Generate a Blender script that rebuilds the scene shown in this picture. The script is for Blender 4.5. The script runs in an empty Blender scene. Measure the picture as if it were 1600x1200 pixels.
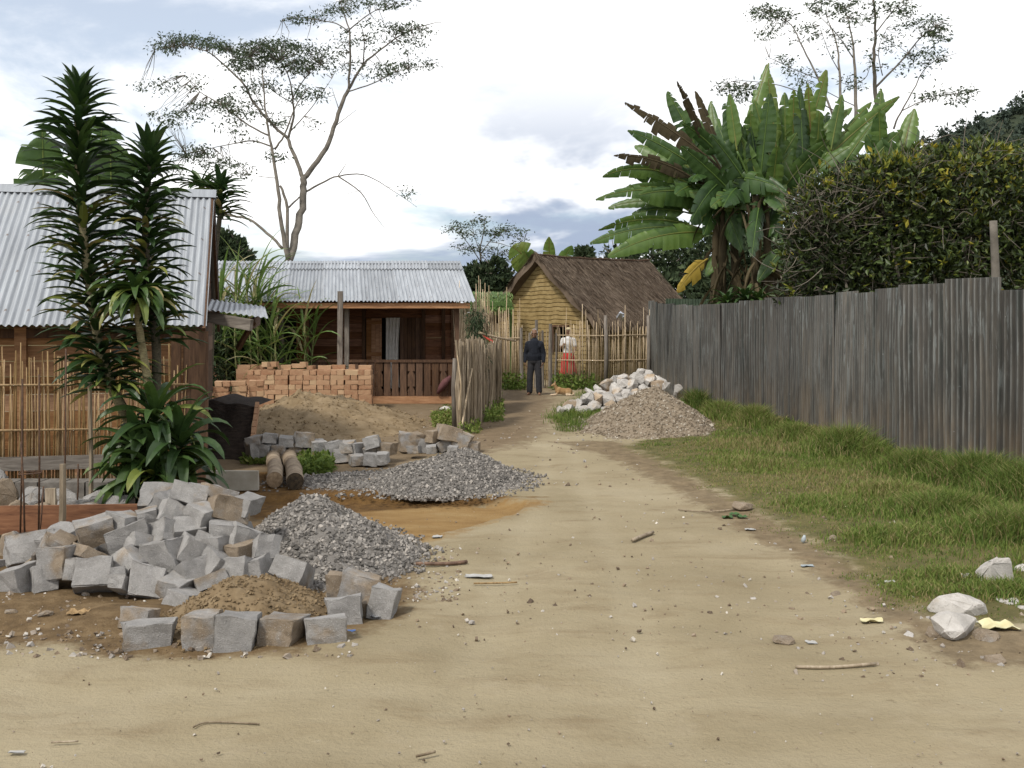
import bpy, bmesh, math, random
import numpy as np
from mathutils import Vector, Matrix, Euler, noise as mnoise
R = random.Random(11)
NP = np.random.default_rng(11)
S = bpy.context.scene
C = S.collection
CAMZ, F, HX, HY = 1.75, 1600.0, 800.0, 500.0
A3 = lambda *a: np.array(a, float)


def P(px, py, d):          # the world point that stands d metres away in the direction of a photo position
    return A3((px - HX) / F * d, d, CAMZ + (HY - py) / F * d)


def G(px, py, z=0.0):      # the same on level ground
    return P(px, py, (CAMZ - z) * F / (py - HY))


def unit(v):
    v = np.asarray(v, float)
    return v / max(1e-9, np.linalg.norm(v))


# ------------------------------------------------------------------ mesh buffer
W = {}


class MB:
    def __init__(s):
        s.v, s.f, s.t, s.u, s.n = [], {}, [], [], 0

    def add(s, v, f, t=0.5, uv=None):
        v = np.asarray(v, float).reshape(-1, 3)
        k = len(v)
        s.v.append(v)
        s.t.append(np.broadcast_to(np.asarray(t, float), (k,)))
        s.u.append(np.zeros((k, 2)) if uv is None else np.asarray(uv, float).reshape(-1, 2))
        if isinstance(f, np.ndarray):
            s.f.setdefault(f.shape[1], []).append(f + s.n)
        else:
            for q in f:
                s.f.setdefault(len(q), []).append(np.array([q]) + s.n)
        s.n += k

    def mesh(s, name, off):
        v = np.concatenate(s.v) - off
        me = bpy.data.meshes.new(name)
        me.vertices.add(len(v))
        me.vertices.foreach_set('co', v.astype(np.float32).ravel())
        li, ls, k = [], [], 0
        for size, arrs in s.f.items():
            a = np.concatenate(arrs)
            li.append(a.ravel())
            ls.append(k + np.arange(len(a)) * size)
            k += a.size
        li = np.concatenate(li).astype(np.int32)
        ls = np.concatenate(ls).astype(np.int32)
        me.loops.add(len(li))
        me.loops.foreach_set('vertex_index', li)
        me.polygons.add(len(ls))
        me.polygons.foreach_set('loop_start', ls)
        me.update(calc_edges=True)
        at = me.attributes.new('tint', 'FLOAT', 'POINT')
        at.data.foreach_set('value', np.concatenate(s.t).astype(np.float32))
        uv = me.uv_layers.new(name='UVMap')
        uv.data.foreach_set('uv', np.concatenate(s.u)[li].astype(np.float32).ravel())
        me.validate()
        me.polygons.foreach_set('use_smooth', np.zeros(len(me.polygons), bool))
        return me

    def build(s, name, mat, parent=None, smooth=False, loc=None, label=None):
        allv = np.concatenate(s.v)
        if parent is not None:
            off = W[parent.name]
        elif loc is not None:
            off = np.asarray(loc, float)
        else:
            lo, hi = allv.min(0), allv.max(0)
            off = A3((lo[0] + hi[0]) / 2, (lo[1] + hi[1]) / 2, lo[2])
        me = s.mesh(name, off)
        if mat:
            me.materials.append(mat)
        if smooth:
            me.polygons.foreach_set('use_smooth', np.ones(len(me.polygons), bool))
        o = bpy.data.objects.new(name, me)
        C.objects.link(o)
        if parent is not None:
            o.parent = parent
        else:
            o.location = off
        W[o.name] = off
        if label:
            o['label'] = label
        return o


def tag(o, label=None, cat=None, group=None, kind=None):
    if label: o['label'] = label
    if cat: o['category'] = cat
    if group: o['group'] = group
    if kind: o['kind'] = kind
    return o


def thing(name, label, cat, loc, group=None):
    o = bpy.data.objects.new(name, None)
    C.objects.link(o)
    o.empty_display_size = 0.2
    o.location = loc
    W[o.name] = np.asarray(loc, float)
    return tag(o, label, cat, group)


BOXF = [(0, 3, 2, 1), (4, 5, 6, 7), (0, 1, 5, 4), (1, 2, 6, 5), (2, 3, 7, 6), (3, 0, 4, 7)]


def box(mb, c, s, rot=None, t=0.5, jit=0.0):
    v = np.array([(-1, -1, -1), (1, -1, -1), (1, 1, -1), (-1, 1, -1), (-1, -1, 1), (1, -1, 1), (1, 1, 1), (-1, 1, 1)], float) * np.asarray(s) / 2
    if jit:
        v += NP.normal(0, jit, v.shape)
    if rot is not None:
        v = v @ np.array(rot).T
    mb.add(v + np.asarray(c), BOXF, t)


def frame(d, up=(0, 0, 1)):
    d = unit(d)
    s = np.cross(d, up)
    if np.linalg.norm(s) < 1e-4:
        s = np.cross(d, (0, 1, 0))
    s = unit(s)
    return d, s, np.cross(s, d)


def beam(mb, p0, p1, w, h, t=0.5, up=(0, 0, 1), taper=1.0):
    p0, p1 = np.asarray(p0, float), np.asarray(p1, float)
    d, s, u = frame(p1 - p0, up)
    v = []
    for p, k in ((p0, 1.0), (p1, taper)):
        for a, b in ((-1, -1), (1, -1), (1, 1), (-1, 1)):
            v.append(p + s * a * w / 2 * k + u * b * h / 2 * k)
    mb.add(v, BOXF, t)


def tube(mb, pts, rad, n=6, t=0.5, cap=True):
    pts = [np.asarray(p, float) for p in pts]
    k = len(pts)
    rad = np.broadcast_to(rad, (k,)) if np.ndim(rad) == 0 else rad
    v = []
    a = np.arange(n) * 2 * math.pi / n
    ca, sa = np.cos(a)[:, None], np.sin(a)[:, None]
    ref = None
    for i, p in enumerate(pts):
        d = unit(pts[min(i + 1, k - 1)] - pts[max(i - 1, 0)])
        if ref is None:
            ref = frame(d, (0.13, 0.21, 0.97))[1]
        s = unit(ref - d * np.dot(ref, d))
        u = np.cross(s, d)
        ref = s
        v.append(p + rad[i] * (ca * s + sa * u))
    f = []
    for i in range(k - 1):
        for j in range(n):
            f.append((i * n + j, i * n + (j + 1) % n, (i + 1) * n + (j + 1) % n, (i + 1) * n + j))
    mb.add(np.concatenate(v), np.array(f), t)
    if cap:
        b = np.array([list(range(n))[::-1]])
        e = np.array([list(range((k - 1) * n, k * n))])
        mb.n -= k * n
        mb.f.setdefault(n, []).extend([b + mb.n, e + mb.n])
        mb.n += k * n


def smoothpts(pts, sub=3):
    pts = [np.asarray(p, float) for p in pts]
    out = []
    for i in range(len(pts) - 1):
        p0, p1, p2, p3 = pts[max(i - 1, 0)], pts[i], pts[i + 1], pts[min(i + 2, len(pts) - 1)]
        for k in range(sub):
            u = k / sub
            out.append(0.5 * ((2 * p1) + (-p0 + p2) * u + (2 * p0 - 5 * p1 + 4 * p2 - p3) * u * u + (-p0 + 3 * p1 - 3 * p2 + p3) * u ** 3))
    out.append(pts[-1])
    return out


def ell(mb, c, r, rot=None, n=12, m=8, t=0.5):
    v = []
    for i in range(m + 1):
        th = math.pi * i / m
        for j in range(n):
            ph = 2 * math.pi * j / n
            v.append((math.sin(th) * math.cos(ph) * r[0], math.sin(th) * math.sin(ph) * r[1], math.cos(th) * r[2]))
    v = np.array(v)
    if rot is not None:
        v = v @ np.array(rot).T
    f = [(i * n + j, (i + 1) * n + j, (i + 1) * n + (j + 1) % n, i * n + (j + 1) % n) for i in range(m) for j in range(n)]
    mb.add(v + np.asarray(c), np.array(f), t)


def cap(mb, p0, r0, p1, r1, n=10, t=0.5):
    p0, p1 = np.asarray(p0, float), np.asarray(p1, float)
    d = unit(p1 - p0)
    pts, rad = [], []
    for a in (80, 55, 25):
        pts.append(p0 - d * r0 * math.sin(math.radians(a))); rad.append(r0 * math.cos(math.radians(a)))
    pts += [p0, p1]; rad += [r0, r1]
    for a in (25, 55, 80):
        pts.append(p1 + d * r1 * math.sin(math.radians(a))); rad.append(r1 * math.cos(math.radians(a)))
    tube(mb, pts, np.array(rad), n, t)


def corr(mb, p0, U, V, lam=0.076, amp=0.009, nv=6, wob=0.0, per=6, t=0.5, uv0=0.0):
    """corrugated sheet: waves run along V, counted along U"""
    p0, U, V = np.asarray(p0, float), np.asarray(U, float), np.asarray(V, float)
    L, H = np.linalg.norm(U), np.linalg.norm(V)
    N = unit(np.cross(U, V))
    nu = max(4, int(L / lam * per))
    u = np.linspace(0, 1, nu + 1)
    vv = np.linspace(0, 1, nv + 1)
    uu, ww = np.meshgrid(u, vv)
    h = amp * np.sin(uu * L / lam * 2 * math.pi)
    if wob:
        ph = R.random() * 9
        h = h + wob * np.sin(uu * 3 + ww * 4 + ph) * np.sin(ww * 3 + ph)
    v = p0 + uu[..., None] * U + ww[..., None] * V + h[..., None] * N
    i = np.arange(nu)[None, :] + np.arange(nv)[:, None] * (nu + 1)
    f = np.stack([i, i + 1, i + nu + 2, i + nu + 1], -1).reshape(-1, 4)
    mb.add(v.reshape(-1, 3), f, t, np.stack([uu * L + uv0, ww * H], -1).reshape(-1, 2))


def leafquads(mb, p, d, s, L, Wd, t, bend=0.12):
    """many small leaves at once: base p, direction d, side s"""
    n = len(p)
    L = np.broadcast_to(L, (n,))[:, None]
    Wd = np.broadcast_to(Wd, (n,))[:, None]
    nn = np.cross(s, d)
    m = p + d * L * 0.45 + nn * L * bend
    v = np.stack([p, m + s * Wd / 2, p + d * L, m - s * Wd / 2], 1).reshape(-1, 3)
    f = np.arange(4 * n).reshape(n, 4)
    mb.add(v, f, np.repeat(np.broadcast_to(t, (n,)), 4))


def rdirs(n, up=0.0):
    d = NP.normal(0, 1, (n, 3))
    d[:, 2] += up
    return d / np.linalg.norm(d, axis=1)[:, None]


def sides(d):
    r = NP.normal(0, 1, d.shape)
    s = np.cross(d, r)
    return s / np.linalg.norm(s, axis=1)[:, None]


def blade(mb, base, d, L, w, droop=0.5, n=6, fold=0.25, t=0.5, prof=None, twist=0.0, side=None):
    """one long arching leaf, folded along its midrib"""
    base = np.asarray(base, float)
    d = unit(d)
    g = A3(0, 0, -1)
    p = base.copy()
    v = []
    step = L / n
    s0 = side if side is not None else frame(d)[1]
    for i in range(n + 1):
        u = i / n
        wd = w * (prof(u) if prof else (0.35 + 0.65 * math.sin(min(1, u * 2.2) * math.pi / 2)) * (1 - u ** 2.2))
        s = unit(s0 - d * np.dot(s0, d))
        up = np.cross(s, d)
        if twist:
            c_, s_ = math.cos(twist * u), math.sin(twist * u)
            s, up = s * c_ + up * s_, up * c_ - s * s_
        v += [p - s * wd / 2 + up * wd * fold, p, p + s * wd / 2 + up * wd * fold]
        d = unit(d + g * droop * step / L * (0.4 + 1.6 * u))
        p = p + d * step
    f = []
    for i in range(n):
        a = i * 3
        f += [(a, a + 1, a + 4, a + 3), (a + 1, a + 2, a + 5, a + 4)]
    mb.add(v, np.array(f), t)


# ------------------------------------------------------------------ materials
def newmat(name):
    m = bpy.data.materials.new(name)
    m.use_nodes = True
    nt = m.node_tree
    return m, nt, nt.nodes['Principled BSDF'], nt.nodes['Material Output']


def nd(nt, typ, **kw):
    n = nt.nodes.new(typ)
    for k, v in kw.items():
        setattr(n, k, v)
    return n


def ramp(nt, fac, stops):
    r = nd(nt, 'ShaderNodeValToRGB')
    e = r.color_ramp.elements
    while len(e) < len(stops):
        e.new(0.5)
    for x, (p, c) in zip(e, stops):
        x.position = p
        x.color = (*c, 1)
    nt.links.new(fac, r.inputs['Fac'])
    return r.outputs['Color']


def mapped(nt, coord, scale):
    tc = nd(nt, 'ShaderNodeTexCoord')
    mp = nd(nt, 'ShaderNodeMapping')
    mp.inputs['Scale'].default_value = scale
    nt.links.new(tc.outputs[coord], mp.inputs['Vector'])
    return mp.outputs['Vector']


def noise(nt, vec, scale, detail=4, rough=0.6, dist=0.0):
    n = nd(nt, 'ShaderNodeTexNoise')
    n.inputs['Scale'].default_value = scale
    n.inputs['Detail'].default_value = detail
    n.inputs['Roughness'].default_value = rough
    n.inputs['Distortion'].default_value = dist
    if vec is not None:
        nt.links.new(vec, n.inputs['Vector'])
    return n.outputs['Fac']


def mix(nt, fac, a, b, mode='MIX'):
    m = nd(nt, 'ShaderNodeMix', data_type='RGBA', blend_type=mode)
    for sock, val in ((m.inputs[0], fac), (m.inputs[6], a), (m.inputs[7], b)):
        if hasattr(val, 'is_output'):
            nt.links.new(val, sock)
        elif isinstance(val, (int, float)):
            sock.default_value = val
        else:
            sock.default_value = (*val, 1)
    return m.outputs[2]


def math_(nt, op, a, b=0.0, c=0.0, clamp=False):
    m = nd(nt, 'ShaderNodeMath', operation=op, use_clamp=clamp)
    for sock, val in zip(m.inputs, (a, b, c)):
        if hasattr(val, 'is_output'):
            nt.links.new(val, sock)
        else:
            sock.default_value = val
    return m.outputs[0]


def sstep(nt, x, a, b):
    m = nd(nt, 'ShaderNodeMapRange', interpolation_type='SMOOTHSTEP')
    nt.links.new(x, m.inputs['Value'])
    m.inputs['From Min'].default_value = a
    m.inputs['From Max'].default_value = b
    return m.outputs['Result']


def attr(nt, name, out='Fac'):
    return nd(nt, 'ShaderNodeAttribute', attribute_name=name).outputs[out]


def bump(nt, bs, h, strength, dist):
    b = nd(nt, 'ShaderNodeBump')
    b.inputs['Strength'].default_value = strength
    b.inputs['Distance'].default_value = dist
    nt.links.new(h, b.inputs['Height'])
    nt.links.new(b.outputs['Normal'], bs.inputs['Normal'])


def fin(nt, bs, col, rough=0.8, metal=0.0, spec=0.3):
    nt.links.new(col, bs.inputs['Base Color'])
    if hasattr(rough, 'is_output'):
        nt.links.new(rough, bs.inputs['Roughness'])
    else:
        bs.inputs['Roughness'].default_value = rough
    bs.inputs['Metallic'].default_value = metal
    bs.inputs['Specular IOR Level'].default_value = spec


def wood(name, dark, mid, light, scale=(9, 9, 1.2), rough=0.75, grain=0.35):
    """boards: grain runs along the axis with the small scale, every board has its own tint"""
    m, nt, bs, _ = newmat(name)
    v = mapped(nt, 'Object', scale)
    off = nd(nt, 'ShaderNodeVectorMath', operation='ADD')
    nt.links.new(v, off.inputs[0])
    cb = nd(nt, 'ShaderNodeCombineXYZ')
    t = attr(nt, 'tint')
    nt.links.new(math_(nt, 'MULTIPLY', t, 91.0), cb.inputs[0])
    nt.links.new(math_(nt, 'MULTIPLY', t, 37.0), cb.inputs[2])
    nt.links.new(cb.outputs[0], off.inputs[1])
    v = off.outputs[0]
    n = noise(nt, v, 3.0, 6, 0.65, 0.6)
    big = noise(nt, v, 0.5, 3)
    c = ramp(nt, n, [(0.3, dark), (0.5, mid), (0.72, light)])
    c = mix(nt, sstep(nt, big, 0.45, 0.7), c, mix(nt, 0.5, c, dark))
    val = nd(nt, 'ShaderNodeHueSaturation')
    nt.links.new(c, val.inputs['Color'])
    nt.links.new(math_(nt, 'MULTIPLY_ADD', t, 0.8, 0.6), val.inputs['Value'])
    nt.links.new(math_(nt, 'MULTIPLY_ADD', t, -0.3, 1.15), val.inputs['Saturation'])
    fin(nt, bs, val.outputs['Color'], rough)
    bump(nt, bs, n, grain, 0.004)
    return m


def leafmat(name, stops, transl=0.3, rough=0.5, spec=0.4):
    m, nt, bs, out = newmat(name)
    n = noise(nt, mapped(nt, 'Object', (1, 1, 1)), 6.0, 3)
    f = math_(nt, 'ADD', attr(nt, 'tint'), math_(nt, 'MULTIPLY_ADD', n, 0.3, -0.15), clamp=True)
    c = ramp(nt, f, stops)
    fin(nt, bs, c, rough, 0, spec)
    tr = nd(nt, 'ShaderNodeBsdfTranslucent')
    nt.links.new(mix(nt, 0.5, c, mix(nt, 1.0, c, (1.0, 1.0, 0.45), 'MULTIPLY')), tr.inputs['Color'])
    ms = nd(nt, 'ShaderNodeMixShader')
    ms.inputs[0].default_value = transl
    nt.links.new(bs.outputs[0], ms.inputs[1])
    nt.links.new(tr.outputs[0], ms.inputs[2])
    nt.links.new(ms.outputs[0], out.inputs['Surface'])
    return m


def simple(name, a, b, scale=8.0, rough=0.8, metal=0.0, spec=0.3, bs_=0.3, bd=0.01, detail=5, stretch=(1, 1, 1), tintv=0.0):
    m, nt, bs, _ = newmat(name)
    n = noise(nt, mapped(nt, 'Object', stretch), scale, detail, 0.65)
    c = ramp(nt, n, [(0.33, a), (0.67, b)])
    if tintv:
        h = nd(nt, 'ShaderNodeHueSaturation')
        nt.links.new(c, h.inputs['Color'])
        nt.links.new(math_(nt, 'MULTIPLY_ADD', attr(nt, 'tint'), tintv, 1 - tintv / 2), h.inputs['Value'])
        c = h.outputs['Color']
    fin(nt, bs, c, rough, metal, spec)
    if bs_:
        bump(nt, bs, n, bs_, bd)
    return m
SKYX, SKYY = 6.4, 3.3
# ------------------------------------------------------------------ camera, light, sky
cam = bpy.data.objects.new('camera', bpy.data.cameras.new('camera'))
C.objects.link(cam)
cam.location = (0, 0, CAMZ)
cam.rotation_euler = (math.pi / 2, 0, 0)
cam.data.sensor_width = 36
cam.data.lens = 36.0
cam.data.shift_y = -100 / 1600
cam.data.clip_start, cam.data.clip_end = 0.1, 20000
S.camera = cam
S.render.resolution_x, S.render.resolution_y = 1024, 768
S.view_settings.view_transform = 'Standard'
S.view_settings.look = 'None'
S.view_settings.exposure = 0.25
S.view_settings.gamma = 1.0

SUN = unit((-0.55, -0.62, 1.05))
sun = bpy.data.objects.new('sun', bpy.data.lights.new('sun', 'SUN'))
C.objects.link(sun)
sun.rotation_euler = Vector(SUN).to_track_quat('Z', 'Y').to_euler()
sun.data.energy = 2.8
sun.data.angle = math.radians(8)
sun.data.color = (1.0, 0.95, 0.86)

wd = bpy.data.worlds.new("World")
S.world = wd
wd.use_nodes = True
nt = wd.node_tree
bg = nt.nodes['Background']
sky = nd(nt, 'ShaderNodeTexSky', sky_type='NISHITA')
sky.sun_disc = False
sky.sun_elevation = math.asin(SUN[2])
sky.sun_rotation = math.atan2(SUN[0], SUN[1])
nt.links.new(sky.outputs[0], bg.inputs['Color'])
bg.inputs['Strength'].default_value = 0.12
tc = nd(nt, 'ShaderNodeTexCoord')
sx = nd(nt, 'ShaderNodeSeparateXYZ')
nt.links.new(tc.outputs['Generated'], sx.inputs[0])
zz = math_(nt, 'ADD', math_(nt, 'MAXIMUM', sx.outputs[2], 0.0), 0.16)
cx = nd(nt, 'ShaderNodeCombineXYZ')
nt.links.new(math_(nt, 'DIVIDE', sx.outputs[0], zz), cx.inputs[0])
nt.links.new(math_(nt, 'DIVIDE', sx.outputs[1], zz), cx.inputs[1])
mpw = nd(nt, 'ShaderNodeMapping')
mpw.inputs['Location'].default_value = (SKYX, SKYY, 0)
nt.links.new(cx.outputs[0], mpw.inputs['Vector'])
n1 = noise(nt, mpw.outputs[0], 0.85, 8, 0.58, 0.3)
n2 = noise(nt, mpw.outputs[0], 0.55, 6, 0.6, 0.4)
cover = sstep(nt, n1, 0.37, 0.53)
shade = sstep(nt, n2, 0.47, 0.62)
# grey undersides show towards the horizon, the upper sky is thin bright cloud
low = sstep(nt, sx.outputs[2], 0.26, 0.10)
shade = math_(nt, 'MULTIPLY', shade, math_(nt, 'MULTIPLY_ADD', low, 0.72, 0.28))
ccol = mix(nt, shade, (1.16, 1.155, 1.15), (0.36, 0.43, 0.56))
bg2 = nd(nt, 'ShaderNodeBackground')
nt.links.new(ccol, bg2.inputs['Color'])
bg2.inputs['Strength'].default_value = 1.0
ms = nd(nt, 'ShaderNodeMixShader')
nt.links.new(math_(nt, 'MULTIPLY_ADD', cover, 0.7, 0.3), ms.inputs[0])
nt.links.new(bg.outputs[0], ms.inputs[1])
nt.links.new(bg2.outputs[0], ms.inputs[2])
nt.links.new(ms.outputs[0], nt.nodes['World Output'].inputs['Surface'])


# ------------------------------------------------------------------ ground
def poly(pts):
    return np.array([G(x, y)[:2] for x, y in pts])


def sdist(X, Y, pg):
    d = np.full(X.shape, 1e9)
    inside = np.zeros(X.shape, bool)
    n = len(pg)
    for i in range(n):
        (x0, y0), (x1, y1) = pg[i], pg[(i + 1) % n]
        ex, ey = x1 - x0, y1 - y0
        t = np.clip(((X - x0) * ex + (Y - y0) * ey) / (ex * ex + ey * ey + 1e-12), 0, 1)
        d = np.minimum(d, np.hypot(X - x0 - t * ex, Y - y0 - t * ey))
        c = ((y0 > Y) != (y1 > Y)) & (X < (x1 - x0) * (Y - y0) / (y1 - y0 + 1e-12) + x0)
        inside ^= c
    return np.where(inside, d, -d)


def pm(X, Y, pg, soft):
    return np.clip(sdist(X, Y, pg) / (2 * soft) + 0.5, 0, 1)


SOIL = poly([(-400, 1015), (-300, 800), (0, 760), (240, 800), (420, 790), (640, 880), (660, 940), (590, 985), (470, 1020), (300, 1030), (150, 1020), (60, 1008)])
ORANGE = poly([(395, 772), (640, 773), (780, 776), (860, 782), (820, 798), (740, 820), (680, 838), (640, 850), (560, 810), (430, 790)])
PIT = poly([(330, 771), (500, 771), (660, 772), (760, 776), (820, 784), (800, 800), (640, 840), (420, 860), (330, 800)])
PATH = poly([(700, 720), (705, 660), (740, 640), (775, 606), (870, 606), (862, 650), (850, 680), (800, 700)])
EDGE = poly([(860, 690), (960, 690), (1010, 712), (1100, 760), (1210, 815), (1330, 880), (1420, 940), (1480, 985), (1700, 1000), (1700, 1060), (1480, 1035), (1360, 960), (1250, 880), (1130, 815), (1040, 760), (950, 715)])
GRASS = poly([(975, 700), (1040, 680), (1100, 655), (1105, 630), (1045, 604), (1400, 606), (2600, 660), (2600, 990), (1600, 985), (1470, 978), (1390, 940), (1300, 870), (1190, 806), (1080, 750), (1010, 715)])
GPATCH = poly([(856, 655), (880, 640), (940, 600), (1020, 596), (1060, 605), (1000, 640), (930, 668), (880, 676)])
YARD = poly([(-200, 700), (200, 620), (560, 605), (720, 606), (725, 690), (560, 770), (330, 771), (-100, 790)])
DAMP = poly([(330, 740), (460, 735), (640, 772), (860, 776), (640, 781), (420, 795), (330, 790)])


def hz(X, Y):
    X, Y = np.asarray(X, float), np.asarray(Y, float)
    near = np.clip((30 - Y) / 20, 0, 1)
    z = 0.012 * np.sin(X * 1.7 + 0.6 * np.sin(Y * 1.1)) * np.sin(Y * 0.9 + 1) + 0.006 * np.sin(X * 5.1 + Y * 3.3) * np.sin(Y * 4.7 - X * 2.1)
    z = z * near
    z = z - 0.09 * pm(X, Y, PIT, 0.07) + 0.05 * pm(X, Y, GRASS, 0.5)
    return z


def axis(lo, hi, step, far):
    a = list(np.arange(lo, hi, step))
    s = step
    x = hi
    while x < far:
        a.append(x)
        s *= 1.18
        x += s
    a.append(far)
    s, x, b = step, lo - step, []
    while x > -far:
        b.append(x)
        s *= 1.18
        x -= s
    return np.array([-far] + b[::-1] + a)


gx = axis(-6.0, 6.0, 0.06, 2500)
gy = axis(3.2, 15.0, 0.055, 2500)
XX, YY = np.meshgrid(gx, gy)
ZZ = hz(XX, YY)
small = (np.abs(XX) < 7) & (YY < 16) & (YY > 2)
rough = np.zeros_like(ZZ)
soilm = pm(XX, YY, SOIL, 0.25)
edgem = pm(XX, YY, EDGE, 0.2)
for i, j in zip(*np.nonzero(small)):
    x, y = XX[i, j], YY[i, j]
    rough[i, j] = 0.010 * mnoise.fractal((x * 2.2, y * 2.2, 0), 1.0, 2.0, 4) * (0.6 + 2.2 * soilm[i, j] + 1.2 * edgem[i, j])
ZZ = ZZ + rough
mb = MB()
ny, nx = XX.shape
ii = np.arange(nx - 1)[None, :] + np.arange(ny - 1)[:, None] * nx
mb.add(np.stack([XX, YY, ZZ], -1).reshape(-1, 3), np.stack([ii, ii + 1, ii + nx + 1, ii + nx], -1).reshape(-1, 4))
ground = mb.build('ground', None, smooth=True, loc=(0, 0, 0))
ground['kind'] = 'structure'
far_land = np.clip((YY - 27) / 6, 0, 1)
sideland = np.clip((XX - 6.5) / 3, 0, 1)
zone = np.stack([soilm, pm(XX, YY, ORANGE, 0.35), np.maximum.reduce([pm(XX, YY, GRASS, 0.3), pm(XX, YY, GPATCH, 0.3), far_land, sideland * (YY > 6)]), np.ones_like(XX)], -1)
RUTS = [poly(q) for q in ([(600, 1260), (715, 1000), (785, 860), (838, 760), (846, 700), (866, 700), (862, 760), (832, 860), (795, 1000), (730, 1260)],
                          [(1010, 1260), (965, 1000), (932, 860), (900, 760), (884, 700), (903, 700), (924, 760), (975, 860), (1040, 1000), (1130, 1260)],
                          [(-300, 1082), (500, 1062), (1900, 1098), (1900, 1126), (500, 1092), (-300, 1112)], [(-300, 1170), (700, 1150), (1900, 1190), (1900, 1230), (700, 1188), (-300, 1212)])]


def rutm(X, Y):
    return np.maximum.reduce([pm(X, Y, q, 0.16) for q in RUTS])


zone2 = np.stack([np.maximum(pm(XX, YY, PATH, 0.6), pm(XX, YY, YARD, 0.4)), edgem, pm(XX, YY, DAMP, 0.12), rutm(XX, YY)], -1)
for nm, a in (('zone', zone), ('zonetwo', zone2)):
    at = ground.data.attributes.new(nm, 'FLOAT_COLOR', 'POINT')
    at.data.foreach_set('color', a.astype(np.float32).ravel())
co = np.empty(len(ground.data.vertices) * 3, np.float32)
ground.data.vertices.foreach_get('co', co)
co = co.reshape(-1, 3)
co[:, 2] -= 0.012 * zone2[..., 3].ravel()        # the wheels have pressed shallow ruts
ground.data.vertices.foreach_set('co', co.ravel())
ground.data.update()

m, nt, bs, out = newmat('dirt')
vec = mapped(nt, 'Object', (1, 1, 1))
vs = mapped(nt, 'Object', (0.35, 1.0, 1))
big = noise(nt, vec, 0.55, 5, 0.6)
mid = noise(nt, vec, 3.2, 6, 0.65)
fine = noise(nt, vec, 45, 5, 0.7)
streak = noise(nt, vs, 3.5, 6, 0.65, 0.4)
c = ramp(nt, big, [(0.3, (0.210, 0.171, 0.103)), (0.52, (0.272, 0.226, 0.143)), (0.72, (0.322, 0.275, 0.186))])
c = mix(nt, math_(nt, 'MULTIPLY', sstep(nt, streak, 0.48, 0.72), 0.55), c, (0.175, 0.128, 0.072))
c = mix(nt, math_(nt, 'MULTIPLY', sstep(nt, mid, 0.56, 0.75), 0.38), c, (0.32, 0.268, 0.188))
sep = nd(nt, 'ShaderNodeSeparateColor')
nt.links.new(attr(nt, 'zone', 'Color'), sep.inputs[0])
sep2 = nd(nt, 'ShaderNodeSeparateColor')
nt.links.new(attr(nt, 'zonetwo', 'Color'), sep2.inputs[0])
rag = math_(nt, 'MULTIPLY_ADD', mid, 1.1, -0.55)
rag2 = math_(nt, 'MULTIPLY_ADD', noise(nt, vec, 9, 5, 0.7), 0.8, -0.4)
rag = math_(nt, 'ADD', rag, rag2)
# the trodden lane is paler and smoother; crumbs, straw and damp flecks lie between
lane = nd(nt, 'ShaderNodeAttribute', attribute_name='zonetwo').outputs['Alpha']
c = mix(nt, math_(nt, 'MULTIPLY', sstep(nt, math_(nt, 'ADD', lane, math_(nt, 'MULTIPLY', rag, 0.7)), 0.3, 0.8), 0.26), c, (0.335, 0.288, 0.195))
crumb = noise(nt, vec, 17, 6, 0.75, 0.5)
c = mix(nt, math_(nt, 'MULTIPLY', sstep(nt, crumb, 0.60, 0.70), 0.55), c, (0.13, 0.098, 0.058))
c = mix(nt, math_(nt, 'MULTIPLY', sstep(nt, crumb, 0.36, 0.28), 0.40), c, (0.37, 0.325, 0.24))


def zmask(sock, amt=1.0):
    s_ = math_(nt, 'ADD', sock, math_(nt, 'MULTIPLY', rag, amt))
    return sstep(nt, s_, 0.3, 0.75)


soil = ramp(nt, noise(nt, vec, 6, 6, 0.7), [(0.3, (0.080, 0.052, 0.026)), (0.5, (0.125, 0.083, 0.042)), (0.7, (0.19, 0.133, 0.072))])
c = mix(nt, math_(nt, 'MULTIPLY', zmask(sep2.outputs[0]), 0.85), c, ramp(nt, noise(nt, vec, 4, 6, 0.7), [(0.3, (0.10, 0.068, 0.040)), (0.7, (0.19, 0.137, 0.085))]))
c = mix(nt, math_(nt, 'MULTIPLY', zmask(sep2.outputs[1], 1.2), 0.8), c, ramp(nt, noise(nt, vec, 7, 6, 0.7), [(0.35, (0.090, 0.062, 0.035)), (0.7, (0.21, 0.155, 0.092))]))
c = mix(nt, zmask(sep.outputs[0], 0.8), c, soil)
c = mix(nt, zmask(sep.outputs[1]), c, ramp(nt, noise(nt, vs, 3, 6, 0.7), [(0.3, (0.165, 0.092, 0.032)), (0.52, (0.235, 0.148, 0.060)), (0.72, (0.28, 0.198, 0.095))]))
c = mix(nt, zmask(sep2.outputs[2], 0.6), c, ramp(nt, noise(nt, vec, 9, 6, 0.7), [(0.35, (0.070, 0.038, 0.014)), (0.7, (0.15, 0.083, 0.027))]))
c = mix(nt, zmask(sep.outputs[2], 0.8), c, ramp(nt, noise(nt, vec, 5, 6, 0.7), [(0.3, (0.065, 0.062, 0.024)), (0.55, (0.115, 0.10, 0.04)), (0.75, (0.17, 0.13, 0.065))]))
c = mix(nt, math_(nt, 'MULTIPLY', sstep(nt, fine, 0.56, 0.72), 0.45), c, mix(nt, 0.5, c, (0.10, 0.07, 0.04)))
c = mix(nt, math_(nt, 'MULTIPLY', sstep(nt, fine, 0.42, 0.30), 0.3), c, mix(nt, 0.5, c, (0.40, 0.34, 0.25)))
fin(nt, bs, c, 0.95, 0, 0.15)
hh = math_(nt, 'ADD', math_(nt, 'MULTIPLY', fine, 0.5), math_(nt, 'ADD', mid, streak))
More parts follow.
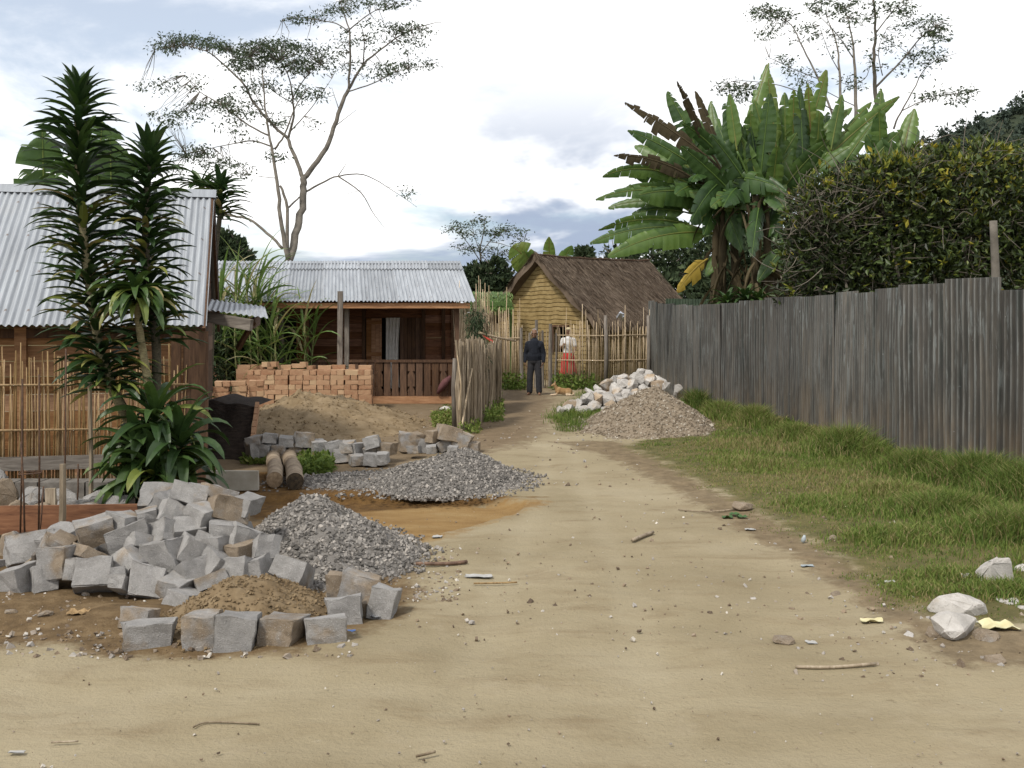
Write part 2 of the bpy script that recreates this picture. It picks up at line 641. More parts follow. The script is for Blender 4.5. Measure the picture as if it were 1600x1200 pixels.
bump(nt, bs, hh, 0.8, 0.03)
ground.data.materials.append(m)


# ------------------------------------------------------------------ loose grit, one mass
OCT = np.array([(1, 0, 0), (0, 1, 0), (-1, 0, 0), (0, -1, 0), (0, 0, 1), (0, 0, -1)], float)
CUB = np.array([(-1, -1, -1), (1, -1, -1), (1, 1, -1), (-1, 1, -1), (-1, -1, 1), (1, -1, 1), (1, 1, 1), (-1, 1, 1)], float) * 0.62
CUBF = np.array(BOXF)


def chips(mb, pts, size, flat=0.65, tint=None):
    n = len(pts)
    v = CUB[None] + NP.normal(0, 0.16, (n, 8, 3))
    sc = NP.uniform(0.6, 1.25, (n, 1, 3))
    sc[:, :, 2] *= flat
    v = v * sc
    a = NP.uniform(0, 2 * math.pi, n)
    tl = NP.normal(0, 0.5, (n, 2))
    ca, sa = np.cos(a)[:, None], np.sin(a)[:, None]
    x, y, z = v[..., 0], v[..., 1], v[..., 2]
    z, x = z + x * tl[:, :1], x - z * tl[:, :1]
    z, y = z + y * tl[:, 1:], y - z * tl[:, 1:]
    v = np.stack([x * ca - y * sa, x * sa + y * ca, z], -1) * (np.broadcast_to(size, (n,))[:, None, None] / 2)
    v = v + pts[:, None, :]
    f = (CUBF[None] + (np.arange(n) * 8)[:, None, None]).reshape(-1, 4)
    mb.add(v.reshape(-1, 3), f, np.repeat(NP.random(n) if tint is None else tint, 8))


def stonemat(name, stops, speck=0.5, sc=1.0, rough=0.85):
    m, nt, bs, _ = newmat(name)
    v = mapped(nt, 'Object', (1, 1, 1))
    f = math_(nt, 'ADD', attr(nt, 'tint'), math_(nt, 'MULTIPLY_ADD', noise(nt, v, 14 * sc, 4), 0.5, -0.25), clamp=True)
    c = ramp(nt, f, stops)
    fn = noise(nt, v, 120 * sc, 3, 0.7)
    c = mix(nt, math_(nt, 'MULTIPLY', sstep(nt, fn, 0.55, 0.7), speck), c, (0.55, 0.53, 0.50))
    fin(nt, bs, c, rough, 0, 0.25)
    bump(nt, bs, fn, 0.3, 0.004)
    return m


GRIT = stonemat('grit', [(0.0, (0.09, 0.065, 0.045)), (0.45, (0.24, 0.18, 0.12)), (0.8, (0.27, 0.25, 0.23)), (1.0, (0.5, 0.46, 0.4))], 0.2)
pts, sz = [], []


def scatter(n, x0, x1, y0, y1, s0, s1):
    for _ in range(n):
        g = G(R.uniform(x0, x1), y0 + (y1 - y0) * R.random())
        pts.append((g[0], g[1], float(hz(g[0], g[1])) + 0.002))
        sz.append(s0 + (s1 - s0) * R.random() ** 3)


scatter(230, 0, 1600, 1000, 1200, 0.005, 0.018)
scatter(420, 600, 1400, 780, 1000, 0.008, 0.03)
scatter(260, 0, 560, 985, 1030, 0.012, 0.05)
scatter(200, 0, 330, 930, 1000, 0.010, 0.04)
scatter(520, 540, 720, 850, 940, 0.010, 0.035)
scatter(150, 820, 1000, 640, 760, 0.01, 0.05)
scatter(160, 1240, 1600, 940, 1060, 0.01, 0.04)
scatter(150, 1000, 1420, 740, 960, 0.012, 0.04)
scatter(160, 560, 900, 640, 700, 0.02, 0.06)
mb = MB()
chips(mb, np.array(pts), np.array(sz))
tag(mb.build('loose_grit', GRIT, loc=(0, 0, 0)), 'small pebbles and clods scattered over the dirt road', 'grit', kind='stuff')
# ------------------------------------------------------------------ materials of the buildings
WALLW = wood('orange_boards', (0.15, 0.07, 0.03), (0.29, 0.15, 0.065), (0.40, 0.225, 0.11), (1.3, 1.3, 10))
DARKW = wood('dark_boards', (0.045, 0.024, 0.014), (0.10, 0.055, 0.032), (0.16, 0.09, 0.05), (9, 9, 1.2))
REDW = wood('red_brown_boards', (0.08, 0.032, 0.016), (0.17, 0.075, 0.036), (0.25, 0.12, 0.06), (1.2, 1.2, 9))
BEAMW = wood('new_beam', (0.18, 0.08, 0.035), (0.30, 0.15, 0.065), (0.40, 0.22, 0.11), (1.2, 1.2, 9))
GREYW = wood('grey_weathered_wood', (0.09, 0.075, 0.062), (0.19, 0.165, 0.14), (0.30, 0.27, 0.235), (9, 9, 1.1))
GREYH = wood('grey_weathered_board', (0.10, 0.085, 0.072), (0.20, 0.175, 0.15), (0.30, 0.27, 0.235), (1.1, 1.1, 9))
CANE = wood('dry_cane', (0.14, 0.085, 0.037), (0.28, 0.185, 0.088), (0.39, 0.275, 0.14), (16, 16, 1.5))
STALK = wood('dry_stalk', (0.16, 0.115, 0.065), (0.36, 0.27, 0.165), (0.52, 0.42, 0.28), (16, 16, 1.5))
OLDST = wood('old_grey_stalk', (0.10, 0.075, 0.048), (0.26, 0.205, 0.14), (0.40, 0.335, 0.245), (16, 16, 1.5))
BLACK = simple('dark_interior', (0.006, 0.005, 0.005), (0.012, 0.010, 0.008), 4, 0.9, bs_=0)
CLOTHW = simple('white_curtain_cloth', (0.50, 0.49, 0.46), (0.64, 0.63, 0.60), 9, 0.9, bs_=0.1)

# galvanised roofing: dull zinc, water streaks down the slope, some rust near the laps
m, nt, bs, _ = newmat('galvanised_tin')
uvv = mapped(nt, 'UV', (1, 1, 1))
st = noise(nt, mapped(nt, 'UV', (7, 0.5, 1)), 2.2, 5, 0.6)
bl = noise(nt, uvv, 1.4, 5, 0.6)
c = ramp(nt, st, [(0.3, (0.255, 0.27, 0.29)), (0.55, (0.345, 0.365, 0.39)), (0.75, (0.43, 0.455, 0.48))])
c = mix(nt, math_(nt, 'MULTIPLY', sstep(nt, bl, 0.5, 0.75), 0.45), c, (0.36, 0.37, 0.38))
rs = noise(nt, mapped(nt, 'UV', (3, 0.8, 1)), 4.5, 6, 0.7)
c = mix(nt, math_(nt, 'MULTIPLY', sstep(nt, rs, 0.62, 0.78), 0.4), c, (0.30, 0.19, 0.12))
us = nd(nt, 'ShaderNodeSeparateXYZ'); nt.links.new(uvv, us.inputs[0])      # rows of roofing nails with a little rust round each
du = math_(nt, 'ABSOLUTE', math_(nt, 'SUBTRACT', math_(nt, 'FRACT', math_(nt, 'DIVIDE', us.outputs[0], 0.228)), 0.5))
dv = math_(nt, 'ABSOLUTE', math_(nt, 'SUBTRACT', math_(nt, 'FRACT', math_(nt, 'DIVIDE', us.outputs[1], 0.72)), 0.35))
nail = math_(nt, 'MULTIPLY', sstep(nt, du, 0.09, 0.03), sstep(nt, dv, 0.035, 0.012))
c = mix(nt, math_(nt, 'MULTIPLY', nail, 0.75), c, (0.12, 0.075, 0.05))
h = nd(nt, 'ShaderNodeHueSaturation')
nt.links.new(c, h.inputs['Color'])
nt.links.new(math_(nt, 'MULTIPLY_ADD', attr(nt, 'tint'), 0.42, 0.72), h.inputs['Value'])
fin(nt, bs, h.outputs['Color'], 0.55, 0.15, 0.4)
TIN = m

# brown weathered paint on the sheet fence
m, nt, bs, _ = newmat('brown_painted_tin')
st = noise(nt, mapped(nt, 'UV', (5.5, 0.28, 1)), 2.0, 6, 0.68)
st2 = noise(nt, mapped(nt, 'UV', (11, 0.6, 1)), 2.4, 5, 0.7)
bl = noise(nt, mapped(nt, 'UV', (1, 0.6, 1)), 1.3, 5, 0.6)
suv = nd(nt, 'ShaderNodeSeparateXYZ')
nt.links.new(mapped(nt, 'UV', (1, 1, 1)), suv.inputs[0])
c = ramp(nt, st, [(0.3, (0.026, 0.026, 0.024)), (0.46, (0.056, 0.053, 0.047)), (0.58, (0.092, 0.084, 0.072)), (0.72, (0.155, 0.132, 0.102))])
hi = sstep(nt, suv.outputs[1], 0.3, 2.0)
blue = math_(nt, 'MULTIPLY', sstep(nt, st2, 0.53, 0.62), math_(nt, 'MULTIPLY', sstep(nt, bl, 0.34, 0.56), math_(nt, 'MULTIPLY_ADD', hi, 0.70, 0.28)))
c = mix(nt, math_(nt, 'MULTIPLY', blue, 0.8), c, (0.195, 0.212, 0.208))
grn = math_(nt, 'MULTIPLY', sstep(nt, st, 0.5, 0.35), math_(nt, 'MULTIPLY', hi, 0.4))
c = mix(nt, grn, c, (0.035, 0.05, 0.042))
dust = math_(nt, 'MULTIPLY', sstep(nt, suv.outputs[1], 1.1, 0.0), sstep(nt, noise(nt, mapped(nt, 'UV', (2.5, 0.5, 1)), 2.0, 5), 0.35, 0.68))
c = mix(nt, math_(nt, 'MULTIPLY', dust, 0.62), c, (0.20, 0.145, 0.09))
pk = noise(nt, mapped(nt, 'UV', (12, 3.0, 1)), 2.5, 5, 0.75)
c = mix(nt, math_(nt, 'MULTIPLY', sstep(nt, pk, 0.67, 0.71), .7), c, (0.42, 0.45, 0.46))
# rib light and shade put into the colour: pale crests, dark valleys
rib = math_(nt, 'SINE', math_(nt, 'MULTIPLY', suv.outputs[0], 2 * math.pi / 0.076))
crest_light = sstep(nt, noise(nt, mapped(nt, 'UV', (3.0, 0.7, 1)), 1.6, 5, 0.7), 0.36, 0.62)
c = mix(nt, math_(nt, 'MULTIPLY', sstep(nt, rib, 0.35, 0.95), math_(nt, 'MULTIPLY', crest_light, 0.55)), c, (0.185, 0.190, 0.180))
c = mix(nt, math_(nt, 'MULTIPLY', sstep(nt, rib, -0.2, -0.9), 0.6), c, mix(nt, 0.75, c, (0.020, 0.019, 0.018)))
h = nd(nt, 'ShaderNodeHueSaturation')
nt.links.new(c, h.inputs['Color'])
nt.links.new(math_(nt, 'MULTIPLY_ADD', attr(nt, 'tint'), 0.5, 0.75), h.inputs['Value'])
fin(nt, bs, h.outputs['Color'], 0.45, 0.2, 0.5)
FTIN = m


def planks(mb, a, b, z0, z1, h, th=0.03, gap=0.006, N=None):
    """horizontal boards between plan points a and b"""
    a, b = np.asarray(a, float), np.asarray(b, float)
    z = z0
    while z < z1 - 0.02:
        hh = min(h * R.uniform(0.85, 1.15), z1 - z)
        o = A3(0, 0, z + hh / 2)
        off = unit(np.cross(b - a, (0, 0, 1))) * R.uniform(-0.004, 0.004)
        beam(mb, a + o + off, b + o + off, th, hh - gap, t=R.random())
        z += hh


def uprights(mb, a, b, z0, z1, w, th=0.03, gap=0.006):
    a, b = np.asarray(a, float), np.asarray(b, float)
    L = np.linalg.norm(b - a)
    d = (b - a) / L
    n = unit(np.cross(d, (0, 0, 1)))
    x = 0
    while x < L - 0.01:
        ww = min(w * R.uniform(0.85, 1.15), L - x)
        c = a + d * (x + ww / 2) + n * R.uniform(-0.004, 0.004)
        beam(mb, c + A3(0, 0, z0), c + A3(0, 0, z1), ww - gap, th, t=R.random(), up=n)
        x += ww


def cloth(mb, a, b, z0, z1, folds=5, amp=0.03, nx=26, nz=8, flare=0.0):
    a, b = np.asarray(a, float), np.asarray(b, float)
    d = b - a
    n = unit(np.cross(d, (0, 0, 1)))
    v = []
    for k in range(nz + 1):
        w = k / nz
        for i in range(nx + 1):
            u = i / nx
            q = a + d * (u * (1 - 0.12 * math.sin(w * 3)) + flare * w * (u - 0.5))
            v.append(q + n * amp * math.sin(u * folds * 2 * math.pi + w * 0.8) * (0.5 + 0.5 * w) + A3(0, 0, z1 + (z0 - z1) * w + 0.02 * math.sin(u * 9) * w))
    f = [(k * (nx + 1) + i, k * (nx + 1) + i + 1, (k + 1) * (nx + 1) + i + 1, (k + 1) * (nx + 1) + i) for k in range(nz) for i in range(nx)]
    mb.add(v, np.array(f))


def pz(py, d):
    return CAMZ + (HY - py) / F * d


# ------------------------------------------------------------------ near house on the left, tin roof
fd, gd = A3(0.97, 0.24, 0), A3(-0.24, 0.97, 0)
EC = A3(-3.4, 11.4, 0)
LEN = 7.5
ez, rz = 1.69, 3.45
h1 = thing('wooden_house', 'orange plank house with a steep grey tin roof behind the tall dracaena', 'house', EC - fd * LEN / 2 + gd * 2.2)
wl = EC + gd * 0.42 - fd * 0.12
wr = wl - fd * (LEN - 0.3)
mb = MB(); planks(mb, wr, wl - fd * 0.1, -0.1, ez - 0.0, 0.19)
b = MB()
mb.build('wall', WALLW, h1)
gb = wl + gd * 3.5
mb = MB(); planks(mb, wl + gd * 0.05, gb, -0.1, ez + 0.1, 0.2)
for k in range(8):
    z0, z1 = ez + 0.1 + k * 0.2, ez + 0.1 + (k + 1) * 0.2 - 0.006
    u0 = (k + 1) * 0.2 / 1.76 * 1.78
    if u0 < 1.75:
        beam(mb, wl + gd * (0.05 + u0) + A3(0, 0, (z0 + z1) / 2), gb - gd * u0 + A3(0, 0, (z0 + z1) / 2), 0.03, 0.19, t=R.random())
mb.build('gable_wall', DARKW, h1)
mb = MB()
for u in (0.02, 1.86, 3.7, 5.5, 7.1):
    q = wl - fd * u - gd * 0.045
    beam(mb, q + A3(0, 0, -0.1), q + A3(0, 0, ez - 0.02), 0.12, 0.10, t=R.random() * 0.5 + 0.2, up=gd)
    if u < 1:
        post = mb; post.build('corner_post', DARKW, h1); mb = MB()
    else:
        mb.build('post', WALLW, h1); mb = MB()
mb = MB(); beam(mb, wr - gd * 0.06 + A3(0, 0, ez - 0.09), wl - gd * 0.06 + fd * 0.1 + A3(0, 0, ez - 0.09), 0.07, 0.10, t=0.1)
mb.build('eave_beam', DARKW, h1)
mb = MB()
uu = 0.0
while uu < LEN:
    w_ = min(0.83, LEN - uu)
    p = EC - fd * uu + A3(0, 0, ez + (0.006 if int(uu / 0.83) % 2 else 0))
    corr(mb, p, -fd * (w_ + 0.02), gd * 2.2 + A3(0, 0, rz - ez), amp=0.016, per=8, wob=0.004, t=R.random(), uv0=uu * 3.1, nv=5)
    p = EC + gd * 4.4 - fd * uu + A3(0, 0, ez)
    corr(mb, p, -fd * w_, -gd * 2.2 + A3(0, 0, rz - ez), amp=0.010, t=R.random(), nv=2)
    uu += 0.83
roof = mb.build('roof', TIN, h1, smooth=True)
mb = MB()
for s_ in (-1, 1):
    a = EC + gd * 2.2 + fd * 0.02 + A3(0, 0, rz + 0.022)
    e = gd * s_ * 0.16 + A3(0, 0, -0.12)
    v = [a, a - fd * LEN, a - fd * LEN + e, a + e]
    mb.add(v, [(0, 1, 2, 3)], 0.35, [(0, 0), (LEN, 0), (LEN, .2), (0, .2)])
mb.build('ridge_cap', TIN, roof)
mb = MB()
for s_ in (0, 1):
    q = EC + gd * (0.02 + s_ * 4.36) - fd * 0.03
    beam(mb, q + A3(0, 0, ez - 0.075), EC + gd * 2.2 - fd * 0.03 + A3(0, 0, rz - 0.075), 0.035, 0.12, t=0.2)
mb.build('verge_board', DARKW, h1)
# little lean-to roof on the right-hand gable
mb = MB(); beam(mb, P(325, 495, 12.2), P(393, 508, 11.9), 0.05, 0.13, t=0.45)
mb.build('lean_to_beam', GREYH, h1)
mb = MB()
a0, a1 = P(322, 484, 12.1), P(419, 497, 11.85)
corr(mb, a0, a1 - a0, A3(-0.5, 1.9, 0.16), lam=0.076, amp=0.009, nv=2, t=0.4)
mb.build('lean_to_roof', TIN, h1, smooth=True)
mb = MB()
beam(mb, P(393, 506, 11.95), P(404, 500, 13.8), 0.05, 0.12, t=0.2)
beam(mb, P(396, 503, 12.0), P(372, 545, 12.3), 0.05, 0.05, t=0.2)
mb.build('lean_to_bracket', DARKW, h1)

# ------------------------------------------------------------------ bamboo fence before it
f0, f1 = A3(-8.2, 9.68, 0), A3(-3.42, 10.85, 0)
fb = thing('bamboo_fence', 'thin yellow bamboo cane fence standing before the orange plank wall', 'fence', (f0 + f1) / 2)
mb = MB()
L = np.linalg.norm(f1 - f0); dd = (f1 - f0) / L
x = 0.0
while x < L - 0.06:
    q = f0 + dd * x + A3(0, R.uniform(-0.015, 0.015), 0)
    h = R.choice([1.25, 1.3, 1.33, 1.36, 1.42, 1.48]) + R.uniform(-0.05, 0.05)
    r = R.uniform(0.007, 0.014)
    ln = R.gauss(0, 0.018)
    tube(mb, [q + A3(0, 0, 0.05), q + A3(ln * 0.5, 0.01, h * 0.5), q + A3(ln + R.gauss(0, 0.01), 0, h)], A3(r, r * 0.95, r * 0.55), 5, t=R.random())
    x += R.uniform(0.014, 0.040)
mb.build('cane_panel', CANE, fb, smooth=True)
for z in (1.08, 0.62):
    mb = MB(); tube(mb, [f0 + A3(0, -0.025, z), (f0 + f1) / 2 + A3(0, -0.03, z + 0.015), f1 + A3(0, -0.025, z - 0.01)], 0.013, 6, t=0.75)
    mb.build('rail', CANE, fb, smooth=True)
mb = MB(); q = f1 + dd * 0.06
beam(mb, q + A3(0, 0, -0.1), q + A3(0.01, 0, 1.63), 0.26, 0.03, t=0.5, up=(0, 1, 0))
beam(mb, q + A3(-0.2, -0.03, -0.1), q + A3(-0.19, -0.03, 1.6), 0.1, 0.03, t=0.25, up=(0, 1, 0))
mb.build('end_board', DARKW, fb)
mb = MB(); beam(mb, f0 + A3(0, -0.06, 0.30), f1 + A3(-0.75, -0.26, 0.29), 0.025, 0.14, t=0.35)
mb.build('grey_board', GREYH, fb, label='grey weathered board along the foot')
mb = MB(); beam(mb, f0 + A3(0, -0.02, 0.03), f1 + A3(-0.75, -0.2, 0.02), 0.10, 0.12, t=0.25)
mb.build('plinth', GREYH, fb)

# ------------------------------------------------------------------ middle house with the veranda
YE, YB = 21.0, 23.1
mx0, mx1 = -6.9, (742 - 800) / 1600 * YE
h2 = thing('veranda_house', 'low brown plank house with a tin roof and a railed veranda', 'house', (-3.6, 23, 0))
g2 = A3(-0.17, 0.985, 0)
e2, r2 = pz(471, YE), pz(409.5, 23.6)
mb = MB()
x = mx1
k = 0
while x > mx0:
    w_ = 0.78
    p = A3(x - w_, YE, e2 + (0.006 if k % 2 else 0))
    V = g2 * 2.64 + A3(0, 0, r2 - e2)
    corr(mb, p, A3(w_ + 0.015, 0, 0), V * 0.82, lam=0.076, per=8, amp=0.017, wob=0.006, t=R.random(), uv0=k * 1.7, nv=5)
    corr(mb, p + V * 0.78 + A3(0, 0, 0.02), A3(w_ + 0.015, 0, 0), V * 0.22, lam=0.076, per=8, amp=0.017, t=R.random(), uv0=k * 2.9, nv=2)
    q = p + g2 * 5.28
    corr(mb, q, A3(w_, 0, 0), -g2 * 2.64 + A3(0, 0, r2 - e2), lam=0.076, amp=0.010, t=0.5, nv=2)
    x -= w_; k += 1
roof = mb.build('roof', TIN, h2, smooth=True)
mb = MB()
a = A3(mx1 + 0.01, YE, e2) + g2 * 2.64 + A3(0, 0, r2 - e2 + 0.022)
for s_ in (-1, 1):
    e = g2 * s_ * 0.2 + A3(0, 0, -0.065)
    q = a - A3(mx1 - mx0, 0, 0)
    mb.add([a, q, q + e, a + e], [(0, 1, 2, 3)], 0.3, [(0, 0), (6, 0), (6, .2), (0, .2)])
mb.build('ridge_cap', TIN, roof)
mb = MB(); beam(mb, (mx0, YE + 0.08, e2 - 0.085), (mx1 - 0.1, YE + 0.08, e2 - 0.085), 0.04, 0.11, t=0.6)
mb.build('fascia_board', BEAMW, h2)
# back wall of the veranda, with openings left between the pieces
XB = lambda px: (px - 800) / 1600 * YB
fl = 0.12
top = 2.35
mb = MB()
for p0, p1 in ((330, 418), (486, 570), (660, 712)):
    planks(mb, (XB(p0), YB, 0), (XB(p1), YB, 0), fl, top, 0.17)
planks(mb, (XB(418), YB, 0), (XB(486), YB, 0), 1.78, top, 0.17)
planks(mb, (XB(570), YB, 0), (XB(660), YB, 0), 1.80, top, 0.17)
mb.build('wall', REDW, h2)
mb = MB()
xe = XB(712)
planks(mb, (xe, YB, 0), (xe - 0.3, YB + 1.7, 0), fl, e2 + 0.55, 0.17)
planks(mb, (mx0 + .2, YB + 1.7, 0), (xe - 0.3, YB + 1.7, 0), fl, e2 + 0.1, 0.17)
mb.build('gable_wall', REDW, h2)
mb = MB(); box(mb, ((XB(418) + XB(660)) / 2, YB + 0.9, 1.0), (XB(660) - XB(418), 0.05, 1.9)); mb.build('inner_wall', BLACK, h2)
mb = MB(); beam(mb, (XB(465), YB - 0.05, fl), (XB(465), YB - 0.05, 1.78), 0.02, 0.02)
uprights(mb, (XB(464), YB - 0.03, 0), (XB(486), YB - 0.03, 0), fl, 1.76, 0.14)
mb.build('door', BEAMW, h2)
mb = MB()
uprights(mb, (XB(573), YB - 0.06, 0), (XB(597), YB - 0.06, 0), fl, 1.79, 0.1, gap=0.004)
for z in (0.3, 0.98, 1.7):
    beam(mb, (XB(573.3), YB - 0.085, z), (XB(596.7), YB - 0.085, z), 0.02, 0.09, t=0.4)
mb.build('shutter', BEAMW, h2, label='orange brown open door shutter')
mb = MB(); uprights(mb, (XB(625), YB - 0.04, 0), (XB(660), YB - 0.04, 0), 0.86, 1.8, 0.09)
mb.build('shutter', DARKW, h2, label='dark closed plank shutter')
mb = MB(); uprights(mb, (XB(625), YB - 0.01, 0), (XB(660), YB - 0.01, 0), fl, 0.84, 0.12)
beam(mb, (XB(622), YB - 0.07, 0.845), (XB(662), YB - 0.07, 0.845), 0.10, 0.03, t=0.2)
mb.build('window_sill', DARKW, h2)
mb = MB(); cloth(mb, (XB(604), YB - 0.12, 0), (XB(626), YB - 0.12, 0), 0.22, 1.8, folds=4, amp=0.03)
mb.build('curtain', CLOTHW, h2, smooth=True, label='white curtain in the doorway')
mb = MB(); cloth(mb, (XB(416), YB - 0.12, 0), (XB(446), YB - 0.12, 0), 0.2, 1.74, folds=5, amp=0.03)
mb.build('curtain', CLOTHW, h2, smooth=True, label='white curtain behind the sugar cane')
for px in (486, 569, 662, 693, 708):
    mb = MB(); beam(mb, (XB(px), YB - 0.05, fl), (XB(px), YB - 0.05, top), 0.075, 0.05, t=R.random() * 0.6, up=(0, 1, 0)); mb.build('wall_batten', DARKW, h2)
YR = 21.35
XR = lambda px: (px - 800) / 1600 * YR
mb = MB(); box(mb, ((mx0 + XR(716)) / 2, (YR + YB) / 2 + 0.05, fl - 0.035), (XR(716) - mx0, YB - YR, 0.05), t=0.3); mb.build('veranda_floor', REDW, h2)
mb = MB(); beam(mb, (mx0, YR, 0.085), (XR(714), YR, 0.085), 0.07, 0.15, t=0.75); mb.build('floor_beam', BEAMW, h2)
for px in (600, 633, 665, 708):
    mb = MB(); beam(mb, (XR(px), YR + 0.05, -0.05), (XR(px), YR + 0.05, 0.02), 0.14, 0.14, t=0.4); mb.build('foundation_block', GREYW, h2)
for px in (542, 714, 440):
    mb = MB(); beam(mb, (XR(px), YR, 0.16), (XR(px), YR, e2 - 0.03), 0.09, 0.09, t=0.35 if px != 714 else 0.6, up=(0, 1, 0)); mb.build('veranda_post', GREYW if px != 714 else DARKW, h2)
mb = MB(); beam(mb, (mx0, YR, 0.895), (XR(711), YR, 0.895), 0.07, 0.055, t=0.35); mb.build('handrail', DARKW, h2)
# railing boards: each sawn with triangular notches on both edges
mb = MB()
x = XR(711)
k = 0
while x > XR(420):
    w_ = 0.155
    zt, zb = 0.865, 0.165
    nz = [(zb, 1), (zb + 0.12, 1), (zb + 0.2, 0.45), (zb + 0.2, 1), (zb + 0.44, 1), (zb + 0.44, 1), (zb + 0.52, 0.45), (zb + 0.52, 1), (zt, 1)] if k % 4 == 1 else [(zb, 1), (zb + 0.10, 1), (zb + 0.10, 0.93), (zt, 0.93)]
    n = len(nz)
    v = []
    for yy in (-0.013, 0.013):
        for z, s_ in nz: v.append((x - w_ * (1 - s_) / 2 - 0.006, YR + yy, z))
        for z, s_ in nz: v.append((x - w_ + w_ * (1 - s_) / 2 + 0.006, YR + yy, z))
    f = []
    for i in range(n - 1):
        f += [(i, i + 1, n + i + 1, n + i), (2 * n + i, 3 * n + i, 3 * n + i + 1, 2 * n + i + 1), (i, 2 * n + i, 2 * n + i + 1, i + 1), (n + i, n + i + 1, 3 * n + i + 1, 3 * n + i)]
    mb.add(v, f, R.random() * 0.7)
    x -= w_ + 0.012
    k += 1
mb.build('balustrade', DARKW, h2)

mb = MB(); q = G(531, 636); q[1] = 20.75; q[0] = (531 - 800) / 1600 * 20.75
beam(mb, (q[0], q[1], -0.05), (q[0] + 0.01, q[1], pz(455, 20.75)), 0.10, 0.10, t=0.35, up=(0, 1, 0))
tag(mb.build('wooden_post', GREYW), 'tall bare wooden post standing before the veranda behind the brick stack', 'post')
PINK = simple('pink_cloth', (0.09, 0.035, 0.038), (0.14, 0.06, 0.06), 12, 0.9)
mb = MB(); tube(mb, [P(684, 615, 21.27), P(690, 605, 21.24), P(696, 597, 21.24), P(704, 588, 21.27)], A3(0.03, 0.07, 0.075, 0.03), 8)
tag(mb.build('hanging_cloth', PINK, smooth=True), 'crumpled dull pink cloth hung on the veranda railing', 'cloth')

# ------------------------------------------------------------------ thatched house
K = 1.06
A = A3(0.61, 28, 0) * K
rd, gdv = A3(0.643, 0.766, 0), A3(0.766, -0.643, 0)
RL = 6.05
az = pz(400, A[1])
h3 = thing('thatched_house', 'yellow mud walled house with a steep brown thatched roof', 'house', A + rd * 2.4)
MUD, nt, bs, _ = newmat('yellow_mud')
v = mapped(nt, 'Object', (1, 1, 1))
n = noise(nt, v, 5, 6, 0.7)
ob = nd(nt, 'ShaderNodeSeparateXYZ'); nt.links.new(v, ob.inputs[0])
wob = math_(nt, 'ADD', math_(nt, 'MULTIPLY', ob.outputs[2], 8.2), math_(nt, 'MULTIPLY', noise(nt, mapped(nt, 'Object', (1, 1, 0.3)), 1.6, 5), 1.6))
fr = math_(nt, 'FRACT', wob)
line = sstep(nt, fr, 0.20, 0.04)
brk = sstep(nt, noise(nt, mapped(nt, 'Object', (1, 1, 9)), 0.9, 4), 0.34, 0.44)
line = math_(nt, 'MULTIPLY', line, brk)
c = ramp(nt, n, [(0.3, (0.19, 0.133, 0.056)), (0.5, (0.265, 0.193, 0.087)), (0.7, (0.335, 0.255, 0.125))])
c = mix(nt, math_(nt, 'MULTIPLY', line, 0.85), c, (0.09, 0.055, 0.02))
fin(nt, bs, c, 0.95, 0, 0.1)
bump(nt, bs, math_(nt, 'SUBTRACT', math_(nt, 'MULTIPLY', n, 0.6), line), 0.8, 0.03)
hw = 1.62
G0, G1 = A + rd * 0.30 - gdv * hw, A + rd * 0.30 + gdv * hw


def roofz(u):       # height of the rafters at distance u from the ridge line
    return az - 0.10 - abs(u) * (az - 1.72) / 2.15


mb = MB()           # gable wall with the window opening cut out
us = [-hw, -0.9, 0.0, 0.47, 1.02, hw]
wz0, wz1 = 0.82, 1.60
for u0, u1 in zip(us[:-1], us[1:]):
    q0, q1 = A + rd * 0.30 + gdv * u0, A + rd * 0.30 + gdv * u1
    for z0a, z1a, z0b, z1b in ([(-0.1, wz0, -0.1, wz0), (wz1, roofz(u0) - 0.03, wz1, roofz(u1) - 0.03)] if u0 == 0.47 else [(-0.1, roofz(u0) - 0.03, -0.1, roofz(u1) - 0.03)]):
        vv = []
        for th in (0, 0.12):
            o = rd * th
            vv += [q0 + o + A3(0, 0, z0a), q1 + o + A3(0, 0, z0b), q1 + o + A3(0, 0, z1b), q0 + o + A3(0, 0, z1a)]
        mb.add(vv, [(0, 1, 2, 3), (7, 6, 5, 4), (0, 4, 5, 1), (3, 2, 6, 7), (1, 5, 6, 2), (0, 3, 7, 4)])
mb.build('gable_wall', MUD, h3)
mb = MB()
for s_ in (1, -1):
    a = A + rd * 0.43 + gdv * hw * s_
    b = A + rd * (RL - 0.3) + gdv * hw * s_
    beam(mb, a + A3(0, 0, 0.85), b + A3(0, 0, 0.85), 0.12, 1.9)
a = A + rd * (RL - 0.3)
beam(mb, a - gdv * hw + A3(0, 0, 0.85), a + gdv * hw + A3(0, 0, 0.85), 0.12, 1.9)
mb.build('wall', MUD, h3)
mb = MB()
a = A + rd * 0.30
beam(mb, a + gdv * 0.45 + A3(0, 0, wz1 - 0.02) - rd * 0.03, a + gdv * 1.04 + A3(0, 0, wz1 - 0.02) - rd * 0.03, 0.05, 0.06, t=0.3)
for u in (0.47, 1.02):
    beam(mb, a + gdv * u + A3(0, 0, wz0) - rd * 0.03, a + gdv * u + A3(0, 0, wz1 - 0.05) - rd * 0.03, 0.05, 0.05, t=0.3)
mb.build('window_frame', DARKW, h3)
mb = MB(); q = a + rd * 0.5 + gdv * 0.75; beam(mb, q - gdv * 0.5 + A3(0, 0, 1.2), q + gdv * 0.5 + A3(0, 0, 1.2), 0.02, 1.0); mb.build('window_recess', BLACK, h3)

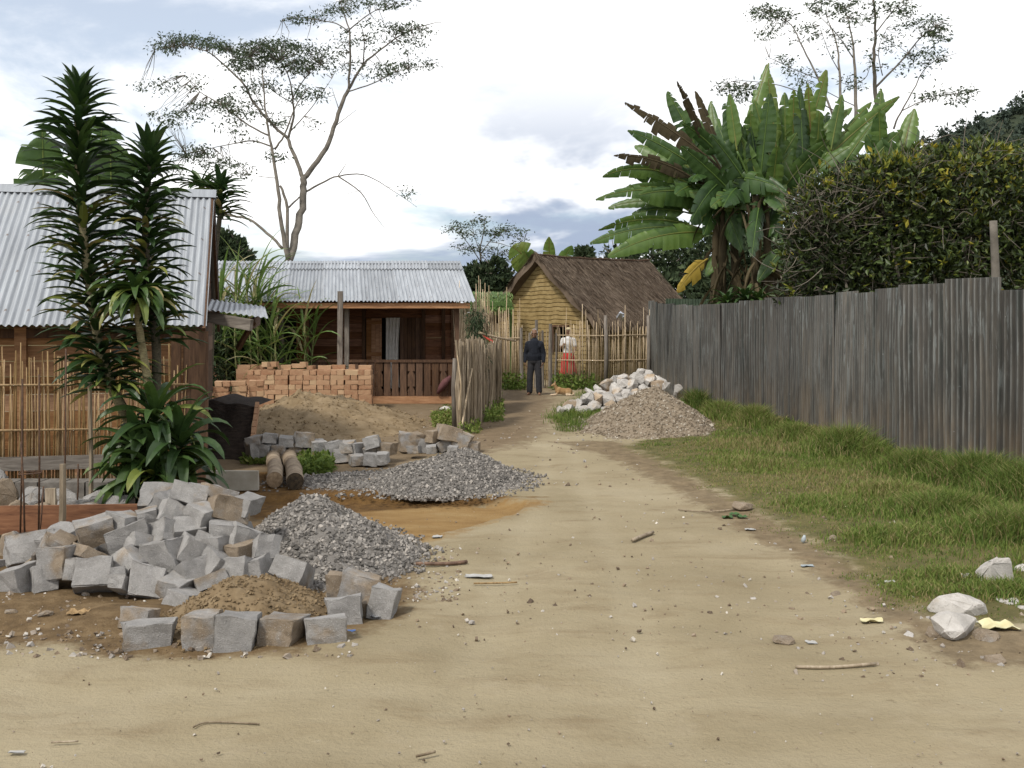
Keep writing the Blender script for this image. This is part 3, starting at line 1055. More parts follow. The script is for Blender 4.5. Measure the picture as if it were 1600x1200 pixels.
m, nt, bs, _ = newmat('thatch')
n = noise(nt, mapped(nt, 'Object', (1, 1, 1)), 3.0, 5)
f = math_(nt, 'ADD', attr(nt, 'tint'), math_(nt, 'MULTIPLY_ADD', n, 0.7, -0.35), clamp=True)
c = ramp(nt, f, [(0.0, (0.05, 0.034, 0.024)), (0.4, (0.120, 0.090, 0.066)), (0.75, (0.19, 0.148, 0.112)), (1.0, (0.27, 0.215, 0.165))])
fin(nt, bs, c, 0.95, 0, 0.1)
THATCH = m
mb = MB()
for s_ in (1, -1):
    nu, nv = 26, 14
    topv, botv = [], []
    wdt = 2.2
    for k in range(nv + 1):
        w = k / nv
        for i in range(nu + 1):
            u = i / nu
            q = A + rd * (u * RL + 0.05 * math.sin(w * 17) * (1 if i in (0, nu) else 0)) + gdv * s_ * w * wdt
            sag = 0.05 * math.sin(u * 9 + w * 4) + 0.04 * math.sin(u * 21 + w * 9)
            z = az + 0.02 + .10 * u * (1 - w) - w * (az - 1.66) - 0.07 * math.sin(w * math.pi) + sag * w + 0.06 * (abs(u - 0.5) * 2) ** 4
            if k == nv: z -= 0.06 + 0.05 * R.random()
            topv.append(q + A3(0, 0, z)); botv.append(q + A3(0, 0, z - 0.17) - gdv * s_ * 0.06)
    v = np.array(topv + botv)
    o = (nu + 1) * (nv + 1)
    f = []
    for k in range(nv):
        for i in range(nu):
            a_ = k * (nu + 1) + i
            f += [(a_, a_ + 1, a_ + nu + 2, a_ + nu + 1), (o + a_ + nu + 1, o + a_ + nu + 2, o + a_ + 1, o + a_)]
    for k in range(nv):
        for i in (0, nu):
            a_ = k * (nu + 1) + i
            f.append((a_, a_ + nu + 1, o + a_ + nu + 1, o + a_))
    for i in range(nu):
        a_ = nv * (nu + 1) + i
        f.append((a_, a_ + 1, o + a_ + 1, o + a_))
    mb.add(v, f, 0.4)
    # loose straw over the whole slope, longer at verge and eave
    topv = np.array(topv).reshape(nv + 1, nu + 1, 3)
    n = 11000 if s_ == 1 else 3500
    uu, ww = NP.random(n), NP.random(n)
    edge = NP.random(n)
    ww = np.where(edge < 0.16, 0.93 + 0.07 * NP.random(n), ww)
    uu = np.where((edge > 0.16) & (edge < 0.27), 0.02 * NP.random(n) - 0.004, uu)
    i0 = np.clip((uu * nu).astype(int), 0, nu); k0 = np.clip((ww * nv).astype(int), 0, nv)
    pos = topv[k0, i0] + rd * ((uu * nu - i0) * RL / nu)[:, None]
    slope = unit(gdv * s_ * wdt + A3(0, 0, -(az - 1.66)))
    pos = pos + slope * ((ww * nv - k0) * np.linalg.norm([wdt, az - 1.66]) / nv)[:, None]
    d = slope + NP.normal(0, 0.13, (n, 3)) + A3(0, 0, -0.05)
    d[:, 2] += np.where(ww > 0.92, -0.45, 0.02)
    d = d / np.linalg.norm(d, axis=1)[:, None]
    sd = np.cross(d, np.cross(gdv * s_, rd) * 0 + unit(np.cross(slope, rd))); sd /= np.linalg.norm(sd, axis=1)[:, None]
    nrm = unit(np.cross(rd, slope)) * (1 if np.cross(rd, slope)[2] > 0 else -1)
    leafquads(mb, pos + nrm * NP.uniform(-0.01, 0.035, n)[:, None] - d * 0.1, d, sd, NP.uniform(0.22, 0.5, n), NP.uniform(0.012, 0.03, n), np.clip(NP.normal(0.45, 0.22, n), 0, 1), 0.03)
roof = mb.build('thatch_roof', THATCH, h3)
mb = MB()
for s_ in (0.07, -0.07):
    tube(mb, smoothpts([A + rd * (i / 9 * RL) + gdv * s_ * (1 if s_ < 0 else 1.2) + A3(0, 0, az + .10 * i / 9 - 0.01 + 0.02 * (i % 2) + 0.05 * (abs(i / 9 - .5) * 2) ** 4) for i in range(10)], 2), 0.028, 6, t=0.05)
mb.build('ridge_pole', DARKW, roof)
SILVER = simple('silver_foil', (0.45, 0.47, 0.5), (0.8, 0.82, 0.85), 30, 0.25, 0.8, 0.5, 0.6, 0.02)
mb = MB(); q = P(963, 492, 29.4) + A3(0, -0.9, 0)
box(mb, q, (0.10, 0.05, 0.20), Euler((0.4, 0.3, 0.3)).to_matrix(), jit=0.035); box(mb, q + A3(0.09, -0.02, -0.1), (0.06, 0.04, 0.09), Euler((0.2, -0.4, 0.8)).to_matrix(), jit=0.03)
tag(mb.build('foil_scrap', SILVER), 'crumpled silver foil scrap caught on the eave of the thatch', 'foil')


# ------------------------------------------------------------------ stick fence and gate by the thatched house
def stickfence(name, label, a, b, h0, h1, mat, rails, gapm, r0, r1, base_t=0.5, posts=(), tallp=0.1):
    a, b = np.asarray(a, float), np.asarray(b, float)
    t_ = thing(name, label, 'fence', (a + b) / 2 * A3(1, 1, 0))
    L = np.linalg.norm(b - a); d = (b - a) / L
    mb = MB(); x = 0.0
    while x < L:
        q = a + d * x + A3(0, R.uniform(-0.03, 0.03), 0)
        h = R.uniform(h0, h1) + (R.uniform(0.1, 0.55) if R.random() < tallp else 0)
        r = R.uniform(r0, r1)
        l = R.gauss(0, 0.035)
        tube(mb, [q - A3(0, 0, 0.03), q + A3(l * 0.4, R.gauss(0, 0.012), h * 0.5), q + A3(l, R.gauss(0, 0.02), h)], A3(r, r, r * 0.5), 5, t=min(1, max(0, R.gauss(base_t, 0.25))))
        x += R.uniform(*gapm)
    mb.build('stick_panel', mat, t_, smooth=True)
    for z in rails:
        mb = MB(); tube(mb, [a + A3(0, -0.04, z), (a + b) / 2 + A3(0, -0.045, z - 0.015), b + A3(0, -0.04, z + 0.01)], 0.014, 5, t=0.85); mb.build('rail', mat, t_, smooth=True)
    for x in posts:
        mb = MB(); q = a + d * x - A3(0, 0.07, 0)
        tube(mb, [q - A3(0, 0, .05), q + A3(0.02, 0, 0.8), q + A3(0, 0, h1 + 0.12)], A3(0.06, 0.055, 0.045), 7, t=0.4); mb.build('post', GREYW, t_, smooth=True)
    return t_


FY = 26.4
XF = lambda px, y=FY: (px - 800) / 1600 * y
stickfence('stick_fence', 'open stick fence with two thin rails right of the plank gate', (XF(868), FY, 0), (XF(1016), FY, 0), 1.5, 1.75, STALK, (1.36, 0.72), (0.022, 0.055), 0.010, 0.018, 0.62, (1.28, 2.38), 0.12)
stickfence('stick_fence', 'taller stick fence left of the plank gate before the mud gable', (XF(748), FY + 0.8, 0), (XF(815), FY, 0), 1.6, 2.1, STALK, (1.28,), (0.02, 0.05), 0.010, 0.018, 0.6, (), 0.25)
gt = thing('plank_gate', 'grey weathered plank gate behind the standing man', 'gate', (XF(840), FY, 0))
for px, tp, w_, lean in ((816, 512, 0.10, 0.03), (826, 520, 0.07, -0.02), (838, 500, 0.11, 0.0), (848, 516, 0.07, 0.01), (860, 506, 0.12, 0.0), (866, 520, 0.05, -0.05)):
    mb = MB(); z1 = pz(tp, FY)
    tube(mb, [(XF(px), FY - 0.04, -0.05), (XF(px) - lean, FY - 0.04, z1 * 0.6), (XF(px) - lean, FY - 0.05, z1)], A3(w_ * 0.55, w_ * 0.5, w_ * 0.38), 6, t=R.uniform(0.3, 0.7)); mb.build('plank', GREYW, gt)
mb = MB()
for px in np.arange(821, 866, 2.6):
    q = A3(XF(px), FY + 0.01, 0); tube(mb, [q, q + A3(R.gauss(0, .02), 0, R.uniform(1.2, 1.5))], R.uniform(0.011, 0.02), 5, t=R.random() * 0.6 + 0.2)
mb.build('infill_sticks', STALK, gt)

# stalk fence running back from the stones on the left of the path
sf = thing('stalk_fence', 'dense fence of bundled pale stalks along the left of the path', 'fence', (-0.75, 17.8, 0))
pl = [(716, 675, 533), (735, 668, 533), (753, 657, 533)], [(757, 650, 545), (766, 643, 540), (779, 633, 530)]
for seg in pl:
    mb = MB()
    for i in range(len(seg) - 1):
        (xa, ya, ta), (xb, yb, tb) = seg[i], seg[i + 1]
        ga, gb_ = G(xa, ya), G(xb, yb)
        n = int(np.linalg.norm(gb_ - ga) / 0.018)
        for k in range(n):
            w = k / n
            q = ga + (gb_ - ga) * w + A3(R.gauss(0, 0.035), R.gauss(0, 0.03), 0)
            h = pz(ta + (tb - ta) * w, q[1]) + R.gauss(0, 0.035)
            r = R.uniform(0.011, 0.028)
            tube(mb, [q - A3(0, 0, .05), q + A3(R.gauss(0, .02), R.gauss(0, .015), h / 2), q + A3(R.gauss(0, .025), R.gauss(0, .02), h)], A3(r, r, r * 0.7), 5, t=min(1, max(0, R.gauss(0.5, 0.25))))
    mb.build('stalk_panel', OLDST, sf)
mb = MB(); q = G(711, 674); tube(mb, [q - A3(0, 0, .05), q + A3(-.02, 0, .7), q + A3(0, 0, pz(560, q[1]))], A3(0.045, 0.04, 0.035), 7, t=0.2); mb.build('post', GREYW, sf, smooth=True)
mb = MB(); tube(mb, [P(711, 596, 16.3), P(732, 594, 16.9), P(752, 592, 17.6)], 0.014, 5, t=0.9); mb.build('rail', STALK, sf)
mb = MB(); tube(mb, [P(722, 664, 15.9), P(731, 610, 16.2), P(739, 570, 16.6)], A3(.016, .014, .01), 5, t=0.9); tube(mb, [P(713, 540, 16), P(720, 600, 15.9), P(717, 640, 15.9)], .011, 5, t=.8); mb.build('brace', STALK, sf)
stickfence('reed_screen', 'tall loose reed screen between the veranda corner and the stalk fence', (XF(710, 21.6), 21.6, 0), (XF(768, 23.5), 23.5, 0), 1.75, 2.2, STALK, (1.25,), (0.012, 0.035), 0.009, 0.018, 0.55, (), 0.25)
mb = MB(); tube(mb, [P(748, 520, 20.5), P(775, 527, 21.0), P(806, 533, 21.6)], A3(.028, .025, .02), 6, t=0.75)
tag(mb.build('wooden_pole', STALK, smooth=True), 'thin horizontal pole reaching from the stalk fence towards the gate', 'pole')
RAG, nt, bs, _ = newmat('red_yellow_cloth')
c = ramp(nt, attr(nt, 'tint'), [(0.0, (0.32, 0.03, 0.025)), (0.45, (0.40, 0.06, 0.03)), (0.55, (0.60, 0.42, 0.12)), (0.8, (0.62, 0.45, 0.15)), (1, (0.15, 0.02, 0.06))])
fin(nt, bs, c, 0.9)
mb = MB()
vv, tt = [], []
for k in range(9):
    w = k / 8
    for i in range(7):
        u = i / 6
        vv.append(P(753 + 17 * w + 4 * u, 522 + 10 * w + (5 + 9 * w) * u, 20.3 + 0.05 * math.sin(u * 8 + w * 3))); tt.append(u if w > .25 else 0.2)
mb.add(vv, np.array([(k * 7 + i, k * 7 + i + 1, (k + 1) * 7 + i + 1, (k + 1) * 7 + i) for k in range(8) for i in range(6)]), np.array(tt))
tag(mb.build('draped_cloth', RAG, smooth=True), 'small red and yellow cloth draped on the pole by the stalk fence', 'cloth')

# ------------------------------------------------------------------ sheet fence on the right
LINE = [(1014, 27.0), (1040, 24.3), (1095, 20.3), (1150, 18.9), (1210, 17.8), (1280, 15.8), (1345, 14.2), (1412, 12.8), (1525, 11.9), (1660, 11.0), (1900, 9.6)]
LP = [A3((px - 800) / 1600 * d, d, 0) for px, d in LINE]
fr_ = thing('sheet_fence', 'long dark brown corrugated sheet fence along the grassy right side', 'fence', LP[5])
cum = [0]
for a, b in zip(LP[:-1], LP[1:]): cum.append(cum[-1] + np.linalg.norm(b - a))


def along(s):
    for i in range(len(LP) - 1):
        if s <= cum[i + 1] or i == len(LP) - 2:
            return LP[i] + (LP[i + 1] - LP[i]) * ((s - cum[i]) / (cum[i + 1] - cum[i]))


s_, k = 0.0, 0
while s_ < cum[-1] - 0.1:
    w_ = R.uniform(0.68, 0.8)
    a, b = along(s_), along(min(cum[-1], s_ + w_ + 0.04))
    dmid = (a[1] + b[1]) / 2
    pxm = 800 + 1600 * (a[0] + b[0]) / 2 / dmid
    tp = np.interp(pxm, [1014, 1040, 1110, 1180, 1300, 1412, 1418, 1521, 1524, 1600, 1900], [470, 474, 476, 467, 458, 450, 443, 437, 455, 454, 452])
    h = pz(tp, dmid) + R.uniform(-0.03, 0.022)
    nrm = unit(np.cross(b - a, (0, 0, 1)))
    mb = MB()
    o = nrm * (0.012 if k % 2 else 0)
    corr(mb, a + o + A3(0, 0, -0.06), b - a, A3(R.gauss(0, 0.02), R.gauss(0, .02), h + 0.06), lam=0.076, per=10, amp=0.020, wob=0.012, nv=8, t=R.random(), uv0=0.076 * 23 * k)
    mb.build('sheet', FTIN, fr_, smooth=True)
    s_ += w_; k += 1
for i, s0 in enumerate(np.arange(1.0, cum[-1], 2.6)):
    q = along(s0); nrm = unit(np.cross(along(min(cum[-1], s0 + .1)) - along(s0 - .1), (0, 0, 1)))
    if nrm[0] < 0: nrm = -nrm
    mb = MB(); q = q + nrm * 0.09; beam(mb, q + A3(0, 0, -.1), q + A3(0, 0, 1.9), 0.07, 0.07, t=0.4); mb.build('post', GREYW, fr_)
# a second, lower run of green sheets far behind
t2 = thing('sheet_fence', 'short dark green sheet fence behind the far end of the brown one', 'fence', (4.9, 27.6, 0))
for k in range(4):
    mb = MB(); a, b = P(1040 + k * 20, 500, 27.4), P(1061 + k * 20, 500, 27.4)
    a[2] = b[2] = 0
    corr(mb, a, b - a, A3(0, 0, pz(466.5 + 0.3 * k, 27.4)), lam=0.076, amp=0.01, nv=3, t=R.random()); mb.build('sheet', simple('green_painted_tin', (0.03, 0.05, 0.03), (0.06, 0.085, 0.055), 6, 0.6) if k == 0 else bpy.data.materials['green_painted_tin'], t2, smooth=True)
# ------------------------------------------------------------------ hewn stones and rocks
def stone_mat(name, g0, g1, t0, t1, speck):
    m, nt, bs, _ = newmat(name)
    oi = nd(nt, 'ShaderNodeObjectInfo')
    sc_ = nd(nt, 'ShaderNodeSeparateColor'); nt.links.new(oi.outputs['Color'], sc_.inputs[0])
    tc_ = nd(nt, 'ShaderNodeTexCoord')
    of = nd(nt, 'ShaderNodeVectorMath', operation='ADD'); nt.links.new(tc_.outputs['Object'], of.inputs[0])
    cb = nd(nt, 'ShaderNodeCombineXYZ'); nt.links.new(math_(nt, 'MULTIPLY', oi.outputs['Random'], 40.0), cb.inputs[0]); nt.links.new(cb.outputs[0], of.inputs[1])
    v = of.outputs[0]
    n = noise(nt, v, 9, 6, 0.7)
    big = noise(nt, v, 4.0, 4, 0.6)
    fn = noise(nt, v, 150, 3, 0.7)
    c = ramp(nt, n, [(0.3, g0), (0.7, g1)])
    tn = ramp(nt, n, [(0.3, t0), (0.7, t1)])
    mk = math_(nt, 'ADD', big, math_(nt, 'MULTIPLY_ADD', sc_.outputs[0], 0.42, -0.24))
    c = mix(nt, math_(nt, 'MULTIPLY', sstep(nt, mk, 0.40, 0.60), .85), c, tn)
    c = mix(nt, math_(nt, 'MULTIPLY', sstep(nt, fn, 0.58, 0.70), speck), c, (0.52, 0.51, 0.50))
    c = mix(nt, math_(nt, 'MULTIPLY', sstep(nt, fn, 0.42, 0.30), speck), c, (0.09, 0.085, 0.08))
    h = nd(nt, 'ShaderNodeHueSaturation'); nt.links.new(c, h.inputs['Color'])
    nt.links.new(math_(nt, 'MULTIPLY_ADD', sc_.outputs[1], 0.7, 0.65), h.inputs['Value'])
    fin(nt, bs, h.outputs['Color'], 0.85, 0, 0.25)
    bump(nt, bs, math_(nt, 'ADD', math_(nt, 'MULTIPLY', fn, 0.5), n), 0.8, 0.02)
    return m


GRAN = stone_mat('grey_granite', (0.19, 0.182, 0.173), (0.31, 0.298, 0.285), (0.165, 0.118, 0.07), (0.28, 0.215, 0.145), 0.55)
PALE = stone_mat('pale_quartz_rock', (0.30, 0.28, 0.255), (0.48, 0.455, 0.425), (0.24, 0.165, 0.095), (0.37, 0.28, 0.185), 0.3)


def bm_to(mb, bm, M):
    bm.verts.ensure_lookup_table()
    v = np.array([x.co[:] for x in bm.verts]) @ np.array(M.to_3x3()).T + np.array(M.translation)
    mb.add(v, [tuple(x.index for x in f.verts) for f in bm.faces])
    bm.free()


def block_bm(w, d, h, jit=0.105):
    bm = bmesh.new()
    bmesh.ops.create_cube(bm, size=1.0)
    for v in bm.verts:
        v.co = Vector((v.co.x * w * (1 + R.gauss(0, jit)), v.co.y * d * (1 + R.gauss(0, jit)), v.co.z * h * (1 + R.gauss(0, jit * .7))))
    m_ = min(w, d, h)
    bmesh.ops.bevel(bm, geom=list(bm.edges), offset=m_ * 0.03, segments=1, affect='EDGES', profile=0.5, clamp_overlap=True)
    bmesh.ops.triangulate(bm, faces=[f for f in bm.faces if len(f.verts) > 4])
    bmesh.ops.subdivide_edges(bm, edges=list(bm.edges), cuts=2, use_grid_fill=True)
    sd = Vector((R.random() * 50, R.random() * 50, 0))
    for v in bm.verts:
        v.co += mnoise.noise_vector(v.co * (2.4 / m_) + sd) * m_ * 0.075 + Vector((R.gauss(0, 1), R.gauss(0, 1), R.gauss(0, 1))) * m_ * 0.013
    bm.verts.index_update()
    return bm


def rock_bm(w, d, h):
    bm = bmesh.new()
    for _ in range(22):
        v = Vector((R.gauss(0, 1), R.gauss(0, 1), R.gauss(0, 1))).normalized() * R.uniform(0.85, 1.12)
        bm.verts.new((v.x * w / 1.85, v.y * d / 1.85, v.z * h / 1.85))
    r = bmesh.ops.convex_hull(bm, input=list(bm.verts))
    bmesh.ops.delete(bm, geom=[v for v in bm.verts if not v.link_faces], context='VERTS')
    m_ = min(w, d, h)
    bmesh.ops.bevel(bm, geom=list(bm.edges), offset=m_ * 0.03, segments=1, affect='EDGES', clamp_overlap=True)
    bmesh.ops.triangulate(bm, faces=list(bm.faces))
    bmesh.ops.subdivide_edges(bm, edges=[e for e in bm.edges if e.calc_length() > m_ * 0.2], cuts=1)
    lo = [min(v.co[i] for v in bm.verts) for i in range(3)]; hi = [max(v.co[i] for v in bm.verts) for i in range(3)]
    for v in bm.verts:
        v.co = Vector([((v.co[i] - lo[i]) / (hi[i] - lo[i]) - .5) * (w, d, h)[i] for i in range(3)])
    sd = Vector((R.random() * 50, R.random() * 50, 0))
    for v in bm.verts:
        v.co += mnoise.noise_vector(v.co * (2.2 / m_) + sd) * m_ * 0.05 + Vector((R.gauss(0, 1), R.gauss(0, 1), R.gauss(0, 1))) * m_ * 0.012
    bm.verts.index_update()
    return bm


ORD = ['first', 'second', 'third', 'fourth', 'fifth', 'sixth', 'seventh', 'eighth', 'ninth', 'tenth', 'eleventh', 'twelfth', 'thirteenth', 'fourteenth', 'fifteenth', 'sixteenth', 'seventeenth']


def put_stone(name, mat, c, w, d, h, rot, tan, val, rock=False, label=None, cat='stone', group=None):
    bm = rock_bm(w, d, h) if rock else block_bm(w, d, h)
    mb = MB()
    M = Euler(rot).to_matrix().to_4x4()
    M.translation = Vector(c)
    bm_to(mb, bm, M)
    o = mb.build(name, mat, loc=np.asarray(c, float))
    o.color = (tan, val, 0, 1)
    return tag(o, label, cat, group)


def relabel(items, rows, fmt):
    """rows from low to high; every stone is named by its row and its place from the left"""
    items = sorted(items, key=lambda q: -q[2])
    n = len(items)
    per = -(-n // len(rows))
    for ri, rn in enumerate(rows):
        row = sorted(items[ri * per:(ri + 1) * per], key=lambda q: q[1])
        for k, (o, px, py, tan) in enumerate(row):
            o['label'] = fmt.format(tone='brown stained' if tan > 0.55 else 'grey', row=rn, k=ORD[k])


# --- the big heap of blocks at the left front
zA = lambda x, y, w, h: (x / 4, 740 + y / 4, w / 4, h / 4)
zB = lambda x, y, w, h: (360 + x / 2.963, 640 + y / 2.963, w / 2.963, h / 2.963)
heap = [zA(*q) for q in [(1195, 145, 220, 140), (1370, 130, 130, 90), (1075, 260, 190, 170), (1290, 270, 190, 150), (1420, 230, 240, 160), (1545, 195, 130, 110), (920, 260, 130, 80), (790, 300, 170, 100), (600, 360, 240, 170), (810, 395, 300, 170), (1030, 380, 190, 150), (1180, 350, 160, 150), (1390, 370, 180, 150), (1535, 400, 150, 140), (1515, 490, 140, 120), (900, 450, 150, 110), (1045, 510, 230, 220), (1190, 480, 180, 180), (1280, 460, 160, 170), (1380, 450, 140, 130), (390, 440, 150, 90), (560, 510, 200, 90), (830, 560, 220, 190), (1375, 570, 210, 150), (360, 560, 190, 220), (590, 650, 230, 200), (480, 600, 90, 150), (730, 650, 90, 110), (920, 680, 210, 210), (770, 705, 120, 90), (1190, 615, 190, 140), (1100, 710, 170, 150), (1310, 670, 210, 90), (1500, 610, 190, 150), (110, 670, 210, 190), (265, 670, 150, 180), (15, 575, 70, 80), (1165, 790, 180, 130)]]
heap += [zB(*q) for q in [(158, 655, 115, 110), (140, 740, 90, 120), (285, 750, 185, 100)]]
rotA = {0: 0.25, 2: 0.5, 6: -0.2, 9: -0.35, 8: -0.25, 11: 0.6, 12: 0.15, 16: -0.25, 17: 0.5, 22: 0.6, 28: 0.2, 4: 0.25, 23: 0.35, 18: 0.35, 34: -0.25}
lab = []
for i, (px, py, w, h) in enumerate(heap):
    d = (1.75 + 6.30 * 0.56) / (0.56 + (py - 500) / 1600)
    if px < 90: d = 2800 / (py + h / 2 - 500) + 0.10
    d = min(d, 2800 / (py + h / 2 - 500) + 0.12)
    c = P(px, py, d + 0.06)
    sw, sh = w / 1600 * d * 0.97, h / 1600 * d * 0.97
    ry = rotA.get(i, R.gauss(0, 0.26))
    k = abs(math.sin(ry)) * 0.35
    sw, sh = sw * (1 - k * 0.6), sh * (1 - k * 0.6)
    tan = R.choice([0.0, 0.05, 0.1, 0.2, 0.3, 0.5]) if i not in (20, 21, 4, 14) else 0.8
    o = put_stone('granite_block', GRAN, c, sw, R.uniform(0.18, 0.26), sh, (R.uniform(-0.6, 0.1), ry, R.gauss(0, 0.6)), tan, R.uniform(0.4, 0.75), cat='stone block', group='hewn blocks heaped at the left front')
    lab.append((o, px, py, tan))
relabel(lab, ['bottom row', 'second row', 'middle row', 'upper row', 'top row'], '{tone} hewn block in the {row} of the big left heap, {k} from left')
inner = [(-2.05, 7.15, .12), (-1.8, 7.35, .12), (-1.5, 7.3, .13), (-1.2, 7.25, .13), (-2.2, 7.6, .12), (-1.85, 7.7, .36), (-1.5, 7.65, .38), (-1.65, 7.35, .36), (-2.35, 7.2, .12), (-1.3, 7.6, .14), (-1.95, 8.0, .12), (-1.6, 7.95, .13), (-1.75, 6.95, .14), (-2.3, 6.95, .12), (-1.45, 6.95, .13), (-2.6, 7.2, .1)]
for c in inner:
    c = (c[0] - .85, c[1] + .1, c[2])
    put_stone('granite_block', GRAN, c, R.uniform(.24, .32), R.uniform(.22, .28), R.uniform(.2, .27), (R.gauss(0, .3), R.gauss(0, .3), R.uniform(0, 3)), R.choice([.1, .3, .5]), R.uniform(.4, .7), label='grey hewn block buried inside or behind the big left heap', cat='stone block', group='blocks buried in the big heap')

# --- kerb of blocks round the little sand heap
border = [(zA(925, 1005, 275, 175), .1, 0.0, 'squared grey block lying alone at the left of the sand kerb'), (zA(870, 900, 190, 120), .5, .1, 'rough brown stained block behind the leftmost squared kerb block'), (zA(1265, 985, 220, 225), .45, 0.0, 'tall block with a slanting top, second in the front kerb'), (zA(1500, 985, 235, 225), .05, .12, 'dark grey wedge shaped block in the middle of the front kerb'),
          (zB(240, 1025, 175, 140), .7, .05, 'tan block in the front kerb right of the dark wedge'), (zB(440, 1025, 185, 135), .3, -.05, 'brown footed grey block at the right end of the front kerb'), (zB(530, 930, 170, 125), .1, -.12, 'pale grey many sided block above the right end of the kerb'), (zB(500, 825, 110, 120), .8, .1, 'small tan block at the back of the sand kerb by the gravel'), (zB(592, 825, 165, 145), .7, .3, 'tan pointed block leaning at the back right of the kerb'), (zB(715, 890, 125, 140), .15, .25, 'grey leaning slab, the rightmost block of the kerb'), (zB(650, 915, 75, 70), 1.0, 0.0, 'small dark brown clod wedged between the rightmost kerb blocks')]
for (px, py, w, h), tan, ry, lb in border:
    d = 2800 / (py + h / 2 - 500) + 0.08
    c = P(px, py, d)
    put_stone('granite_block' if 'clod' not in lb else 'earth_clod', GRAN, c, w / 1600 * d * .97, R.uniform(.16, .22), h / 1600 * d * .98, (R.uniform(-.18, -.02), ry, R.gauss(0, .22)), tan, R.uniform(.5, .75) if 'dark' not in lb else .3, label=lb, cat='stone block', group='kerb blocks round the sand')

# --- row of blocks before the big sand heap
row = [(125, 140, 70, 35), (105, 180, 50, 65), (185, 133, 60, 45), (168, 183, 70, 60), (235, 183, 60, 50), (295, 178, 55, 50), (260, 145, 70, 40), (340, 140, 90, 65), (405, 172, 65, 60), (340, 200, 50, 35), (470, 185, 80, 70), (520, 208, 80, 60), (545, 170, 60, 45), (595, 185, 45, 60), (655, 150, 65, 50), (650, 190, 65, 35), (585, 232, 65, 42), (652, 230, 65, 55), (725, 180, 75, 55), (705, 225, 55, 45), (830, 150, 105, 85), (905, 160, 80, 70), (945, 122, 55, 52), (1010, 112, 105, 68), (990, 160, 70, 50), (1070, 145, 85, 80), (850, 185, 55, 36), (930, 183, 45, 34), (1030, 182, 45, 24), (1120, 170, 65, 38)]
lab = []
for i, q in enumerate(row):
    px, py, w, h = zB(*q)
    d = (12.6 if q[1] < 215 else 12.25) if q[0] < 780 else 13.6
    if q[0] > 780: d = min(d, 2800 / (py + h / 2 - 500) + .2) if py < 700 else 13.0
    c = P(px, py, d)
    c[2] = max(c[2], h / 3200 * d * 0.8)
    tan = .8 if i in (5, 20, 22, 23, 25, 29, 18) else R.choice([.05, .15, .3, .5])
    o = put_stone('granite_block', GRAN, c, w / 1600 * d, R.uniform(.2, .3), h / 1600 * d * 1.02, (R.gauss(0, .06), R.gauss(0, .1) + (.5 if i in (23, 25, 24) else 0) * R.choice([-1, 1]) * .5, R.gauss(0, .3)), tan, R.uniform(.4, .8), cat='stone block', group='blocks lined up before the sand heap')
    lab.append((o, px, py, tan))
relabel(lab[:20], ['lower course', 'upper course'], '{tone} hewn block in the {row} before the big sand heap, {k} from left')
relabel(lab[20:], ['lower part', 'upper part'], '{tone} block, {row} of the small heap by the stalk fence, {k} from left')

# --- pale rocks by the fence
rocks = [(200, 440, 85, 65), (255, 425, 65, 65), (290, 390, 65, 75), (340, 385, 65, 75), (415, 340, 115, 105), (375, 440, 115, 65), (480, 410, 110, 85), (490, 330, 85, 85), (505, 260, 65, 65), (575, 225, 95, 105), (535, 300, 65, 55), (600, 350, 115, 105), (655, 275, 105, 115), (610, 400, 115, 75), (640, 190, 85, 75), (710, 180, 115, 75), (715, 225, 95, 90), (790, 240, 95, 105), (700, 360, 115, 65), (740, 300, 95, 75), (820, 310, 95, 95), (820, 175, 115, 95), (870, 130, 85, 75), (930, 190, 115, 95), (925, 145, 95, 65), (1010, 190, 85, 55), (1000, 235, 115, 85), (920, 280, 105, 65), (1000, 285, 85, 55), (1080, 265, 75, 105), (950, 325, 135, 65), (880, 250, 65, 65), (1165, 275, 85, 95), (440, 290, 55, 35), (650, 320, 75, 55), (550, 430, 65, 45)]
lab = []
for i, (x, y, w, h) in enumerate(rocks):
    px, py, w, h = 840 + x / 5.333, 560 + y / 5.333, w / 5.333, h / 5.333
    d = (1.75 + 19.2 * .30) / (.30 + (py - 500) / 1600)
    if i == 32: d = 21.6
    c = P(px, py, d)
    tan = .8 if i in (7, 9, 26, 13, 2) else R.choice([.0, .1, .25, .4, .55])
    o = put_stone('pale_rock', PALE, c, w / 1600 * d * 1.08, R.uniform(.38, .5), h / 1600 * d * 1.3, (R.gauss(0, .2), R.gauss(0, .25), R.gauss(0, .4)), tan, R.uniform(.4, .8), True, cat='rock', group='pale rocks heaped by the sheet fence')
    lab.append((o, px, py, tan))
relabel(lab, ['bottom row', 'lower row', 'upper row', 'top row'], '{tone} pale rock, {row} of heap by the stick fence, {k} from left')
for o, _, _, tn in lab:
    o['label'] = o['label'].replace('grey pale', 'whitish').replace('brown stained pale', 'tan stained')
for c in [(1.9, 20.6, .15), (2.4, 20.8, .15), (2.8, 21.0, .15), (2.2, 21.4, .2), (2.7, 21.6, .25), (3.0, 21.4, .3), (2.5, 21.2, .3), (1.6, 20.3, .12), (3.1, 21.0, .15), (2.0, 21.0, .2)]:
    put_stone('pale_rock', PALE, c, .5, .5, .42, (R.gauss(0, .4), R.gauss(0, .4), R.uniform(0, 3)), R.choice([.2, .5]), .5, True, label='pale rock buried behind the heap by the stick fence', cat='rock', group='rocks buried in the pale heap')

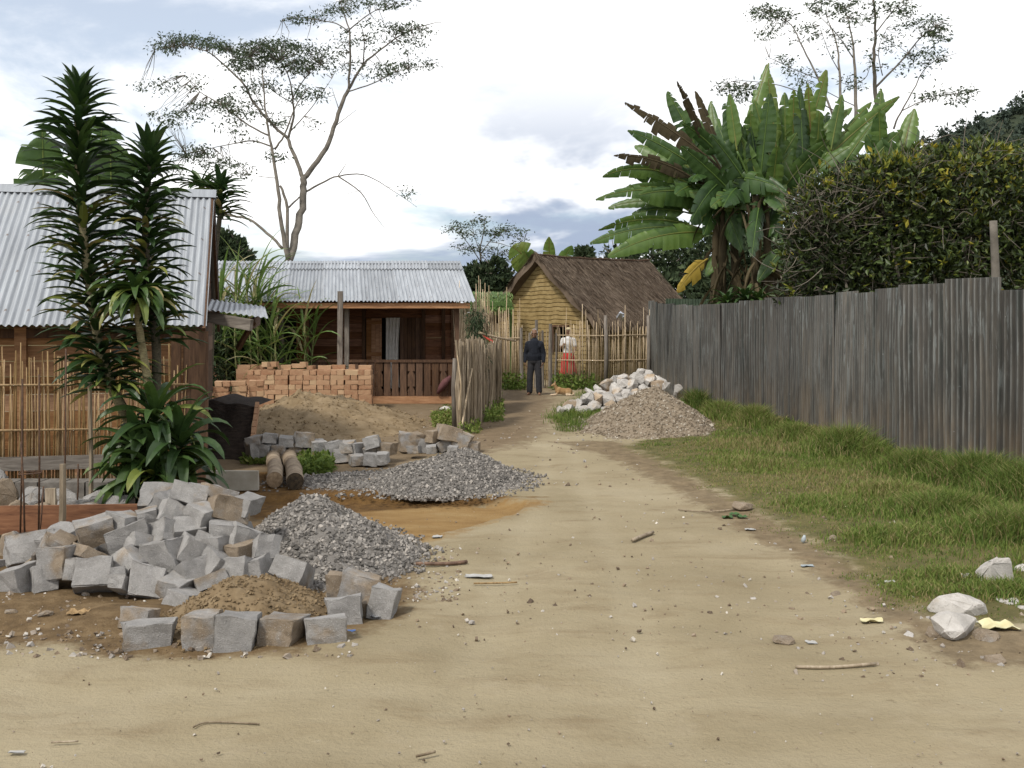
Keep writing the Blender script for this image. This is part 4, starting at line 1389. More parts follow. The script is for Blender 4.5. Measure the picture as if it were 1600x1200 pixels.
# --- white rocks in the grass at the right front
fr = [((1190, 800, 300, 140), .1, 'long whitish rock lying above the wedge shaped one, right foreground'), ((1170, 925, 290, 150), .15, 'wedge shaped whitish rock, lowest of the right foreground rocks'), ((1430, 600, 215, 190), .05, 'biggest white rock with a grey face, highest in the right foreground'), ((1225, 635, 140, 85), .3, 'small whitish rock in the grass left of the biggest white one'), ((1500, 782, 130, 80), .1, 'flat grey rock half sunk in grass near the right edge'), ((1580, 580, 100, 80), .2, 'whitish rock cut by the right edge beside the biggest white one'), ((1370, 985, 140, 80), .95, 'brown rounded rock under the cream husk'), ((1585, 825, 70, 70), .1, 'grey white rock at the right edge above the cream husk'), ((1040, 965, 90, 70), .95, 'brown clod left of the wedge shaped whitish rock'), ((1410, 1135, 105, 60), 1.0, 'reddish brown stone alone on the dirt at the lower right'), ((1140, 675, 50, 36), .1, 'tiny white stone in grass at the left tip of the group'), ((1240, 702, 75, 36), .1, 'small flat white stone between the rocks in the grass'), ((1320, 915, 60, 46), .0, 'small bright white stone beside the cream husk'), ((880, 980, 50, 40), .1, 'small round white stone on the dirt before the grass'), ((100, 1005, 110, 46), .9, 'flat brown stone on the road left of the right foreground rocks'), ((425, 722, 55, 36), .9, 'single tan pebble on the road beside the grass tip')]
for (x, y, w, h), tan, lb in fr:
    px, py, w, h = 1200 + x / 4, 750 + y / 4, w / 4, h / 4
    d = 2800 / (py + h / 2 - 500) + .06
    c = P(px, py, d)
    put_stone('foreground_rock', PALE if tan < .6 else GRAN, c, w / 1600 * d * 1.2, R.uniform(.8, 1.0) * min(w, 55) / 1600 * d + .03, h / 1600 * d * 1.3, (R.gauss(0, .1), R.gauss(0, .12), R.uniform(-.4, .4)), tan, .72 if tan < .6 else .35, True, label=lb, cat='rock', group='rocks at the right front')
for px, py, w, h, tan, lb, mt in [(1161, 793, 34, 16, 1.0, 'rusty brown clod at the road edge by the fence grass', GRAN), (696, 690, 26, 16, .5, '', None), (70, 645 + 315, 26, 12, .9, 'flat tan stone on the soil at the far left front', GRAN), (660, 655, 34, 18, .2, 'white boulder in weeds below the veranda corner', PALE), (612, 660, 18, 12, .3, '', None), (1300, 843, 20, 14, .9, 'dark clod at the tip of the grass by the plastic bottle', GRAN), (17, 957, 22, 10, .8, 'small tan stone at the far left on brown soil', GRAN), (134, 929, 16, 9, .9, 'small tan stone right below the big left heap', GRAN), (688, 640, 20, 12, 0, '', None)]:
    if mt is None: continue
    if 'boulder' in lb: px, py, w, h = 697, 640, 22, 12
    d = 2800 / (py + h / 2 - 500) + .03
    put_stone('loose_stone', mt, P(px, py, d), w / 1600 * d, w / 1600 * d * .8, h / 1600 * d, (0, R.gauss(0, .1), R.uniform(0, 3)), tan, .45 if mt == GRAN else .75, True, label=lb, cat='stone')

# ------------------------------------------------------------------ heaps of sand and gravel
SANDC = simple('heap_sand', (0.165, 0.117, 0.065), (0.27, 0.205, 0.127), 5, 0.95, spec=.1, bs_=.9, bd=.05, detail=9, tintv=.22)
SANDB = simple('small_heap_sand', (0.135, 0.094, 0.052), (0.235, 0.174, 0.104), 9, 0.95, spec=.1, bs_=.9, bd=.03, detail=9, tintv=.3)
GRAVC = stonemat('gravel_grey', [(0.0, (0.07, 0.065, 0.058)), (0.4, (0.145, 0.133, 0.12)), (0.75, (0.22, 0.203, 0.185)), (1.0, (0.34, 0.31, 0.275))], .2)
GRAVT = stonemat('gravel_tan', [(0.0, (0.11, 0.085, 0.058)), (0.4, (0.20, 0.158, 0.110)), (0.75, (0.26, 0.215, 0.16)), (1.0, (0.4, 0.36, 0.30))], .2)


def mound(name, label, mat, c, rx, ry, h, peak=(0, 0), nchip=0, csize=(.02, .05), flat=0.02, lump=0.03, cat='heap', tail=None, rot=0.0, skirt=0.25, seed=1.0):
    mb = MB()
    nr, na = 40, 110
    cr, sr = math.cos(rot), math.sin(rot)

    def hfun(u, a):
        edge = 1 + 0.14 * mnoise.noise((math.cos(a) * 1.3 + seed, math.sin(a) * 1.3, 0)) + 0.06 * mnoise.noise((math.cos(a) * 4 + seed, math.sin(a) * 4, 3))
        k = u
        x = math.cos(a) * rx * u * edge + peak[0] * (1 - k)
        y = math.sin(a) * ry * u * edge + peak[1] * (1 - k)
        z = h * (max(0, 1 - math.sqrt(u * u + flat)) ** 1.0)
        if u > 0.75: z = z * (1 - (u - .75) * 1.0) + 0
        z += (lump * mnoise.fractal((x * 2.3 + seed, y * 2.3, seed), 1, 2, 5) + lump * .35 * mnoise.noise((x * 9 + seed, y * 9, 1))) * (1 - u) ** .5
        if u >= 0.999: z = -0.04
        x, y = x * cr - y * sr, x * sr + y * cr
        return c[0] + x, c[1] + y, max(z, -0.04) + c[2]
    v = [hfun(i / nr, 2 * math.pi * j / na) for i in range(nr + 1) for j in range(na)]
    f = [(i * na + j, (i + 1) * na + j, (i + 1) * na + (j + 1) % na, i * na + (j + 1) % na) for i in range(nr) for j in range(na)]
    mb.add(v, np.array(f), .35)
    if nchip:
        pts = []
        for _ in range(nchip):
            u = math.sqrt(R.random()) * (1 + (skirt * R.random() ** 2))
            a = R.random() * 2 * math.pi
            q = hfun(min(u, .985), a)
            e = max(u, 1)
            x, y = c[0] + (q[0] - c[0]) * e, c[1] + (q[1] - c[1]) * e
            pts.append((x, y, (q[2] if u < .985 else c[2]) + .004))
        chips(mb, np.array(pts), NP.uniform(csize[0], csize[1], nchip) , .75)
    o = mb.build(name, mat, loc=A3(c[0], c[1], c[2]))
    o.data.polygons.foreach_set('use_smooth', np.array([p.index < nr * na for p in o.data.polygons]))
    return tag(o, label, cat)


def at_(px, d): return (px - 800) / 1600 * d


mound('sand_heap', 'big tan sand heap before the stack of orange bricks', SANDC, (at_(512, 17.0), 17.0, 0), 1.75, 2.5, .62, peak=(-.40, .25), flat=.03, lump=.13, seed=3.3, nchip=1600, csize=(.012, .045))
mound('sand_heap', 'small brown sand heap inside the front kerb of blocks', SANDB, (at_(390, 6.05), 6.05, 0), .50, .62, .27, peak=(.03, .05), flat=.03, lump=.09, seed=7.1, nchip=1500, csize=(.006, .026))
mound('gravel_heap', 'coarse grey gravel heap beside the big heap of blocks', GRAVC, (at_(496, 7.75), 7.75, 0), .72, 1.08, .42, peak=(-.06, .1), nchip=6800, csize=(.014, .038), flat=.03, lump=.05, seed=2.2, rot=.15)
mound('gravel_heap', 'fine grey gravel heap in the middle distance beside the road', GRAVC, (at_(692, 11.15), 11.15, 0), .88, .98, .36, peak=(.22, .12), nchip=7500, csize=(.014, .036), flat=.03, lump=.04, seed=5.9, skirt=.35)
mound('gravel_heap', 'low grey gravel spread left of the fine gravel heap', GRAVC, (at_(560, 11.2), 11.2, -.02), .80, .65, .10, nchip=2300, csize=(.018, .045), flat=.05, lump=.02, seed=8.2, skirt=.6)
mound('gravel_heap', 'tan gravelly sand heap before the pale rocks by the sheet fence', GRAVT, (at_(1012, 16.9), 16.9, 0), 1.12, 2.3, .70, peak=(.12, .0), nchip=6500, csize=(.015, .045), flat=.02, lump=.05, seed=4.4, skirt=.3)

# ------------------------------------------------------------------ stack of bricks
m, nt, bs, _ = newmat('fired_brick')
oi = nd(nt, 'ShaderNodeObjectInfo')
v = mapped(nt, 'Object', (1, 1, 1))
n = noise(nt, v, 22, 6, .7)
c = ramp(nt, oi.outputs['Random'], [(0, (0.27, 0.138, 0.078)), (.5, (0.35, 0.205, 0.122)), (.85, (0.40, 0.255, 0.155)), (1, (0.43, 0.305, 0.185))])
c = mix(nt, sstep(nt, n, .35, .75), c, mix(nt, .5, c, (0.46, 0.32, 0.19)))
fin(nt, bs, c, .9, 0, .2)
bump(nt, bs, n, .4, .008)
BRICK = m
bmeshes = []
for k in range(4):
    bm = bmesh.new(); bmesh.ops.create_cube(bm, size=1)
    for v_ in bm.verts: v_.co = Vector((v_.co.x * .262 + R.gauss(0, .004), v_.co.y * .127 + R.gauss(0, .004), v_.co.z * .093 + R.gauss(0, .003)))
    bmesh.ops.bevel(bm, geom=list(bm.edges), offset=.003, segments=1, affect='EDGES')
    bmesh.ops.subdivide_edges(bm, edges=list(bm.edges), cuts=1)
    for v_ in bm.verts: v_.co += Vector((R.gauss(0, .0015), R.gauss(0, .0015), R.gauss(0, .0015)))
    bm.verts.index_update()
    b_ = MB(); bm_to(b_, bm, Matrix.Identity(4)); me = b_.mesh('brick', A3(0, 0, 0)); me.materials.append(BRICK); bmeshes.append(me)


def brick(c, rz, label, group='bricks of the orange stack', rx=0.0, ry=0.0):
    o = bpy.data.objects.new('brick', R.choice(bmeshes))
    o.location = c; o.rotation_euler = (rx, ry, rz)
    C.objects.link(o); W[o.name] = np.asarray(c, float)
    tag(o, label, 'brick', group)


YK = 20.1
xr = at_(581, YK)
NC, NR = 9, 8
for cidx in range(NC):
    for r in range(NR):
        xc = xr - .135 - cidx * .272
        z = .045 + r * .096
        jx = R.gauss(0, .008)
        if cidx < 2: place = ('right end column', 'second column from the right')[cidx]
        else: place = ORD[cidx] + ' column from the right'
        rowname = ORD[NR - 1 - r] + ' course down'
        if (r + cidx) % 2 == 0:
            brick((xc + jx, YK + .06, z), R.gauss(0, .03), f'sideways orange brick, {place}, {rowname}')
            if r >= 5: brick((xc + jx, YK + .20, z), R.gauss(0, .03), 'orange brick in the rear row of the stack', 'bricks behind the front face')
        else:
            for s in (-1, 1):
                brick((xc + jx + s * .066, YK + .125, z), math.pi / 2 + R.gauss(0, .04), f'end on orange brick, {"left" if s < 0 else "right"} half, {place}, {rowname}')
for k in range(10):    # back row, only its top seen
    brick((xr - .2 - k * .27, YK + .50 + R.gauss(0, .02), .81 + R.gauss(0, .012)), R.gauss(0, .05) + (math.pi / 2 if k % 3 == 1 else 0), 'orange brick in the uneven top layer behind the front face', 'bricks of the top layer')
    for r in (5, 6, 7):
        brick((xr - .2 - k * .27, YK + .42, .045 + r * .096), R.gauss(0, .03), 'orange brick in the rear row of the stack', 'bricks behind the front face')
YL = 18.3
xl = at_(412, YL)
for cidx in range(4):
    for r in range(6):
        xc = xl - .135 - cidx * .272
        z = .045 + .10 + r * .096
        place = ('right end', 'second from right', 'third from right', 'left end')[cidx]
        rowname = ORD[5 - r] + ' course down'
        yy = YL - cidx * .12
        if (r + cidx) % 2 == 0:
            brick((xc + R.gauss(0, .008), yy, z), R.gauss(0, .05) + .2, f'darker orange brick of the near wing, {place} pillar, {rowname}', 'bricks of the near left wing')
        else:
            for s in (-1, 1):
                brick((xc + s * .066, yy + .06, z), math.pi / 2 + R.gauss(0, .05) + .2, f'darker brick end in the near wing, {"left" if s < 0 else "right"} half, {place} pillar, {rowname}', 'bricks of the near left wing')
for px, py, d, lb in [(418, 577, 20.2, 'yellowish brick lying loose on top of the stack at its left'), (429, 578, 20.3, 'second loose brick on top, right of the yellowish one'), (475, 579, 20.2, 'single loose brick standing on the middle of the stack top')]:
    c = P(px, py, d); c[2] = .875; brick(c, R.uniform(1.2, 1.9), lb, 'loose bricks on the stack')
for px, py in [(583, 643), (592, 648), (600, 652), (604, 647), (609, 658), (616, 661), (588, 651)]:
    g = G(px, py + 3); brick((g[0], g[1], .045), R.uniform(0, 3), 'broken orange brick lying at the right foot of the stack', 'bricks fallen by the stack', R.gauss(0, .3), R.gauss(0, .3))

# dark burlap sheet hung over the near left end of the stack
m, nt, bs, _ = newmat('dark_burlap')
n = noise(nt, mapped(nt, 'Object', (1, 1, 4)), 9, 6, .7)
c = ramp(nt, n, [(.3, (0.012, 0.009, 0.007)), (.7, (0.045, 0.033, 0.026))])
fin(nt, bs, c, .9, 0, .15); bump(nt, bs, n, .8, .02)
mb = MB()
q = [(322, 626, 14.2), (397, 634, 13.6), (384, 727, 12.6), (322, 722, 12.9)]
nx_, nz_ = 22, 16
vv = []
p00, p10, p11, p01 = [P(*a) for a in q]
for k in range(nz_ + 1):
    for i in range(nx_ + 1):
        u, w = i / nx_, k / nz_
        p = (p00 * (1 - u) + p10 * u) * (1 - w) + (p01 * (1 - u) + p11 * u) * w
        p = p + A3(.012 * math.sin(w * 14) * (u > .9), .05 * math.sin(u * 7 + w * 3) + .02 * mnoise.noise((u * 6, w * 6, 0)), .015 * math.sin(u * 11) * (1 - w))
        vv.append(p)
mb.add(vv, np.array([(k * (nx_ + 1) + i, k * (nx_ + 1) + i + 1, (k + 1) * (nx_ + 1) + i + 1, (k + 1) * (nx_ + 1) + i) for k in range(nz_) for i in range(nx_)]))
tp = [vv[i] for i in range(nx_ + 1)]
mb.add(tp + [p + A3(-.1, 1.5, -.02) for p in tp], np.array([(i, nx_ + 1 + i, nx_ + 2 + i, i + 1) for i in range(nx_)]))
tag(mb.build('burlap_sheet', m, smooth=True), 'dark brown burlap sheet draped down beside the sand heap', 'sheet')
mb = MB()
for k in range(9):
    w0, w1 = k / 9, (k + 1) / 9 - .012
    a, b = p10 * (1 - w0) + p11 * w0, p10 * (1 - w1) + p11 * w1
    beam(mb, a + A3(.03, .06, 0), b + A3(.03, .06, 0), .05, .12, t=R.random())
o = mb.build('brick_pillar', BRICK)
tag(o, 'thin reddish brick edge showing along the side of the burlap sheet', 'brick pillar')

# ------------------------------------------------------------------ logs, slab, timber and steel at the building plot
BARK = simple('log_bark', (0.16, 0.115, 0.075), (0.33, 0.265, 0.19), 7, .9, stretch=(1, 1, 1), bs_=.6, bd=.015)
ENDW = simple('log_end', (0.15, 0.10, 0.06), (0.30, 0.22, 0.14), 30, .9)
DEND = simple('log_dark_end', (0.02, 0.015, 0.01), (0.07, 0.05, 0.03), 30, .9)
for (nx0, ny0, fx0, fy0, r, en, lb) in [(429, 762, 428, 718, .085, ENDW, 'left one of two short logs lying by the gravel, pale broken end'), (461, 765, 452, 717, .09, DEND, 'right one of two short logs lying by the gravel, dark round end')]:
    a, b = G(nx0, ny0), G(fx0, fy0)
    a[2] = b[2] = r * .95
    t_ = thing('log', lb, 'log', (a + b) / 2 * A3(1, 1, 0), 'short logs')
    mb = MB(); pts = smoothpts([a, a * .66 + b * .34 + A3(.012, 0, .008), a * .3 + b * .7 - A3(.01, 0, 0), b], 4)
    tube(mb, pts, np.array([r * (1 + .05 * math.sin(i * 2.1)) for i in range(len(pts))]), 14, cap=False); mb.build('trunk', BARK, t_, smooth=True)
    mb = MB(); dd_ = unit(b - a)
    s_, u_ = frame(dd_)[1:]
    ring = [a + (s_ * math.cos(k / 14 * 6.283) + u_ * math.sin(k / 14 * 6.283)) * r * .99 for k in range(14)]
    ring2 = [b + (s_ * math.cos(k / 14 * 6.283) + u_ * math.sin(k / 14 * 6.283)) * r * .99 for k in range(14)]
    mb.add(ring + [a - dd_ * .012], [(k, (k + 1) % 14, 14) for k in range(14)]); mb.build('cut_end', en, t_); mb = MB(); mb.add(ring2 + [b + dd_ * .012], [((k + 1) % 14, k, 14) for k in range(14)]); mb.build('cut_end', en, t_)
CONC = simple('concrete', (0.26, 0.235, 0.19), (0.36, 0.335, 0.285), 6, .9, bs_=.2)
mb = MB(); g = G(402, 767); w_ = (402 - 320) / 1600 * g[1]
box(mb, (g[0] - w_ / 2, g[1] + .05, .10), (w_, .08, .20), t=.5, jit=.004)
tag(mb.build('concrete_slab', CONC), 'plain pale concrete slab on edge left of the logs', 'slab')
GREYR = simple('rubble_grey', (0.09, 0.082, 0.074), (0.19, 0.175, 0.155), 10, .9)
mb = MB(); a, b = G(-60, 843), G(228, 838)
beam(mb, a + A3(0, 0, .035 + .115), b + A3(0, 0, .035 + .115), .03, .225, t=.55)
tag(mb.build('shuttering_board', REDW), 'long brown shuttering board on edge behind the left end of the heap', 'board')
# the rebar cage behind the board
REBAR = simple('rusty_steel', (0.045, 0.028, 0.02), (0.11, 0.06, 0.035), 30, .7, .3)
rb = thing('rebar_cage', 'rusty upright steel rods tied with rings rising behind the shuttering board', 'rebar', G(47, 858))
for (xt, yt, xb, yb, dd_) in [(35, 592, 31, 862, 7.9), (61, 585, 60, 862, 7.9), (33, 690, 39, 862, 7.75), (103, 545, 99, 845, 8.3), (122, 725, 120, 800, 8.9), (68, 760, 58, 864, 7.7)]:
    mb = MB(); a, b = P(xb, yb, dd_), P(xt, yt, dd_); tube(mb, [a, (a + b) / 2 + A3(.006, 0, 0), b], .007, 6); mb.build('rod', REBAR, rb, smooth=True)
for (y, d) in [(740, 7.9), (853, 7.8), (858, 7.8)]:
    mb = MB(); tube(mb, [P(29, y + 2, d - .08), P(64, y - 1, d - .08), P(66, y - 4, d + .08), P(31, y - 2, d + .08), P(29, y + 2, d - .08)], .006, 5); mb.build('tie_ring', REBAR, rb, smooth=True)
mb = MB(); tube(mb, smoothpts([P(104, 828, 7.95), P(116, 842, 7.7), P(117, 855, 7.5), P(112, 862, 7.5)], 4), .005, 5)
tag(mb.build('bent_wire', REBAR, smooth=True), 'bent dark wire sticking out between the board and the heap', 'wire')
STK = wood('stake_wood', (0.11, 0.08, 0.05), (0.24, 0.19, 0.13), (0.36, 0.30, 0.22), (9, 9, 1.2))
for (xt, yt, xb, yb, w_, lb) in [(98, 725, 95, 845, .055, 'split wooden stake standing against the shuttering board'), (140, 597, 142, 795, .04, 'tall thin knotty stake left of the dracaena')]:
    a = G(xb, yb) if yb > 800 else P(xb, yb, 9.2)
    b = P(xt, yt, a[1]); mb = MB()
    if yb > 800: a = P(xb, yb, 7.98); b = P(xt, yt, 7.98)
    tube(mb, [a - A3(0, 0, .1), a * .6 + b * .4 + A3(.008, 0, 0), b], A3(w_ * .55, w_ * .5, w_ * .45), 5, t=.5)
    tag(mb.build('stake', STK), lb, 'stake')
mb = MB(); beam(mb, P(79, 763, 9.0), P(80, 800, 9.0), .09, .03, t=.8, up=(0, 1, 0))
tag(mb.build('short_plank', STK), 'short pale plank upright behind the shuttering board', 'plank')
mb = MB(); beam(mb, P(52, 880, 6.95), P(88, 838, 7.4), .02, .11, t=.3)
tag(mb.build('leaning_board', GREYW), 'small dark board leaning out from under the shuttering board', 'board')
mb = MB(); tube(mb, [P(4, 905, 6.75), P(36, 886, 6.95), P(64, 862, 7.2)], A3(.018, .016, .012), 6, t=.6)
tag(mb.build('stick', STK), 'thick brown stick lying on the soil left of the heap', 'stick')
# rubble inside the foundation
rub = [(8, 772, 40, 44, 'brown', .95), (48, 778, 40, 30, 'grey', .2), (66, 790, 30, 16, 'orange', 1.0), (106, 776, 60, 18, 'pale', .4), (118, 788, 50, 22, 'grey', .1), (150, 776, 46, 20, 'pale', .3), (30, 790, 28, 18, 'brown', .9), (14, 855, 28, 40, 'tan', .8), (36, 848, 26, 26, 'grey', .2), (-8, 748, 26, 30, 'grey', .1), (136, 790, 34, 14, 'tan', .7), (62, 852, 24, 26, 'grey', .3), (185, 782, 44, 22, 'grey', .2)]
for i, (px, py, w, h, tone, tan) in enumerate(rub):
    d = 7.6 if py > 830 else 9.3 - (py - 770) * .02
    put_stone('rubble_stone', GRAN, P(px, py, d) + A3(0, 0, -.02), w / 1600 * d * 1.1, .22, h / 1600 * d * 1.3, (R.gauss(0, .2), R.gauss(0, .2), R.uniform(0, 3)), tan, .55, True, cat='stone', group='rubble in the foundation',
              label=f'{tone} rubble stone {"below" if py > 830 else "behind"} the shuttering board, {ORD[i]} of the rubble counted from the rebar')
mb = MB(); g = P(20, 800, 9.2)
mbp = A3(g[0] - .2, 9.4, 0)
mound('soil_heap', 'low brown soil bank inside the foundation behind the shuttering board', SANDB, (at_(60, 8.9), 8.9, -.02), 1.25, .55, .13, lump=.06, seed=9.9, nchip=300, csize=(.02, .05))
mb = MB(); a, b = P(-40, 757, 10.1), P(215, 757, 10.1)
for k in range(7):
    u0, u1 = k / 7, (k + 1) / 7 - .01
    beam(mb, a + (b - a) * u0 - A3(0, 0, .06), a + (b - a) * u1 - A3(0, 0, .06), .25, .20, t=R.random())
tag(mb.build('foundation_wall', GREYR), 'low grey foundation wall before the foot of the bamboo fence', 'wall')

# ------------------------------------------------------------------ litter
def twig(name, pts, r, mat, lb, cat):
    mb = MB(); p = []
    for x, y in pts:
        g = G(x, y); g[2] = float(hz(g[0], g[1])) + r + .004; p.append(g)
    tube(mb, smoothpts(p, 3), r, 5, t=R.random())
    tag(mb.build(name, mat, smooth=True), lb, cat)


twig('twig', [(1243, 1043), (1300, 1045), (1368, 1042)], .009, STK, 'long thin brown stick on the road at the lower right', 'twig')
twig('twig', [(988, 850), (1005, 842), (1020, 836)], .016, STK, 'short brown stick in the middle of the road', 'twig')
twig('twig', [(650, 882), (700, 884), (730, 882)], .014, DARKW, 'brown stick at the right tail of the near gravel heap', 'twig')
twig('twig', [(302, 1138), (318, 1131), (352, 1131), (405, 1136)], .004, STK, 'thin curved twig on the road at the lower left', 'twig')
twig('twig', [(650, 1188), (668, 1184), (680, 1181)], .006, STK, 'tiny bent twig at the bottom edge of the road', 'twig')
twig('twig', [(568, 756), (590, 753)], .022, STALK, 'short pale piece of cane lying on the gravel', 'cane')
twig('twig', [(740, 915), (780, 914), (808, 913)], .006, CANE, 'straight yellow straw on the road right of the gravel tail', 'straw')
twig('twig', [(80, 1162), (122, 1161)], .004, STK, 'faint thin straw lying at the lower left of the road', 'straw')
twig('twig', [(1060, 798), (1105, 803), (1150, 800)], .007, STK, 'thin twig at the grass edge beside the rusty clod', 'twig')
WHITE = simple('white_paper', (0.28, 0.275, 0.26), (0.40, 0.39, 0.37), 20, .8)
BLUE = simple('blue_plastic', (0.06, 0.14, 0.36), (0.10, 0.20, 0.46), 20, .4)
CLEAR = simple('clear_plastic', (0.26, 0.29, 0.30), (0.38, 0.42, 0.44), 20, .25)
CREAM = simple('cream_husk', (0.48, 0.42, 0.22), (0.60, 0.56, 0.36), 9, .7)
GREENL = simple('fallen_leaf_green', (0.03, 0.07, 0.02), (0.06, 0.12, 0.035), 20, .6)


def scrap(name, px, py, w, h, mat, lb, cat, curl=.4, nx_=6, ny_=4, th=.003):
    g = G(px, py); d = g[1]; g[2] = float(hz(g[0], g[1]))
    W_, H_ = w / 1600 * d, max(h / 1600 * d * 1.7, .02)
    mb = MB(); top_ = []
    sd = R.random() * 9
    for k in range(ny_ + 1):
        for i in range(nx_ + 1):
            u, v_ = i / nx_ - .5, k / ny_ - .5
            e = 1 + .25 * mnoise.noise((u * 3 + sd, v_ * 3, sd))
            top_.append(g + A3(u * W_ * e, v_ * H_ * e, .006 + curl * W_ * .25 * (abs(mnoise.noise((u * 4 + sd, v_ * 4, 0))) * 1.6 + 1.2 * v_ * v_)))
    n_ = len(top_)
    low_ = [p - A3(0, 0, th) for p in top_]
    f = []
    for k in range(ny_):
        for i in range(nx_):
            a = k * (nx_ + 1) + i
            f += [(a, a + 1, a + nx_ + 2, a + nx_ + 1), (n_ + a + nx_ + 1, n_ + a + nx_ + 2, n_ + a + 1, n_ + a)]
    mb.add(top_ + low_, np.array(f)); tag(mb.build(name, mat, smooth=True), lb, cat)


scrap('paper_scrap', 748, 902, 44, 10, WHITE, 'long white paper strip on the road right of the gravel', 'paper', .15)
scrap('plastic_scrap', 545, 987, 18, 6, BLUE, 'small blue plastic scrap by the right kerb block', 'plastic', .2)
scrap('foil_scrap', 587, 965, 16, 7, SILVER, 'small shiny foil scrap below the rightmost kerb slab', 'foil', .9)
scrap('dry_husk', 1563, 990, 50, 22, CREAM, 'cream coloured dry husk with a ragged edge at the right edge', 'husk', 1.0)
scrap('dry_husk', 1363, 975, 34, 10, CREAM, 'pale flat husk on the dirt left of the foreground rocks', 'husk', .4)
scrap('paper_scrap', 1268, 1004, 16, 8, WHITE, 'white paper chip on the road below the grass tip', 'paper', .5)
scrap('paper_scrap', 1262, 886, 20, 7, CLEAR, 'flat pale plastic scrap on the dirt below the bottle', 'plastic', .3)
scrap('paper_scrap', 683, 838, 14, 8, WHITE, 'white paper scrap on the dirt above the gravel tail', 'paper', .6)
scrap('paper_scrap', 1172, 829, 16, 6, WHITE, 'white wrapper at the grass edge below the fallen leaves', 'paper', .3)
scrap('paper_scrap', 1392, 916, 18, 8, WHITE, 'white scrap in the short grass left of the white rocks', 'paper', .5)
scrap('paper_scrap', 26, 1174, 24, 4, WHITE, 'small white scrap in the bottom left corner of the road', 'paper', .1)
scrap('straw_tuft', 122, 962, 30, 12, CANE, 'small tuft of yellow straw on the soil at the left front', 'straw', 1.0)
scrap('bone_scrap', 1319, 801, 16, 10, CREAM, 'small cream bone like scrap in the grass', 'scrap', 1.0)
for i in range(3):
    scrap('fallen_leaf', 1137 + i * 11, 812 - (i % 2) * 4, 16, 8, GREENL, ('left', 'middle', 'right')[i] + 'most of three green leaves fallen at the grass edge' if i != 1 else 'middle one of three green leaves fallen at the grass edge', 'leaf', 1.0)
mb = MB(); g = G(1254, 851); tube(mb, [g + A3(0, 0, .02), g + A3(.01, 0, .045), g + A3(.015, 0, .07), g + A3(.016, 0, .075)], A3(.016, .018, .011, .006), 8)
tag(mb.build('plastic_bottle', CLEAR, smooth=True), 'squashed clear plastic bottle end at the tip of the grass', 'bottle')
# ------------------------------------------------------------------ plant materials
DRAC = leafmat('dracaena_leaf', [(0, (0.012, 0.026, 0.009)), (.35, (0.024, 0.052, 0.016)), (.7, (0.055, 0.10, 0.024)), (.9, (0.17, 0.20, 0.045)), (1, (0.28, 0.21, 0.10))], .18, .42)
BANA = leafmat('banana_leaf', [(0, (0.012, 0.030, 0.012)), (.35, (0.048, 0.096, 0.026)), (.6, (0.105, 0.175, 0.038)), (.85, (0.18, 0.21, 0.05)), (1, (0.23, 0.17, 0.06))], .3, .42)
BROWNL = leafmat('withered_leaf', [(0, (0.032, 0.026, 0.016)), (.5, (0.075, 0.060, 0.035)), (1, (0.15, 0.118, 0.068))], .2, .8, .1)
YELL = leafmat('yellow_leaf', [(0, (0.30, 0.20, 0.03)), (.6, (0.42, 0.30, 0.05)), (1, (0.35, 0.27, 0.08))], .3, .6)
SUGAR = leafmat('cane_leaf', [(0, (0.045, 0.085, 0.020)), (.45, (0.11, 0.185, 0.045)), (.8, (0.20, 0.28, 0.09)), (1, (0.35, 0.30, 0.16))], .3, .45)
CROT = leafmat('shrub_leaf', [(0, (0.012, 0.018, 0.008)), (.4, (0.034, 0.050, 0.016)), (.68, (0.080, 0.118, 0.028)), (.86, (0.24, 0.25, 0.035)), (1, (0.42, 0.34, 0.045))], .22, .5)
TREEL = leafmat('tree_leaf', [(0, (0.028, 0.044, 0.028)), (.5, (0.056, 0.084, 0.046)), (1, (0.095, 0.125, 0.066))], .35, .6)
FARL = leafmat('far_leaf', [(0, (0.022, 0.034, 0.019)), (.5, (0.052, 0.074, 0.038)), (1, (0.105, 0.13, 0.062))], .15, .8, .1)
GRASSM = leafmat('grass_blade', [(0, (0.046, 0.072, 0.016)), (.35, (0.104, 0.158, 0.034)), (.62, (0.175, 0.222, 0.054)), (.82, (0.23, 0.20, 0.085)), (1, (0.32, 0.25, 0.135))], .3, .7, .15)
TRUNK = simple('pale_bark', (0.085, 0.075, 0.062), (0.185, 0.165, 0.138), 3.5, .9, bs_=.5, bd=.02)
TWIG = simple('grey_twig', (0.095, 0.082, 0.062), (0.175, 0.155, 0.125), 6, .9, bs_=0)
DSTEM = simple('dracaena_stem', (0.12, 0.10, 0.055), (0.27, 0.235, 0.13), 30, .85, stretch=(1, 1, 3), bs_=.6, bd=.01)
DKST = simple('dark_dracaena_stem', (0.035, 0.032, 0.022), (0.10, 0.085, 0.055), 30, .85, stretch=(1, 1, 3), bs_=.6, bd=.01)


# ------------------------------------------------------------------ the tall dracaena
DD = 9.5
base = G(238, 800)
dr = thing('dracaena', 'tall many stemmed dracaena with dark strappy leaves before the tin roofed house', 'plant', base)


def dprof(u): return min(1, .35 + u * 2.2) * (1 - u ** 3) ** .8 if u < 1 else 0.0


